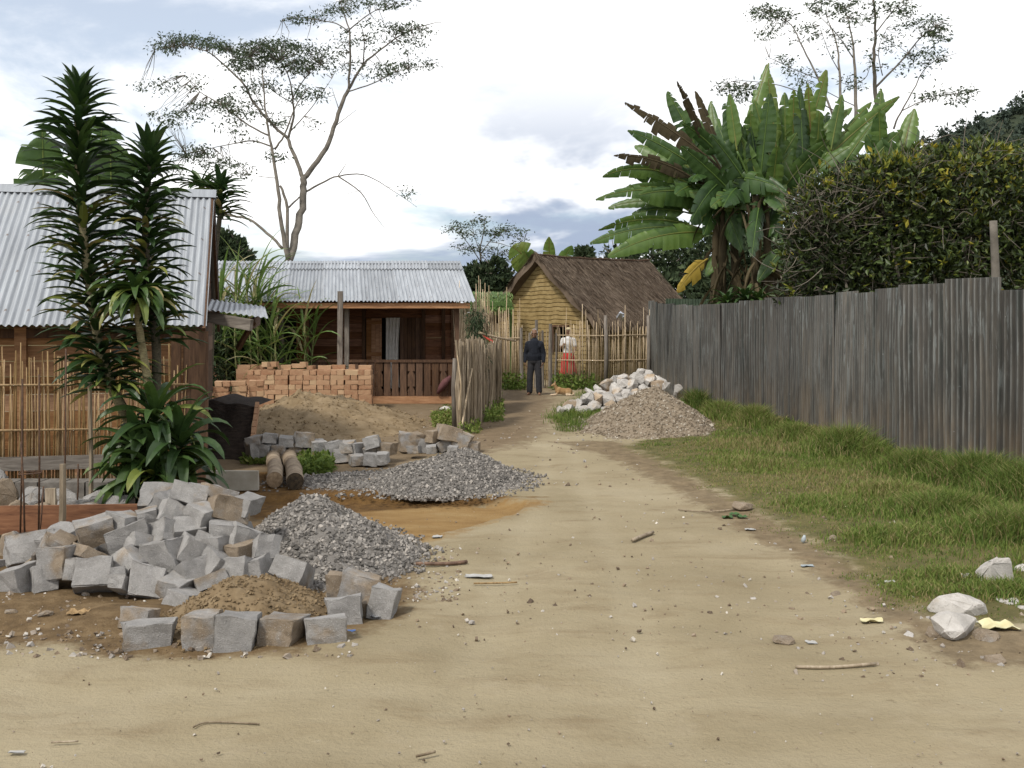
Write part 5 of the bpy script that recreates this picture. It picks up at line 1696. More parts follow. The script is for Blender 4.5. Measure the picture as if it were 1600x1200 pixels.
def leafy_stem(pts, n, L0, L1, w, s0, s1, tmean, name='foliage', droop=0.75, up=0.72):
    mb = MB(); sp = smoothpts(pts, 6); k = len(sp)
    for i in range(n):
        u = s0 + (s1 - s0) * (i / n)
        x = u * (k - 1); j = min(int(x), k - 2)
        p = sp[j] * (1 - (x - j)) + sp[j + 1] * (x - j)
        a = i * 2.39996 + R.gauss(0, .25)
        age = (u - s0) / (s1 - s0)
        el = 1.25 - 1.0 * min(1, age * 7) if age < .14 else up * R.uniform(.35, 1.25) - age * .25
        d = A3(math.cos(a) * math.cos(el), math.sin(a) * math.cos(el), math.sin(el))
        L = (L0 + (L1 - L0) * min(1, age * 4)) * R.uniform(.75, 1.15)
        t = min(1, max(0, R.gauss(tmean - .08 * age, .12)))
        if age > .35 and R.random() < .10 + .18 * age: t = R.uniform(.82, 1)
        blade(mb, p + d * .01, d, L, w * R.uniform(.8, 1.15), droop * R.uniform(.6, 1.3), 7, .22, t, dprof, R.gauss(0, .35))
    return mb


def PD(px, py, o=0): return P(px, py, DD + o)


s1 = [PD(124, 150, .1), PD(122, 230, .08), PD(128, 340, .05), PD(141, 450), PD(158, 555), PD(180, 615, -.02), PD(215, 690, -.02), PD(236, 795, 0)]
s2 = [PD(234, 245, .2), PD(228, 330, .2), PD(230, 430, .2), PD(244, 540, .15), PD(243, 640, .1), PD(240, 795, .05)]
s3 = [PD(211, 455, -.12), PD(216, 500, -.1), PD(225, 560, -.08), PD(234, 620, -.05), PD(236, 700, 0), PD(239, 797, .02)]
for st, r0, r1, mt in ((s1, .030, .055, DSTEM), (s2, .028, .05, DKST), (s3, .026, .05, DSTEM)):
    mb = MB(); sp = smoothpts(st, 5); n = len(sp)
    tube(mb, sp, np.array([r0 + (r1 - r0) * i / n + .003 * (i % 2) for i in range(n)]), 9); mb.build('stem', mt, dr, smooth=True)
leafy_stem(s1, 430, .34, .50, .080, .0, .72, .40).build('foliage', DRAC, dr, label='tall dark leaf column on the left')
leafy_stem(s2, 260, .34, .46, .082, .0, .60, .40).build('foliage', DRAC, dr, label='shorter dark leaf column on the right')
mb = leafy_stem(s3, 85, .32, .46, .095, .0, .12, .66, droop=1.7, up=.7)
mb.build('foliage', DRAC, dr, label='light green leaf rosette in the middle')
mb = MB()
for (px, py, o, n, L) in [(243, 650, -.12, 34, .62), (215, 700, -.22, 30, .55), (282, 690, -.25, 34, .60), (240, 735, -.30, 34, .55), (200, 755, -.1, 28, .5), (285, 745, -.05, 30, .5), (245, 690, .2, 26, .6)]:
    c = PD(px, py, o)
    for i in range(n):
        a = i * 2.39996 + R.gauss(0, .2)
        el = 1.2 - 1.5 * (i / n) + R.gauss(0, .12)
        d = A3(math.cos(a) * math.cos(el), math.sin(a) * math.cos(el), math.sin(el))
        t = min(1, max(0, R.gauss(.54, .13)))
        if R.random() < .06: t = .88
        blade(mb, c - A3(0, 0, .12 * i / n), d, L * R.uniform(.75, 1.15), R.uniform(.095, .135), R.uniform(1.0, 2.0), 8, .2, t, dprof, R.gauss(0, .4))
mb.build('foliage', DRAC, dr, label='broad glossy leaves round the foot')
mb = MB()
for px, py, o in ((215, 700, -.22), (282, 690, -.25), (285, 745, -.05), (200, 755, -.1)):
    tube(mb, [base + A3(R.gauss(0, .05), 0, 0), (base + PD(px, py, o)) / 2 + A3(0, 0, .05), PD(px, py, o)], .028, 7)
mb.build('side_stems', DSTEM, dr, smooth=True)

# second dracaena behind the right end of the near roof
d2 = thing('dracaena', 'leafy dracaena top showing behind the right end of the near tin roof', 'plant', G(352, 700) * A3(1, 1, 0) + A3(0, 3, 0))
q = W[d2.name]
top2 = P(344, 290, 16.2)
st = [top2, P(343, 340, 16.2), P(336, 410, 16.3), A3(P(326, 500, 16.4)[0], 16.4, 0)]
mb = MB(); tube(mb, smoothpts(st, 4), .04, 7); mb.build('stem', DKST, d2, smooth=True)
leafy_stem(st, 90, .4, .52, .085, 0, .36, .42).build('foliage', DRAC, d2)
st2 = [P(314, 290, 16.6), P(316, 340, 16.6), A3(P(312, 500, 16.6)[0], 16.6, 0)]
leafy_stem(st2, 30, .35, .45, .085, 0, .12, .5).build('foliage', DRAC, d2)
mb = MB(); tube(mb, smoothpts(st2, 4), .04, 7); mb.build('stem', DKST, d2, smooth=True)


# ------------------------------------------------------------------ banana leaves
def bleaf(p0, p1, w, arch=.15, tat=.3, t=.5, name='leaf', mat=None, parent=None, face=None, tilt=0.0, stalk=None, petiole=.07, vfold=.35):
    """a big leaf blade along an arched midrib; torn into strips between its side veins"""
    p0, p1 = np.asarray(p0, float), np.asarray(p1, float)
    L = np.linalg.norm(p1 - p0)
    d = unit(p1 - p0)
    view = unit(p0 * A3(1, 1, 0) - A3(0, 0, 0)) * -1
    s = unit(np.cross(d, view if face is None else face))
    up = unit(np.cross(s, d))
    if tilt:
        s, up = s * math.cos(tilt) + up * math.sin(tilt), up * math.cos(tilt) - s * math.sin(tilt)
    horiz = 1 - abs(d[2])
    mb = MB()
    n = max(14, int(L / .055))
    mid = []
    for i in range(n + 1):
        u = i / n
        mid.append(p0 + d * L * u + A3(0, 0, arch * L * 4 * u * (1 - u) * .5) * (0.3 + horiz))
    if stalk is not None:
        tube(mb, smoothpts([stalk, (stalk + p0) / 2 + A3(0, 0, .05), p0], 3), .026, 5, t=.55)
    tube(mb, mid, np.array([.020 * (1 - .8 * i / n) * (w / .4) ** .3 + .003 for i in range(n + 1)]), 5, t=min(1, t + .3))
    wp = lambda u: w * (math.sin(min(1, max(0, (u - petiole) / .16)) * math.pi / 2) * (1 - max(0, (u - .38) / .64) ** 2.2) ** .8)
    for sd in (-1, 1):
        i = int(n * petiole)
        while i < n:
            k = min(n - i, R.choice([1, 2, 2, 3, 4, 6]) if R.random() < tat else R.randint(4, 9))
            drp = abs(R.gauss(0, .5 * (0.25 + tat)))
            short = R.uniform(.75, 1) if R.random() < tat else 1
            gap = R.choice([0, .02, .05, .10]) if tat > .2 else .01
            rows = []
            for j in range(k + 1):
                u = (i + j) / n
                m_ = mid[min(i + j, n)]
                fwd = d * .28
                ww = wp(u) * .5 * short
                cols = []
                for c_ in (0, .35, .7, 1.0):
                    sl = s * sd + fwd
                    jj = (j - k / 2) * (-gap * c_) / max(1, k) * 2 * (L / n) * (2 if tat > .4 else 1)
                    q = m_ + sl * ww * c_ + up * ww * (vfold * c_ - .45 * c_ * c_) + A3(0, 0, -drp * ww * c_ * c_) + d * jj + up * .012 * math.sin((i + j) * 2.1) * c_
                    cols.append(q)
                rows.append(cols)
            v = np.array(rows).reshape(-1, 3)
            f = [(a * 4 + b, (a + 1) * 4 + b, (a + 1) * 4 + b + 1, a * 4 + b + 1) for a in range(k) for b in range(3)]
            mb.add(v, np.array(f), min(1, max(0, t + R.gauss(0, .05))))
            i += k
    return mb.build(name, mat or BANA, parent, smooth=True)


zE = lambda x, y: (900 + x / 2.286, y / 2.286)
YBN = 23.0
plants = {
    'A': (535, 'banana plant with long leaves spread out left over the thatch', 23.0, [(470, 560, 175, 365, 46, .9, .9, 'b'), (430, 600, 185, 465, 44, .4, .35, ''), (440, 650, 135, 555, 40, .9, .95, 'b'), (430, 650, 250, 570, 44, .3, .2, ''), (400, 655, 95, 630, 48, .4, .5, ''), (400, 690, 180, 668, 46, .4, .45, ''), (400, 705, 70, 712, 46, .5, .5, ''), (430, 745, 115, 742, 48, .4, .45, ''), (400, 760, 200, 765, 46, .3, .35, ''), (440, 815, 80, 822, 46, .5, .5, ''), (470, 830, 50, 868, 54, .5, .45, ''), (500, 835, 115, 915, 70, .25, .55, ''), (470, 530, 360, 290, 30, .95, .9, 'b'), (510, 540, 425, 325, 38, .9, .6, 'b'), (520, 560, 380, 440, 50, .5, .3, ''), (500, 790, 330, 700, 48, .3, .72, ''), (545, 850, 465, 985, 46, .2, .5, '')]),
    'B': (640, 'banana plant with arching leaves in the middle of the clump', 22.4, [(690, 752, 390, 688, 50, .25, .5, ''), (695, 752, 530, 748, 46, .2, .6, ''), (575, 540, 548, 335, 46, .1, .55, ''), (600, 520, 688, 225, 44, .8, .62, 'm'), (690, 560, 636, 355, 44, .4, .5, ''), (690, 740, 580, 478, 52, .3, .5, ''), (695, 745, 720, 520, 60, .3, .5, ''), (690, 740, 752, 660, 34, .2, .55, ''), (745, 885, 650, 1005, 46, .2, .4, ''), (600, 640, 480, 480, 60, .4, .25, ''), (560, 650, 600, 450, 56, .4, .25, '')]),
    'C': (720, 'banana plant with upright torn leaves at the top of the clump', 23.6, [(715, 540, 680, 230, 56, .7, .65, ''), (750, 600, 745, 330, 54, .4, .5, ''), (775, 560, 778, 320, 48, .5, .6, ''), (805, 580, 895, 250, 62, .35, .62, ''), (810, 560, 985, 385, 44, .3, .55, ''), (840, 500, 828, 295, 44, .9, .68, 'm'), (720, 700, 905, 500, 56, .3, .4, ''), (740, 640, 640, 450, 60, .4, .3, ''), (860, 560, 870, 400, 50, .3, .5, '')]),
    'D': (840, 'banana plant leaning right with long blades over the shrubs', 23.2, [(820, 640, 1155, 345, 54, .35, .6, ''), (850, 620, 985, 520, 50, .3, .45, ''), (900, 560, 1055, 365, 46, .5, .55, ''), (910, 540, 950, 338, 48, .45, .5, ''), (960, 580, 1065, 430, 46, .4, .5, ''), (880, 600, 880, 430, 54, .4, .4, ''), (860, 650, 1010, 590, 60, .3, .35, '')]),
    'E': (1090, 'small banana plant with two upright leaves behind the yellow topped shrub', 22.8, [(1160, 560, 1208, 388, 54, .2, .6, ''), (1060, 570, 1165, 465, 52, .3, .45, ''), (1100, 600, 1040, 480, 54, .3, .35, '')]),
}
for key, (zx, lb, yb, leaves) in plants.items():
    px0 = zE(zx, 0)[0]
    bp = A3((px0 - 800) / 1600 * yb, yb, 0)
    t_ = thing('banana_plant', lb, 'plant', bp, 'banana clump')
    tz = pz(zE(0, {'A': 640, 'B': 700, 'C': 640, 'D': 660, 'E': 620}[key])[1], yb)
    mb = MB()
    offs = {'A': (-.05, .2, -.3), 'B': (0, .35), 'C': (0, .3), 'D': (0, .3), 'E': (0,)}[key]
    for o_ in offs:
        q = bp + A3(o_, R.uniform(-.2, .2), 0)
        tube(mb, smoothpts([q, q + A3(R.gauss(0, .05), 0, tz * .5), A3(bp[0] + o_ * .6, q[1], tz)], 4), np.linspace(.12, .075, 9), 9)
    mb.build('trunk', BROWNL, t_, smooth=True)
    for (x0, y0, x1, y1, w, tat, tn, kind) in leaves:
        a, b = zE(x0, y0), zE(x1, y1)
        do = R.uniform(-.5, .5)
        p0 = P(*a, yb + do * .3); p1 = P(*b, yb + do + R.uniform(-.5, .3))
        mt = {'b': BROWNL, 'm': BANA, '': BANA}[kind]
        bleaf(p0, p1, w / 2.286 / 1600 * yb * 1.15, R.uniform(.05, .2), tat, tn if kind != 'b' else .35, 'leaf' if kind != 'b' else 'withered_leaf', mt, t_, tilt=R.uniform(-.5, .5), stalk=A3(bp[0], yb, min(tz, p0[2] - .15) if p0[2] > tz else max(.8, p0[2] - .3)))
    # the crowded inner and rear leaves
    for q in range({'A': 16, 'B': 18, 'C': 17, 'D': 13, 'E': 3}[key]):
        src = A3(bp[0] + R.gauss(0, .12), yb + R.uniform(.0, .5), tz - R.uniform(0, .5))
        az_ = R.uniform({'A': 1.3, 'B': .9, 'C': .6, 'D': .1, 'E': .4}[key], {'A': 3.2, 'B': 2.5, 'C': 2.2, 'D': 1.7, 'E': 2.4}[key])
        el_ = R.uniform(-.1, .5) if R.random() < .35 else 0
        d_ = unit(A3(math.cos(az_), R.uniform(-.3, .9), math.sin(az_) - el_))
        p0 = src + d_ * R.uniform(.25, .6); L_ = R.uniform(1.2, 2.2)
        if q < 6 and key in 'ABC':      # low leaves that bend over the stems
            d_ = unit(A3(R.uniform(-.9, .9), -.7, R.uniform(-.9, .1))); src = A3(src[0], src[1] - .5, tz - R.uniform(.2, .9))
        dead = R.random() < .02
        bleaf(p0, p0 + d_ * L_, R.uniform(.42, .6), R.uniform(.05, .25), R.uniform(.4, .95), R.uniform(.15, .55), 'withered_leaf' if dead else 'leaf', BROWNL if dead else BANA, t_, tilt=R.uniform(-.8, .8), stalk=src)
    if key in 'ABC':
        mb = MB()
        for k in range(60):
            q = bp + A3(R.uniform(-.45, .45), R.uniform(-.35, .2), tz * R.uniform(.35, 1.05))
            blade(mb, q, A3(R.gauss(0, .4), R.gauss(0, .3), -.4), R.uniform(.5, 1.3), R.uniform(.05, .14), 1.2, 7, .5, R.random(), None, R.gauss(0, 1.2))
        mb.build('dead_leaves', BROWNL, t_, smooth=True)
a, b = zE(470, 925), zE(362, 1042)
yl = bleaf(P(*a, 22.6), P(*b, 22.2), .34, .25, .5, .4, 'leaf', YELL, bpy.data.objects['banana_plant'], tilt=.4)
yl['label'] = 'yellow leaf hanging low'
# banana leaves behind the left roof and behind the thatch
b1 = thing('banana_plant', 'big banana leaves rising behind the near tin roof at the far left', 'plant', (-9.0, 18.5, 0))
for (x0, y0, x1, y1, w) in [(70, 330, 66, 205, 1.0), (150, 330, 160, 190, 1.5), (100, 330, 35, 265, .8), (175, 330, 172, 215, .9)]:
    bleaf(P(x0, y0, 18.5), P(x1, y1, 18.3), w, .05, .9, .42, 'leaf', BANA, b1, petiole=.02)
mb = MB(); tube(mb, [A3(-8.2, 18.6, 0), A3(-8.1, 18.6, 2), P(120, 330, 18.6)], .12, 8); mb.build('trunk', BROWNL, b1)
b2 = thing('banana_plant', 'bright banana leaves sticking up behind the ridge of the thatch', 'plant', (0.6, 36, 0))
for (x0, y0, x1, y1, w, tn) in [(845, 425, 800, 385, 1.1, .75), (838, 430, 818, 392, .8, .6), (858, 425, 858, 370, .45, .65), (870, 425, 894, 384, .5, .5), (850, 425, 872, 400, .4, .5)]:
    bleaf(P(x0, y0, 36), P(x1, y1, 35.6), w, .1, .4, tn, 'leaf', BANA, b2, petiole=.05)
mb = MB(); tube(mb, [A3(1.0, 36, 0), P(848, 430, 36)], .16, 8); mb.build('trunk', BROWNL, b2)

# ------------------------------------------------------------------ sugar cane by the veranda
SST = simple('cane_stem', (0.10, 0.12, 0.04), (0.22, 0.22, 0.09), 9, .6, stretch=(1, 1, 4))
for (lb, x0, x1, yb, tops, n) in [('tall sugar cane clump with bright leaves before the left of the veranda', 385, 440, 20.85, 400, 9), ('darker sugar cane clump behind the lean-to roof of the near house', 340, 385, 20.75, 410, 8), ('short sugar cane with drooping leaves beside the veranda doorway', 448, 478, 20.8, 470, 3)]:
    t_ = thing('sugar_cane', lb, 'plant', (at_((x0 + x1) / 2, yb), yb, 0), 'sugar cane by the veranda')
    ms_ = MB(); ml = MB()
    for i in range(n):
        px = x0 + (x1 - x0) * (i + .5) / n + R.gauss(0, 3)
        yy = yb + R.uniform(-.3, .4)
        zt = pz(tops + R.uniform(25, 110), yy)
        b0 = A3(at_(px, yy), yy, 0); b1_ = b0 + A3(R.gauss(0, .12), R.gauss(0, .1), zt)
        tube(ms_, smoothpts([b0, (b0 + b1_) / 2 + A3(R.gauss(0, .04), 0, 0), b1_], 4), .016, 6)
        for k in range(13):
            u = 1 - k / 13 * .75
            a = k * 2.4 + R.random()
            el = R.uniform(.75, 1.3) if k < 6 else R.uniform(.35, 1.0)
            d = A3(math.cos(a) * math.cos(el), math.sin(a) * math.cos(el) * .35, math.sin(el))
            t = min(1, max(0, R.gauss(.5, .16))) if R.random() > .1 else .98
            blade(ml, b0 + (b1_ - b0) * u, d, R.uniform(.75, 1.35), R.uniform(.055, .085), R.uniform(.8, 2.2), 9, .25, t, lambda u: min(1, .5 + u * 2) * (1 - u ** 2.5), R.gauss(0, .5))
    ms_.build('cane_stems', SST, t_, smooth=True); ml.build('foliage', SUGAR, t_)


# ------------------------------------------------------------------ trees drawn branch by branch
def tree(name, label, d0, conv, branches, clusters, foot, dens=1.0, leafL=(.10, .2), droop=-.5, rs=1.0, spread=2.2, cat='tree', mat=None, tw=.008):
    t_ = thing(name, label, cat, foot)
    nodes = []
    tr = MB(); bl = MB()
    for (pts, r0, r1) in branches:
        px = [conv(*p) for p in pts]
        if nodes:
            best = min(nodes, key=lambda n: (n[0] - px[0][0]) ** 2 + (n[1] - px[0][1]) ** 2)
            d = best[2] if math.hypot(best[0] - px[0][0], best[1] - px[0][1]) < 16 else d0
        else:
            d = d0
        slope = R.uniform(-1, 1) * spread / 130
        ps = []
        for i, p in enumerate(px):
            if i: d += slope * math.hypot(p[0] - px[i - 1][0], p[1] - px[i - 1][1]) + R.gauss(0, .08)
            ps.append(P(p[0], p[1], d))
            nodes.append((p[0], p[1], d, ps[-1]))
            if i:
                for w in (.33, .66):
                    q = px[i - 1]
                    nodes.append((q[0] + (p[0] - q[0]) * w, q[1] + (p[1] - q[1]) * w, d, ps[-2] * (1 - w) + ps[-1] * w))
        sp = smoothpts(ps, 4)
        sp = [q + A3(R.gauss(0, r0 * .12), R.gauss(0, r0 * .12), R.gauss(0, r0 * .1)) if 0 < i < len(sp) - 1 else q for i, q in enumerate(sp)]
        tube(tr, sp, np.linspace(r0, r1, len(sp)) * rs, 8)
    if name:
        g = np.array(foot, float); p = W and tr.v[0][0]
        a = P(*conv(*branches[0][0][0]), d0)
        tube(tr, [A3(a[0] - .1, a[1], 0), a], A3(branches[0][1] * 1.35, branches[0][1]) * rs, 10)
    tw_ = tr
    n3 = np.array([n[3] for n in nodes]); n2 = np.array([n[:2] for n in nodes])
    for (x0, y0, x1, y1, n) in clusters:
        a, b = conv(x0, y0), conv(x1, y1)
        for _ in range(max(1, int(n * dens))):
            th, rr = R.random() * 6.283, math.sqrt(R.random())
            px = (a[0] + b[0]) / 2 + (b[0] - a[0]) / 2 * rr * math.cos(th)
            py = (a[1] + b[1]) / 2 + (b[1] - a[1]) / 2 * rr * math.sin(th)
            j = int(np.argmin((n2[:, 0] - px) ** 2 + (n2[:, 1] - py) ** 2))
            dd_ = nodes[j][2] + R.gauss(0, .55)
            c = P(px, py, dd_)
            pa = n3[j]
            mid_ = (pa + c) / 2 + A3(R.gauss(0, .1), R.gauss(0, .1), R.uniform(-.12, .1))
            tube(tw_, [pa, mid_, c], A3(tw * 1.8, tw * 1.2, tw * .5), 4, cap=False)
            k = R.randint(10, 17)
            pos = c + NP.normal(0, 1, (k, 3)) * A3(.19, .19, .07)
            dr_ = rdirs(k) * A3(1, 1, .5) + A3(0, 0, droop)
            dr_ /= np.linalg.norm(dr_, axis=1)[:, None]
            leafquads(bl, pos, dr_, sides(dr_), NP.uniform(*leafL, k), NP.uniform(.3, .42, k) * NP.uniform(*leafL, k), np.clip(NP.normal(.45, .22, k), 0, 1), .06)
    tr.build('trunk', TRUNK, t_, smooth=True); bl.build('crown', mat or TREEL, t_)
    return t_


zT = lambda x, y: (200 + x / 2.858, y / 2.858)
BR = [([(715, 1175), (742, 1075), (770, 960), (785, 850), (785, 790)], .20, .165),
      ([(785, 795), (850, 720), (910, 600), (945, 480), (985, 400)], .14, .095),
      ([(985, 400), (1050, 290), (1130, 220), (1230, 150), (1330, 112), (1400, 100)], .075, .012),
      ([(985, 400), (992, 280), (990, 140)], .075, .05), ([(990, 140), (965, 60), (940, -20)], .045, .02),
      ([(990, 145), (930, 105), (850, 90), (760, 75), (690, 85)], .04, .01), ([(992, 130), (1080, 60), (1200, 10)], .04, .012),
      ([(980, 410), (1100, 370), (1200, 320), (1350, 290)], .04, .01), ([(1050, 290), (1055, 180), (1040, 110)], .04, .015),
      ([(942, 490), (910, 390)], .025, .008), ([(930, 560), (1020, 490)], .025, .008),
      ([(785, 800), (745, 700), (715, 620)], .115, .09), ([(715, 620), (650, 560), (560, 460), (520, 380), (430, 290), (350, 230), (250, 205), (120, 222)], .085, .012),
      ([(715, 620), (740, 520), (735, 440), (720, 350), (680, 270)], .07, .02), ([(735, 440), (790, 350), (860, 290)], .04, .012),
      ([(722, 590), (820, 480), (910, 350)], .035, .01), ([(735, 460), (640, 400), (600, 330)], .03, .01),
      ([(715, 1160), (685, 1010), (670, 850), (650, 700), (630, 600), (615, 480), (600, 330)], .115, .03),
      ([(630, 605), (540, 560), (420, 470), (320, 410), (255, 335)], .05, .012), ([(645, 655), (560, 630), (480, 640), (380, 660), (260, 690)], .045, .01),
      ([(655, 665), (700, 600), (745, 480), (800, 400)], .055, .02), ([(710, 1140), (712, 930), (680, 830)], .10, .06), ([(720, 925), (765, 880)], .05, .04),
      ([(690, 1110), (620, 1040), (540, 980), (470, 965), (405, 962)], .075, .045),
      ([(795, 855), (870, 815), (940, 785), (1050, 780), (1150, 830), (1290, 925)], .055, .01), ([(938, 788), (975, 728)], .03, .008), ([(938, 787), (1040, 860), (1100, 960), (1150, 1020)], .04, .006),
      ([(1040, 850), (960, 870), (900, 890)], .012, .004), ([(1150, 832), (1220, 850), (1280, 870)], .012, .004), ([(655, 795), (590, 788), (540, 780)], .02, .006),
      ([(560, 460), (480, 300), (460, 230)], .03, .01), ([(650, 560), (560, 400), (540, 250)], .03, .01)]
CL = [(65, 190, 230, 235, 22), (150, 145, 330, 205, 46), (280, 165, 440, 225, 40), (400, 190, 470, 250, 10), (470, 180, 640, 300, 80), (560, 165, 760, 260, 80), (700, 180, 860, 320, 60), (620, 260, 820, 340, 40), (440, 260, 560, 330, 24), (840, 200, 960, 330, 22), (680, 60, 860, 100, 26), (840, 20, 1000, 70, 24), (930, -20, 1080, 40, 20), (1080, -10, 1260, 30, 22), (880, 120, 1100, 250, 26), (1040, 80, 1160, 200, 20), (1150, 100, 1350, 150, 40), (1190, 150, 1330, 235, 22), (1100, 275, 1230, 345, 22), (1220, 268, 1370, 310, 18), (960, 260, 1160, 350, 18), (30, 350, 140, 405, 8), (120, 340, 260, 410, 14), (260, 330, 340, 400, 8), (90, 480, 250, 570, 26), (230, 450, 400, 540, 26), (380, 440, 520, 520, 30), (420, 520, 540, 600, 14), (500, 350, 680, 420, 26), (700, 380, 910, 460, 34), (520, 440, 620, 520, 12), (640, 510, 700, 560, 12), (230, 640, 370, 720, 34), (330, 690, 470, 760, 22), (170, 730, 260, 790, 8), (450, 720, 560, 790, 12), (610, 660, 710, 710, 10), (800, 530, 850, 560, 4), (1170, 830, 1290, 890, 5), (400, 420, 470, 470, 10), (480, 600, 560, 640, 6)]
tree('albizia_tree', 'tall slender tree with bare pale limbs and airy flat crown behind the veranda house', 34.0, zT, BR, CL, (P(450, 410, 34)[0], 34, 0), .8, (.09, .19), -.55, rs=.68)
zR = zE
BR2 = [([(1078, 420), (1068, 300), (1065, 200), (1070, 100), (1062, -30)], .13, .05), ([(1000, 420), (998, 300), (993, 200), (985, 130), (960, 30)], .11, .03), ([(945, 360), (940, 250), (930, 150), (895, 60)], .09, .02),
       ([(920, 420), (865, 280), (810, 170), (770, 90), (700, 40)], .07, .015), ([(1072, 310), (1160, 220), (1235, 130), (1310, 75)], .07, .015), ([(1135, 460), (1150, 420), (1200, 330), (1260, 230), (1360, 190)], .06, .012), ([(1165, 395), (1280, 345), (1410, 330)], .035, .01),
       ([(1070, 120), (1130, 40), (1180, -10)], .04, .012), ([(993, 210), (930, 120), (860, 50)], .04, .012), ([(1095, 270), (1080, 180), (1110, 100)], .03, .01), ([(940, 255), (900, 180), (870, 90)], .03, .01), ([(998, 300), (1040, 270), (1060, 180)], .03, .01), ([(860, 280), (760, 240), (690, 205)], .025, .008), ([(930, 400), (800, 330), (700, 300), (560, 290), (500, 340)], .035, .01), ([(1000, 380), (900, 330), (840, 290)], .03, .01), ([(998, 310), (960, 300), (920, 280)], .02, .008)]
CL2 = [(625, 15, 720, 70, 26), (690, 30, 800, 90, 26), (625, 90, 740, 140, 14), (760, 80, 860, 150, 18), (830, -10, 960, 60, 34), (930, 0, 1070, 90, 34), (1060, -10, 1200, 60, 28), (1130, 50, 1330, 130, 40), (1230, 90, 1340, 150, 16), (1050, 100, 1180, 180, 12), (860, 100, 1000, 190, 14), (690, 190, 820, 280, 18), (780, 250, 900, 320, 14), (1180, 170, 1370, 220, 24), (1140, 210, 1260, 280, 10), (1270, 300, 1420, 370, 24), (1200, 320, 1290, 370, 8), (500, 280, 600, 345, 22), (560, 300, 700, 370, 20), (950, 260, 1060, 320, 10), (1010, 180, 1120, 260, 8)]
tree('albizia_tree', 'thin stemmed feathery tree standing behind the banana clump at the right', 44.0, zR, BR2, CL2, (8.0, 44, 0), .8, (.11, .24), -.4, rs=.75)
zM = lambda x, y: (680 + x / 4, 380 + y / 4)
BR3 = [([(290, 230), (285, 120), (280, 40), (300, -60), (310, -140)], .09, .02), ([(285, 120), (220, 20), (150, -60), (90, -110)], .04, .01), ([(283, 70), (350, -20), (430, -80), (500, -100)], .04, .01), ([(282, 60), (240, -60), (230, -140)], .03, .01), ([(320, -10), (400, 0), (480, 20), (560, -30)], .03, .01), ([(230, 30), (170, 40), (120, 20)], .025, .008), ([(288, 150), (380, 80), (440, 40)], .03, .01)]
CL3 = [(60, -150, 180, -60, 26), (150, -120, 260, -20, 22), (220, -170, 360, -60, 30), (320, -120, 460, -20, 30), (420, -120, 560, -40, 22), (180, 0, 300, 80, 20), (300, 20, 420, 100, 26), (400, 20, 560, 110, 26), (120, 0, 200, 60, 10), (480, -60, 600, 20, 12)]
tree('small_tree', 'light airy small tree behind the gap between the veranda house and the thatch', 52.0, zM, BR3, CL3, (P(752, 440, 52)[0], 52, 0), .55, (.10, .22), -.2, mat=FARL, rs=.7)


# ------------------------------------------------------------------ crowns built from many leaves
def cloud(mb, blobs, n, L, wr, tm, ts, shell=.55, up=.3, topT=0.0):
    vol = np.array([b[3] * b[4] * b[5] for b in blobs]); cnt = (n * vol / vol.sum()).astype(int)
    lo = min(b[2] - b[5] for b in blobs); hi = max(b[2] + b[5] for b in blobs)
    for b, k in zip(blobs, cnt):
        k = max(k, 4)
        d = rdirs(k)
        r = np.power(NP.random(k), 1 / 3.0)
        r = np.where(NP.random(k) < shell, 1 - .22 * NP.random(k) ** 1.5, r)
        wob = 1 + .18 * np.sin(d[:, 0] * 5 + b[0] * 7) * np.sin(d[:, 2] * 6 + b[1]) + .10 * np.sin(d[:, 1] * 11 + d[:, 2] * 9)
        p = A3(*b[:3]) + d * A3(*b[3:6]) * (r * wob)[:, None]
        dr_ = d * .6 + rdirs(k) * .9 + A3(0, 0, up)
        dr_ /= np.linalg.norm(dr_, axis=1)[:, None]
        ln = NP.uniform(L * .6, L * 1.3, k)
        t = np.clip(NP.normal(tm, ts, k), 0, 1)
        if topT:
            hgt = (p[:, 2] - lo) / (hi - lo)
            t = np.where((hgt > .55) & (NP.random(k) < topT * (hgt - .45)), NP.uniform(.66, .98, k), t)
        leafquads(mb, p, dr_, sides(dr_), ln, ln * wr, t, .08)


def bb(px, py, rx, ry, d, rz=None):
    c = P(px, py, d); k = d / 1600
    return (c[0], c[1], c[2], rx * k, rz or max(.5, rx * k * .8), ry * k)


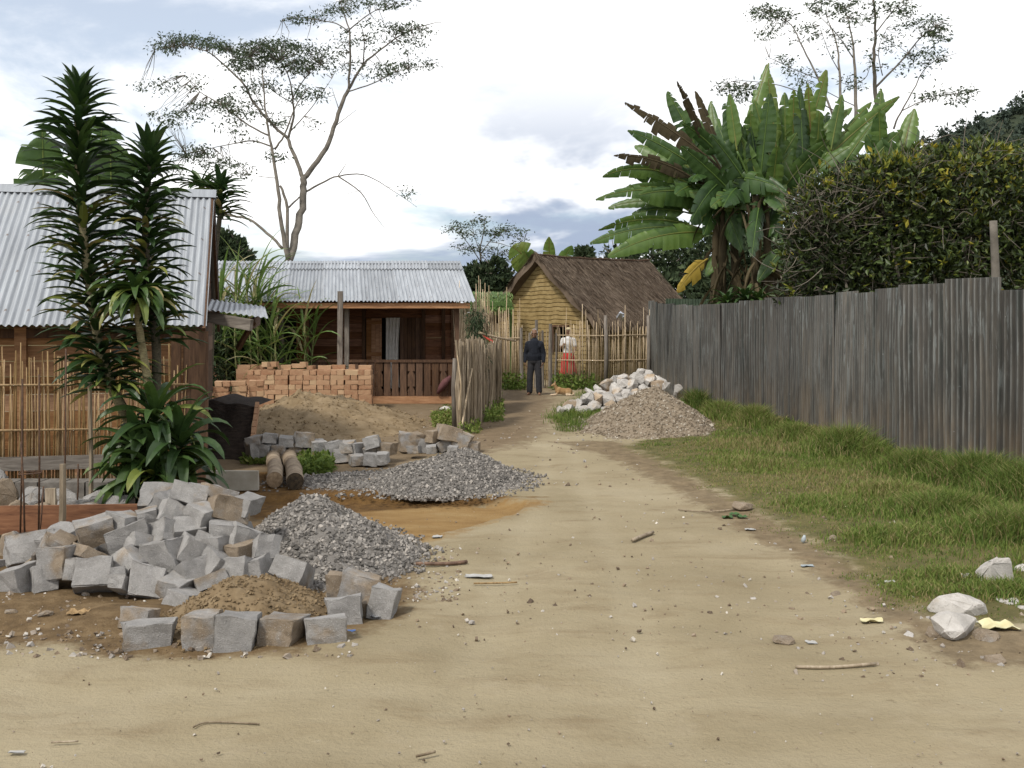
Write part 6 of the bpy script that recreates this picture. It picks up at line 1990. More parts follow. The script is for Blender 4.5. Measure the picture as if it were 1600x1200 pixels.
def shrub(name, label, blobs, n, L, wr, tm, ts, twigs, foot, mat, topT=0, stems=5, group=None, shell=.55, up=.3, tr=.012):
    t_ = thing(name, label, 'shrub' if 'shrub' in name else 'tree', foot, group)
    mb = MB(); cloud(mb, blobs, n, L, wr, tm, ts, shell, up, topT)
    if topT:        # rosettes of yellow-green leaves at the branch tips, most of them high up
        lo = min(b[2] - b[5] for b in blobs); hi = max(b[2] + b[5] for b in blobs)
        for _ in range(int(300 * topT)):
            b = R.choice(blobs); d = rdirs(1, .7)[0]
            p = A3(*b[:3]) + d * A3(*b[3:6]) * 1.03
            if R.random() > ((p[2] - lo) / (hi - lo)) ** 1.6: continue
            k = 9; dd = rdirs(k) + d * .8 + A3(0, 0, .5); dd /= np.linalg.norm(dd, axis=1)[:, None]
            tn = R.choice([.6, .66, .72, .82, .92])
            leafquads(mb, np.tile(p, (k, 1)), dd, sides(dd), NP.uniform(.11, .19, k), NP.uniform(.04, .06, k), np.clip(NP.normal(tn, .06, k), 0, 1), .08)
    mb.build('crown', mat, t_)
    mb = MB()
    f = A3(*foot)
    for k in range(stems):
        b = blobs[k % len(blobs)]; e = A3(*b[:3]) + A3(R.gauss(0, b[3] * .3), R.gauss(0, b[4] * .3), b[5] * .3)
        s_ = f + A3(R.gauss(0, .15), R.gauss(0, .15), 0)
        tube(mb, smoothpts([s_, s_ * .5 + e * .5 + A3(R.gauss(0, .2), R.gauss(0, .2), -.1), e], 4), np.linspace(tr * 4, tr, 9), 6)
    for k in range(twigs):
        b = R.choice(blobs); d = rdirs(1)[0]; d[1] = -abs(d[1])
        p = A3(*b[:3]) + d * A3(*b[3:6]) * R.uniform(.55, 1.0)
        st_ = A3(R.gauss(0, .35), R.gauss(0, .2), R.gauss(.05, .25))
        tube(mb, smoothpts([p, p + st_ * .5 + A3(R.gauss(0, .08), 0, R.gauss(0, .08)), p + st_ + A3(R.gauss(0, .1), 0, .05)], 3), np.linspace(tr * .8, tr * .3, 7), 4, cap=False)
    mb.build('branches', TWIG, t_)
    return t_


YS = 17.2
shrub('croton_shrub', 'rounded bare twigged shrub at the left end of the yellow topped hedge', [bb(1300, 370, 70, 95, YS), bb(1290, 420, 75, 70, YS + .3), bb(1345, 310, 60, 60, YS), bb(1270, 345, 45, 50, YS)], 8000, .12, .42, .36, .17, 420, (P(1300, 500, YS)[0], YS, 0), CROT, .35, group='yellow topped shrubs behind the sheet fence', shell=.4)
shrub('croton_shrub', 'tall shrub with yellow leaf tips in the middle of the hedge', [bb(1400, 318, 75, 70, YS), bb(1425, 390, 85, 90, YS + .3), bb(1370, 400, 70, 75, YS), bb(1440, 276, 65, 42, YS + .2), bb(1385, 285, 45, 35, YS)], 11000, .13, .42, .47, .17, 230, (P(1410, 500, YS)[0], YS, 0), CROT, .55, group='yellow topped shrubs behind the sheet fence', shell=.4)
shrub('croton_shrub', 'dense shrub with yellow leaf tips at the right edge of the hedge', [bb(1530, 296, 85, 65, YS), bb(1570, 340, 95, 90, YS + .3), bb(1500, 370, 75, 90, YS), bb(1620, 305, 80, 75, YS), bb(1520, 256, 55, 33, YS), bb(1600, 420, 110, 70, YS + .4), bb(1660, 380, 90, 110, YS + .3)], 15500, .13, .42, .47, .17, 260, (P(1540, 500, YS)[0], YS, 0), CROT, .55, group='yellow topped shrubs behind the sheet fence', shell=.4)
mb = MB(); a = A3(P(1556, 400, 15.4)[0], 15.4, 0); tube(mb, smoothpts([a, a + A3(-.02, 0, 1.4), P(1556, 450, 15.4), P(1552, 345, 15.4)], 4), np.linspace(.075, .055, 13), 9)
tag(mb.build('wooden_post', TRUNK, smooth=True), 'bare pale pole standing against the hedge behind the sheet fence', 'post')
d3 = thing('broadleaf_plant', 'fresh green broad leaved plant peeping over the sheet fence below the bananas', 'plant', (at_(1155, 20.6), 20.8, 0))
mb = MB()
for px, py in ((1135, 475), (1165, 470), (1185, 475)):
    c = P(px, py, 20.8)
    for i in range(26):
        a = i * 2.4; el = 1.3 - 1.2 * i / 26
        blade(mb, c, A3(math.cos(a) * math.cos(el), math.sin(a) * math.cos(el), math.sin(el)), R.uniform(.35, .55), .10, 1.2, 6, .2, R.uniform(.4, .7), dprof)
mb.build('foliage', DRAC, d3)
mb = MB()
for px in (1135, 1165, 1185): tube(mb, [A3(at_(px, 20.8), 20.8, 0), P(px, 475, 20.8)], .03, 6)
mb.build('stem', DSTEM, d3)

# trees in the back
shrub('leafy_tree', 'dark leafy tree behind the right end of the thatch below the banana leaves', [bb(1020, 420, 60, 45, 39), bb(1075, 410, 70, 55, 39.5), bb(1130, 430, 70, 60, 39), bb(970, 405, 34, 22, 40), bb(1060, 470, 110, 50, 39)], 9000, .26, .5, .45, .2, 60, (6.5, 39, 0), FARL, 0, tr=.03)
shrub('leafy_tree', 'dark leafy tree filling the gap behind the banana trunks', [bb(1200, 420, 80, 60, 30), bb(1170, 460, 90, 50, 30), bb(1260, 440, 60, 60, 30)], 7500, .22, .5, .34, .18, 40, (7, 30, 0), FARL, 0, tr=.03)
shrub('leafy_tree', 'small dark round tree just behind the thatched ridge', [bb(913, 402, 14, 14, 60), bb(911, 398, 9, 9, 60)], 1300, .28, .5, .4, .2, 0, (at_(912, 60), 60, 0), FARL, 0, tr=.04)
shrub('leafy_tree', 'dark bushy tree left of the small airy tree beyond the veranda roof', [bb(745, 435, 26, 22, 48), bb(775, 428, 22, 24, 48), bb(735, 450, 26, 18, 48), bb(770, 450, 40, 20, 48)], 5500, .3, .45, .32, .18, 20, (at_(755, 48), 48, 0), FARL, 0, tr=.04)
shrub('leafy_tree', 'dark small leaved tree behind the near house beyond its right roof edge', [bb(362, 392, 22, 20, 26), bb(352, 375, 10, 12, 26), bb(372, 405, 22, 14, 26), bb(350, 410, 24, 18, 26)], 3200, .16, .5, .33, .18, 12, (at_(362, 26), 26, 0), FARL, 0, tr=.03)
shrub('leafy_tree', 'mid green bushy growth behind the sugar cane left of the veranda', [bb(360, 520, 34, 55, 21.5), bb(400, 540, 40, 45, 22), bb(345, 560, 30, 40, 21)], 4500, .2, .3, .5, .2, 10, (at_(375, 21.6), 21.6, 0), FARL, 0, tr=.02)
# low thatch and reeds between the houses
mb = MB(); 
a, b = P(738, 470, 30), P(800, 470, 30)
n = 900; uu, ww = NP.random(n), NP.random(n)
pos = a + (b - a) * uu[:, None] + np.stack([0 * uu, -1.2 * ww, .30 - .5 * ww], -1)
dr_ = np.tile(unit((0, -1, -.5)), (n, 1)) + NP.normal(0, .15, (n, 3)); dr_ /= np.linalg.norm(dr_, axis=1)[:, None]
leafquads(mb, pos, dr_, np.tile(A3(1, 0, 0), (n, 1)), NP.uniform(.3, .5, n), NP.uniform(.02, .04, n), np.clip(NP.normal(.5, .2, n), 0, 1), .02)
for px in (740, 798):
    q = P(px, 470, 29.5); tube(mb, [A3(q[0], q[1], 0), q], .05, 6)
beam(mb, (a + A3(0, -.6, -.12)), (b + A3(0, -.6, -.12)), 1.2, .12, t=.3)
tag(mb.build('green_thatch_shelter', SUGAR), 'small shelter roofed with fresh green leaves between the two houses', 'shelter')
# hanging greenery on the stalk fence
mb = MB()
for (p0, p1, r, n) in [((745, 488), (744, 535), .20, 700), ((753, 530), (750, 590), .13, 500), ((736, 545), (738, 600), .05, 90)]:
    for k in range(n):
        w = R.random(); c = P(p0[0] + (p1[0] - p0[0]) * w, p0[1] + (p1[1] - p0[1]) * w, 20.6 if p0[1] < 520 else 18.9) + NP.normal(0, r * .45, 3)
        d = unit(NP.normal(0, .6, 3) + A3(0, 0, -.6)); mb.add([c, c + d * .07 + A3(.008, 0, 0), c + d * .15, c + d * .07 - A3(.008, 0, 0)], [(0, 1, 2, 3)], R.random() * .6)
hg = tag(mb.build('hanging_greenery', FARL), 'dark green leafy branch bundle hanging on the stalk fence', 'greenery')

# ------------------------------------------------------------------ wooded hill on the right and far woods
hp = [(1230, 330), (1330, 268), (1420, 225), (1470, 198), (1520, 180), (1560, 160), (1600, 150), (1660, 132), (1760, 120), (1900, 110), (2200, 150)]
DH = 420.0
mb = MB(); v = []
nh = 80
for i in range(nh + 1):
    px = 1150 + (2300 - 1150) * i / nh
    top_ = np.interp(px, [1150] + [h[0] for h in hp] + [2300], [480] + [h[1] + 8 for h in hp] + [200])
    for k in range(9):
        w = k / 8
        d = DH - 150 * (1 - w)
        z = pz(top_, DH) * (w ** .8) - 2
        v.append(((px - 800) / 1600 * DH, d, z))
    v.append(((px - 800) / 1600 * DH, DH + 160, -3))
mb.add(v, np.array([(i * 10 + k, (i + 1) * 10 + k, (i + 1) * 10 + k + 1, i * 10 + k + 1) for i in range(nh) for k in range(9)]))
hill = mb.build('hill', simple('hill_soil', (0.02, 0.03, 0.016), (0.04, 0.05, 0.025), .2, .95, bs_=0), smooth=True)
hill['kind'] = 'structure'
V = np.array(v).reshape(nh + 1, 10, 3)
mb = MB()
pts = []
for _ in range(2600):
    i, k = R.randrange(0, nh), R.randrange(2, 8)
    if V[i, 0, 0] < 120: continue
    u, w = R.random(), R.random()
    p = V[i, k] * (1 - u) * (1 - w) + V[i + 1, k] * u * (1 - w) + V[i, k + 1] * (1 - u) * w + V[i + 1, k + 1] * u * w
    r = R.uniform(1.4, 3.4) * (1.3 if R.random() < .1 else 1); n = 24
    d = rdirs(n, .4)
    pos = p + A3(0, 0, r * .8) + d * r * A3(.8, .8, 1.0) * (NP.random(n)[:, None] * .5 + .5)
    leafquads(mb, pos, rdirs(n, .3), sides(rdirs(n)), NP.uniform(1.2, 2.4, n), NP.uniform(.9, 1.7, n), np.clip(NP.normal(R.uniform(.2, .6), .12, n), 0, 1), .1)
HILLL = leafmat('hazed_hill_leaf', [(0, (0.030, 0.042, 0.034)), (.5, (0.050, 0.068, 0.052)), (1, (0.080, 0.10, 0.070))], .15, .8, .1)  # paler, bluer greens: distance haze mixed into the leaf colour
fo = mb.build('hill_forest', HILLL, loc=(0, 0, 0)); tag(fo, 'dark forest covering the hill behind the hedge', 'forest', kind='stuff')
mb = MB()
for _ in range(900):
    x = R.uniform(-90, 90); y = R.uniform(95, 125); r = R.uniform(1.2, 2.6); n = 16
    if -30 < x < 0 and False: continue
    d = rdirs(n, .4)
    pos = A3(x, y, r * R.uniform(.6, 1.1)) + d * r * (NP.random(n)[:, None] * .6 + .4)
    leafquads(mb, pos, rdirs(n, .3), sides(rdirs(n)), NP.uniform(.7, 1.4, n), NP.uniform(.5, .9, n), np.clip(NP.normal(R.uniform(.25, .6), .12, n), 0, 1), .1)
fw = mb.build('far_wood', FARL, loc=(0, 100, 0)); tag(fw, 'low dark belt of woodland on the horizon', 'wood', kind='stuff')


# ------------------------------------------------------------------ grass
def blades(mb, p, h, w, t, lean=.5):
    n = len(p)
    a = NP.uniform(0, 6.283, n)
    s = np.stack([np.cos(a), np.sin(a), 0 * a], -1)
    b = NP.uniform(0, 6.283, n)
    ln = np.stack([np.cos(b), np.sin(b), 0 * b], -1) * (NP.random(n) * lean)[:, None]
    h = np.broadcast_to(h, (n,))[:, None]; w = np.broadcast_to(w, (n,))[:, None]
    z = A3(0, 0, 1)
    m_ = p + (z * .6 + ln * .35) * h
    e = p + (z * .92 + ln * 1.1) * h
    v = np.stack([p - s * w / 2, p + s * w / 2, m_ + s * w * .4, m_ - s * w * .4, e], 1).reshape(-1, 3)
    i = np.arange(n)[:, None] * 5
    tt = np.repeat(np.broadcast_to(t, (n,)), 5)
    k = mb.n
    mb.add(v, i + np.array([[0, 1, 2, 3]]), tt)
    mb.f.setdefault(3, []).append(i + np.array([[3, 2, 4]]) + k)


def fbm(x, y, s, seed):
    return np.sin(x * s + seed + 1.7 * np.sin(y * s * .8 + seed)) * np.sin(y * s * 1.1 - seed + 1.3 * np.sin(x * s * .7)) * .6 + np.sin(x * s * 2.9 + seed * 3 + np.sin(y * s * 2.3)) * np.sin(y * s * 3.1 + seed) * .4


def fence_x(y):     # x of the sheet fence at depth y
    ys = [p[1] for p in LP][::-1]; xs = [p[0] for p in LP][::-1]
    return np.interp(y, ys, xs)


def sward(n, x0, x1, y0, y1, pg, hfun, soft=.25, pw=1.4, seed=1.0):
    y = y0 + (y1 - y0) * NP.random(n) ** pw
    x = x0 + (x1 - x0) * NP.random(n)
    sd = sdist(x, y, pg)
    keep = (sd + .22 * fbm(x, y, 3.1, seed) + NP.normal(0, .07, n) > 0) & (x < fence_x(y) - .03)
    x, y, sd = x[keep], y[keep], sd[keep]
    f = fbm(x, y, 1.4, seed + 2); g = fbm(x, y, 4.2, seed + 5)
    bare = (g + .5 * f < -.25 + .0 * sd) & (NP.random(len(x)) < np.clip(1.0 - sd * .5, .15, .9))
    x, y, sd, f, g = [q[~bare] for q in (x, y, sd, f, g)]
    return x, y, sd, f, g


mb = MB()
x, y, sd, f, g = sward(210000, .8, 7.5, 5.2, 26.5, GRASS, None, pw=1.55)
fd_ = fence_x(y) - x
h = .018 + .04 * np.clip(sd / 1.6, 0, 1) + .05 * np.clip(g, 0, 1) * np.clip(sd, 0, 1) + .08 * np.exp(-(fd_ / .35) ** 2) * (.6 + .5 * np.clip(f + .4, 0, 1))
h = h * NP.uniform(.55, 1.35, len(x))
t = np.clip(.42 + .16 * f + .14 * g + NP.normal(0, .14, len(x)), 0, 1)
straw = ((fbm(x, y, 1.05, 9.0) > .22) & (NP.random(len(x)) < .6)) | (NP.random(len(x)) < .09 + .35 * np.exp(-np.clip(sd, 0, 9) / .18))
t = np.where(straw, NP.uniform(.72, 1, len(x)), t)
blades(mb, np.stack([x, y, hz(x, y) - .01], -1), h, .0035 + .00045 * y, t, .9)
gr = mb.build('grass', GRASSM, loc=(4, 12, 0)); tag(gr, 'rough green and straw grass on the verge along the sheet fence', 'grass', kind='stuff')

mb = MB()
for (px, py, rx, ry, h0, h1, n, tt) in [(1325, 715, .5, .5, .15, .55, 4200, .45), (1290, 705, .3, .3, .1, .4, 1200, .6), (1362, 722, .25, .3, .1, .35, 1200, .5), (1240, 690, .35, .5, .15, .35, 2600, .5), (1128, 655, .35, .8, .2, .45, 3000, .5), (1180, 668, .3, .6, .25, .5, 2400, .55), (1440, 745, .5, .4, .18, .42, 3800, .38), (1530, 765, .6, .45, .25, .52, 6000, .34), (1640, 790, .7, .6, .3, .6, 6000, .33), (1590, 850, .6, .4, .16, .36, 5200, .40), (1480, 810, .6, .4, .14, .30, 4800, .42), (1490, 915, .45, .3, .04, .13, 2600, .5), (1585, 940, .4, .25, .05, .15, 2200, .45), (1430, 930, .35, .25, .03, .09, 1500, .55), (1180, 735, .5, .8, .05, .16, 2500, .62), (1400, 780, .6, .5, .06, .2, 3000, .65), (1400, 850, .5, .4, .06, .18, 2500, .5), (1290, 800, .5, .5, .05, .15, 2500, .5), (1088, 640, .25, .7, .3, .6, 1800, .25), (1070, 608, .3, .5, .3, .7, 1500, .4)]:
    c = G(px, py)
    p = NP.normal(0, .5, (n, 2)) * A3(rx, ry) + c[:2]
    p[:, 0] = np.minimum(p[:, 0], fence_x(p[:, 1]) - .04 - .1 * NP.random(n))
    q = np.stack([p[:, 0], p[:, 1], hz(p[:, 0], p[:, 1]) - .01], -1)
    e = np.exp(-((p[:, 0] - c[0]) / rx) ** 2 - ((p[:, 1] - c[1]) / ry) ** 2)
    t = np.clip(NP.normal(tt, .15, n), 0, 1); t = np.where(NP.random(n) < .18, NP.uniform(.75, 1, n), t)
    blades(mb, q, (h0 + (h1 - h0) * NP.random(n)) * (.2 + .8 * e) * .9, .006 + .0003 * c[1], t, .9)
tg = mb.build('tall_weeds', GRASSM, loc=(5, 11, 0)); tag(tg, 'tall tufted weeds and seeding grass against the foot of the sheet fence', 'weeds', kind='stuff')
mb = MB()
x, y, sd, f, g = sward(60000, .4, 5, 13, 27, GPATCH, None, pw=1.1, seed=4)
blades(mb, np.stack([x, y, hz(x, y) - .01], -1), NP.uniform(.05, .16, len(x)), .011, np.clip(.38 + .2 * g + NP.normal(0, .15, len(x)), 0, 1), .9)
tag(mb.build('grass_patch', GRASSM, loc=(2, 18, 0)), 'green grass patch round the pale rocks beside the path', 'grass', kind='stuff')
mb = MB()
for (x0, x1, y0, y1, n, hh, tt) in [(785, 822, 600, 610, 900, .5, .18), (862, 930, 598, 610, 1700, .45, .18), (930, 1010, 598, 606, 900, .3, .3), (676, 712, 650, 668, 1500, .16, .45), (715, 750, 655, 678, 900, .2, .4), (752, 786, 630, 660, 1500, .28, .3), (468, 520, 722, 742, 1500, .2, .25), (380, 420, 716, 726, 500, .08, .4), (690, 720, 640, 655, 500, .15, .4)]:
    for _ in range(n):
        c = G(R.uniform(x0, x1), R.uniform(y0, y1)); c[2] = hh * .75 * R.random() ** 2.2
        d = unit(NP.normal(0, 1, 3) + A3(0, 0, .7)); s_ = unit(np.cross(d, NP.normal(0, 1, 3))); L = R.uniform(.05, .11) * (1.3 if hh > .3 else .8)
        mb.add([c, c + d * L * .5 + s_ * L * .22, c + d * L, c + d * L * .5 - s_ * L * .22], [(0, 1, 2, 3)], min(1, max(0, R.gauss(tt + .15, .15))))
tag(mb.build('low_weeds', GRASSM, loc=(0, 20, 0)), 'low leafy weeds at the feet of the fences and beside the logs', 'weeds', kind='stuff')
# ------------------------------------------------------------------ figures: shapes fused into one continuous skin
def fused(mb, name, mat, parent, voxel, sm=4):
    me = mb.mesh(name + '_tmp', W[parent.name])
    o = bpy.data.objects.new(name + '_tmp', me); C.objects.link(o)
    r = o.modifiers.new('r', 'REMESH'); r.mode = 'VOXEL'; r.voxel_size = voxel; r.use_smooth_shade = True
    s_ = o.modifiers.new('s', 'SMOOTH'); s_.iterations = sm; s_.factor = .5
    dg = bpy.context.evaluated_depsgraph_get(); dg.update()
    m2 = bpy.data.meshes.new_from_object(o.evaluated_get(dg), depsgraph=dg)
    bpy.data.objects.remove(o); bpy.data.meshes.remove(me)
    m2.name = name; m2.materials.clear(); m2.materials.append(mat)
    q = bpy.data.objects.new(name, m2); C.objects.link(q); q.parent = parent; W[q.name] = W[parent.name]
    return q


SKIN = simple('brown_skin', (0.15, 0.078, 0.046), (0.21, 0.115, 0.072), 30, .55, bs_=.05)
NAVY = simple('navy_knit', (0.008, 0.010, 0.016), (0.017, 0.020, 0.028), 40, .95, bs_=.2, bd=.004)
GREYT = simple('dark_grey_trousers', (0.020, 0.020, 0.023), (0.038, 0.038, 0.042), 14, .95, bs_=.3, bd=.01)
HAIRG = simple('grey_hair', (0.17, 0.16, 0.15), (0.30, 0.28, 0.26), 60, .9)
HAIRB = simple('black_hair', (0.008, 0.007, 0.006), (0.018, 0.015, 0.012), 60, .7)
EYE = simple('dark_eye', (0.008, 0.006, 0.005), (0.012, 0.01, 0.008), 60, .3)
WHITT = simple('white_shirt', (0.50, 0.49, 0.48), (0.62, 0.61, 0.60), 12, .9, bs_=.3)
REDS = simple('red_skirt', (0.34, 0.022, 0.022), (0.46, 0.04, 0.035), 9, .9, bs_=.3)
STRAWH = simple('straw_hat', (0.34, 0.28, 0.17), (0.48, 0.41, 0.27), 30, .9)


def hand(mb, w, d, f, side, s=1.0):
    """palm and five curled fingers: w wrist, d down the hand, f towards the palm side, side = thumb side"""
    w, d, f, t = A3(*w), unit(d), unit(f), unit(side)
    e = w + d * .075 * s
    for k in range(4):
        o = t * (.027 - .018 * k) * s
        cap(mb, w + o * .6 + d * .01, .014 * s, e + o, .011 * s, 6)
        L = (.030, .034, .032, .025)[k] * s
        a = e + o
        b = a + d * L + f * .006 * s
        c = b + d * L * .75 + f * L * .45
        g = c + d * L * .35 + f * L * .55
        cap(mb, a, .0095 * s, b, .0085 * s, 6); cap(mb, b, .0085 * s, c, .0078 * s, 6); cap(mb, c, .0078 * s, g, .0068 * s, 6)
    a = w + t * .024 * s + d * .022 * s
    b = a + (t * .75 + d * .65 + f * .25) * .036 * s
    c = b + (d * .9 + t * .15 + f * .3) * .028 * s
    cap(mb, a, .012 * s, b, .010 * s, 6); cap(mb, b, .010 * s, c, .0082 * s, 6)


def person(label, loc, H, face_dir, pose):
    k = H / 1.75
    p = thing('person', label, 'person', loc)
    fx = unit(face_dir); rx = A3(-fx[1], fx[0], 0) * -1      # rx: the viewer's right when it faces the camera
    base_ = A3(*loc)
    Q = lambda x, y, z: base_ + (rx * x + fx * y + A3(0, 0, z)) * k
    return p, k, Q, rx, fx


def head(mb, Q, k, z=1.60):
    ell(mb, Q(0, -.005, z + .035), A3(.074, .088, .100) * k)
    ell(mb, Q(0, .012, z - .035), A3(.060, .066, .075) * k)
    cap(mb, Q(0, .055, z - .085), .022 * k, Q(0, .060, z - .080), .022 * k)
    cap(mb, Q(0, .083, z + .015), .010 * k, Q(0, .098, z - .018), .014 * k)
    for s_ in (-1, 1):
        ell(mb, Q(s_ * .078, -.005, z), A3(.012, .022, .032) * k)
        cap(mb, Q(s_ * .016, .079, z + .034), .010 * k, Q(s_ * .045, .068, z + .034), .010 * k)
        cap(mb, Q(s_ * .040, .060, z - .012), .018 * k, Q(s_ * .045, .050, z - .03), .018 * k)
    cap(mb, Q(-.02, .074, z - .052), .009 * k, Q(.02, .074, z - .052), .009 * k)
    cap(mb, Q(-.018, .071, z - .066), .010 * k, Q(.018, .071, z - .066), .010 * k)
    cap(mb, Q(0, -.015, z - .20), .060 * k, Q(0, -.005, z - .05), .052 * k)


# --- the man on the path
loc = G(835, 617); loc[2] = 0.0
p, k, Q, rx, fx = person('man in a dark navy sweater and grey trousers standing at the end of the path', loc, 1.555, (-.18, -1, 0), 0)
body = MB()
head(body, Q, k)
cap(body, Q(0, 0, 1.36), .115 * k, Q(0, 0, 1.05), .125 * k); cap(body, Q(-.11, -.01, 1.34), .055 * k, Q(.11, -.01, 1.34), .055 * k)
cap(body, Q(0, 0, 1.1), .13 * k, Q(0, 0, .92), .135 * k)
arms = {}
for s_ in (-1, 1):
    sh, el, wr = Q(s_ * .170, -.01, 1.335), Q(s_ * .242, -.045, 1.08), Q(s_ * .245, .045, .855)
    arms[s_] = (sh, el, wr)
    cap(body, sh, .050 * k, el, .040 * k); cap(body, el, .040 * k, wr, .027 * k)
    hand(body, wr, unit(Q(s_ * .225, .06, .79) - wr), -rx * s_, fx, k)
    hp_, kn, an = Q(s_ * .09, 0, .90), Q(s_ * .115, .02, .49), Q(s_ * .125, 0, .085)
    cap(body, hp_, .080 * k, kn, .055 * k); cap(body, kn, .053 * k, an, .036 * k)
    cap(body, Q(s_ * .125, -.03, .045), .035 * k, Q(s_ * .145, .09, .036), .036 * k); cap(body, Q(s_ * .145, .09, .034), .036 * k, Q(s_ * .155, .16, .026), .026 * k)
fused(body, 'body', SKIN, p, .0065, 3)
sw = MB()
cap(sw, Q(0, -.005, 1.36), .140 * k, Q(0, 0, 1.10), .160 * k); ell(sw, Q(0, 0, 1.25), A3(.190, .135, .20) * k); ell(sw, Q(0, .01, 1.02), A3(.195, .150, .17) * k)
cap(sw, Q(-.13, -.01, 1.36), .068 * k, Q(.13, -.01, 1.36), .068 * k)
ell(sw, Q(0, 0, .93), A3(.190, .145, .075) * k)
cap(sw, Q(0, -.005, 1.42), .075 * k, Q(0, 0, 1.475), .066 * k)
for s_ in (-1, 1):
    sh, el, wr = arms[s_]
    cap(sw, sh, .086 * k, el, .064 * k); cap(sw, el, .066 * k, wr + (el - wr) * .10, .047 * k); cap(sw, sh + A3(0, 0, -.02), .08 * k, Q(s_ * .12, 0, 1.28), .09 * k)
fused(sw, 'sweater', NAVY, p, .010, 3)
tr_ = MB()
ell(tr_, Q(0, 0, .90), A3(.175, .135, .13) * k)
for s_ in (-1, 1):
    cap(tr_, Q(s_ * .085, 0, .86), .105 * k, Q(s_ * .115, .02, .49), .086 * k); cap(tr_, Q(s_ * .115, .02, .49), .086 * k, Q(s_ * .125, .0, .10), .082 * k)
fused(tr_, 'trousers', GREYT, p, .010, 3)
hr = MB()
for s_ in (-1, 1):
    ell(hr, Q(s_ * .074, -.02, 1.635), A3(.018, .058, .050) * k)
ell(hr, Q(0, -.07, 1.63), A3(.070, .036, .068) * k); ell(hr, Q(0, -.035, 1.712), A3(.066, .07, .032) * k)
fused(hr, 'hair', HAIRG, p, .007, 2)
ey = MB()
for s_ in (-1, 1): ell(ey, Q(s_ * .030, .0765, 1.605), A3(.012, .008, .007) * k)
ey.build('eyes', EYE, p, smooth=True)

# --- the woman behind the stick fence
loc = A3(at_(888, 27.4), 27.4, 0)
p, k, Q, rx, fx = person('woman in a white shirt and red skirt behind the stick fence by the window', loc, 1.56, (-.5, -1, 0), 0)
body = MB(); head(body, Q, k, 1.60)
cap(body, Q(0, 0, 1.36), .105 * k, Q(0, 0, 1.0), .12 * k); cap(body, Q(-.14, 0, 1.38), .05 * k, Q(.14, 0, 1.38), .05 * k)
arms = {}
for s_ in (-1, 1):
    sh, el, wr = Q(s_ * .175, 0, 1.37), Q(s_ * .24, .02, 1.12), Q(s_ * .10, .17, 1.20) if s_ > 0 else Q(s_ * .20, .12, .93)
    arms[s_] = (sh, el, wr)
    cap(body, sh, .045 * k, el, .036 * k); cap(body, el, .036 * k, wr, .025 * k)
    hand(body, wr, unit(wr - el), -rx * s_, A3(0, 0, 1) if s_ > 0 else fx, k * .95)
    cap(body, Q(s_ * .09, 0, .9), .08 * k, Q(s_ * .10, .01, .48), .052 * k); cap(body, Q(s_ * .10, .01, .48), .05 * k, Q(s_ * .105, 0, .08), .033 * k)
    cap(body, Q(s_ * .105, -.02, .04), .032 * k, Q(s_ * .12, .13, .028), .028 * k)
fused(body, 'body', SKIN, p, .0075, 3)
sw = MB(); cap(sw, Q(0, 0, 1.36), .125 * k, Q(0, 0, 1.06), .145 * k); ell(sw, Q(0, .01, 1.24), A3(.175, .14, .18) * k); cap(sw, Q(-.15, 0, 1.38), .06 * k, Q(.15, 0, 1.38), .06 * k); ell(sw, Q(0, 0, 1.0), A3(.165, .14, .07) * k)
for s_ in (-1, 1): cap(sw, arms[s_][0], .068 * k, arms[s_][0] * .35 + arms[s_][1] * .65, .062 * k)
fused(sw, 'shirt', WHITT, p, .010, 3)
sk = MB(); ell(sk, Q(0, 0, .94), A3(.165, .14, .09) * k)
tube(sk, [Q(0, 0, .97), Q(0, 0, .85), Q(0, 0, .6), Q(0, 0, .34)], A3(.14, .19, .23, .27) * k, 18)
fused(sk, 'skirt', REDS, p, .012, 3)
hr = MB(); ell(hr, Q(0, -.03, 1.65), A3(.082, .080, .085) * k); cap(hr, Q(0, -.08, 1.6), .05 * k, Q(0, -.07, 1.5), .04 * k)
fused(hr, 'hair', HAIRB, p, .008, 2)
hb = MB(); tube(hb, [Q(0, -.005, 1.665), Q(0, -.005, 1.685), Q(0, -.01, 1.72), Q(0, -.01, 1.745)], A3(.098, .10, .085, .03) * k, 14)
hb.build('headscarf', STRAWH, p, smooth=True)
ey = MB()
for s_ in (-1, 1): ell(ey, Q(s_ * .030, .0765, 1.605), A3(.012, .008, .007) * k)
ey.build('eyes', EYE, p, smooth=True)

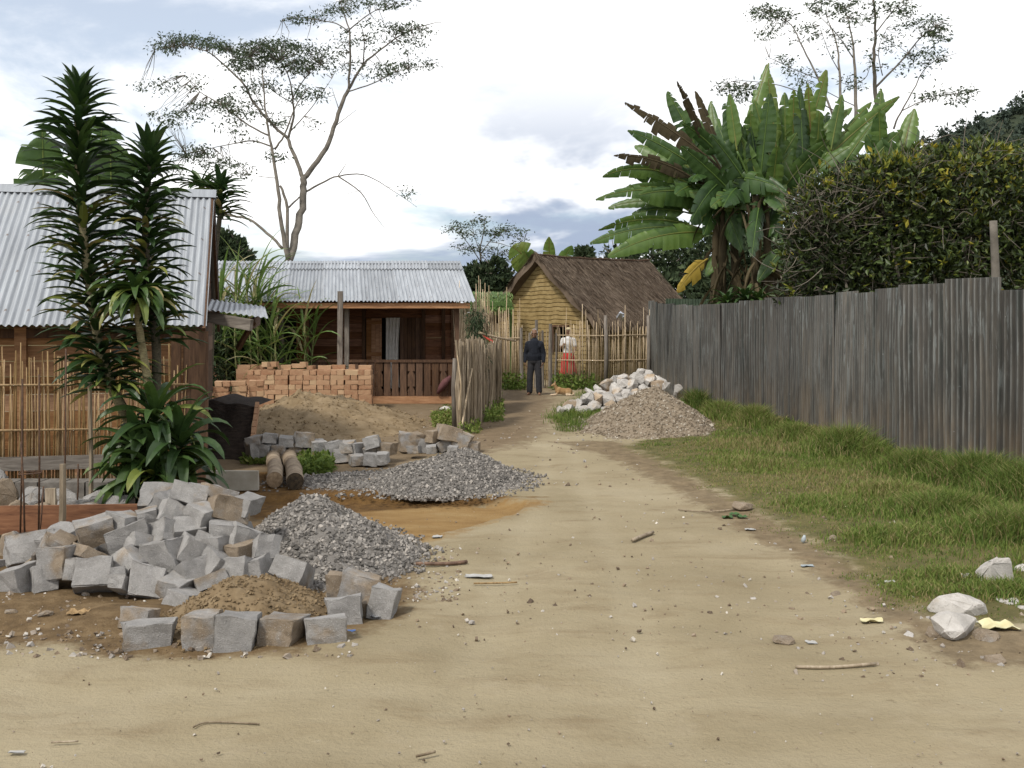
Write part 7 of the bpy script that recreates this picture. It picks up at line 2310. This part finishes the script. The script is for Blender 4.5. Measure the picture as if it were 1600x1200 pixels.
# --- the dog lying by the fence
loc = G(879, 618); loc[2] = 0
FUR, nt, bs, _ = newmat('tan_fur')
v = mapped(nt, 'Object', (1, 1, 1))
n = noise(nt, v, 9, 4)
c = ramp(nt, n, [(.3, (0.22, 0.125, 0.055)), (.55, (0.31, 0.195, 0.095)), (.75, (0.40, 0.29, 0.17))])
so = nd(nt, 'ShaderNodeSeparateXYZ'); nt.links.new(v, so.inputs[0])
c = mix(nt, math_(nt, 'MULTIPLY', sstep(nt, so.outputs[2], .09, .02), .7), c, (0.58, 0.48, 0.36))
fin(nt, bs, c, .9, 0, .15); bump(nt, bs, noise(nt, v, 120, 3), .3, .005)
dg_ = thing('dog', 'tan dog lying in the weeds with its head up, facing left', 'dog', loc)
D = lambda x, y, z: loc + A3(x, y, z) * .84
b = MB()
ell0, cap0 = ell, cap
ell = lambda m_, c_, r_, *a_: ell0(m_, c_, A3(*r_) * .84, *a_)
cap = lambda m_, p_, r_, q_, t_: cap0(m_, p_, r_ * .84, q_, t_ * .84)
ell(b, D(.02, 0, .115), (.19, .10, .095), Euler((0, .10, 0)).to_matrix()); ell(b, D(-.10, 0, .135), (.11, .095, .105)); ell(b, D(.155, .0, .105), (.12, .115, .105))
cap(b, D(-.15, 0, .17), .062, D(-.205, -.01, .27), .047)
ell(b, D(-.222, -.012, .30), (.058, .05, .05)); cap(b, D(-.25, -.018, .292), .036, D(-.305, -.025, .275), .022)
for s_ in (-1, 1):
    tube(b, [D(-.205, -.01 + s_ * .030, .325), D(-.203, -.012 + s_ * .040, .365), D(-.205, -.012 + s_ * .042, .395)], A3(.021, .016, .004), 6)
    cap(b, D(-.13, s_ * .07, .10), .038, D(-.17, s_ * .075, .035), .026); cap(b, D(-.17, s_ * .075, .03), .025, D(-.30, s_ * .07, .022), .020); cap(b, D(-.30, s_ * .07, .02), .022, D(-.325, s_ * .07, .018), .018)
    ell(b, D(.16, s_ * .09, .085), (.09, .045, .075), Euler((0, .3, 0)).to_matrix()); cap(b, D(.10, s_ * .115, .045), .03, D(.20, s_ * .12, .03), .024); cap(b, D(.20, s_ * .12, .028), .022, D(.10, s_ * .14, .02), .019)
tube(b, smoothpts([D(.26, 0, .08), D(.30, -.06, .04), D(.26, -.13, .022), D(.16, -.17, .02)], 3), np.linspace(.028, .012, 10), 8)
fused(b, 'body', FUR, dg_, .007, 3)
mb = MB(); ell(mb, D(-.325, -.027, .281), (.011, .012, .010))
for s_ in (-1, 1): ell(mb, D(-.258, -.016 + s_ * .033, .312), (.008, .006, .008))
mb.build('nose_and_eyes', EYE, dg_, smooth=True)
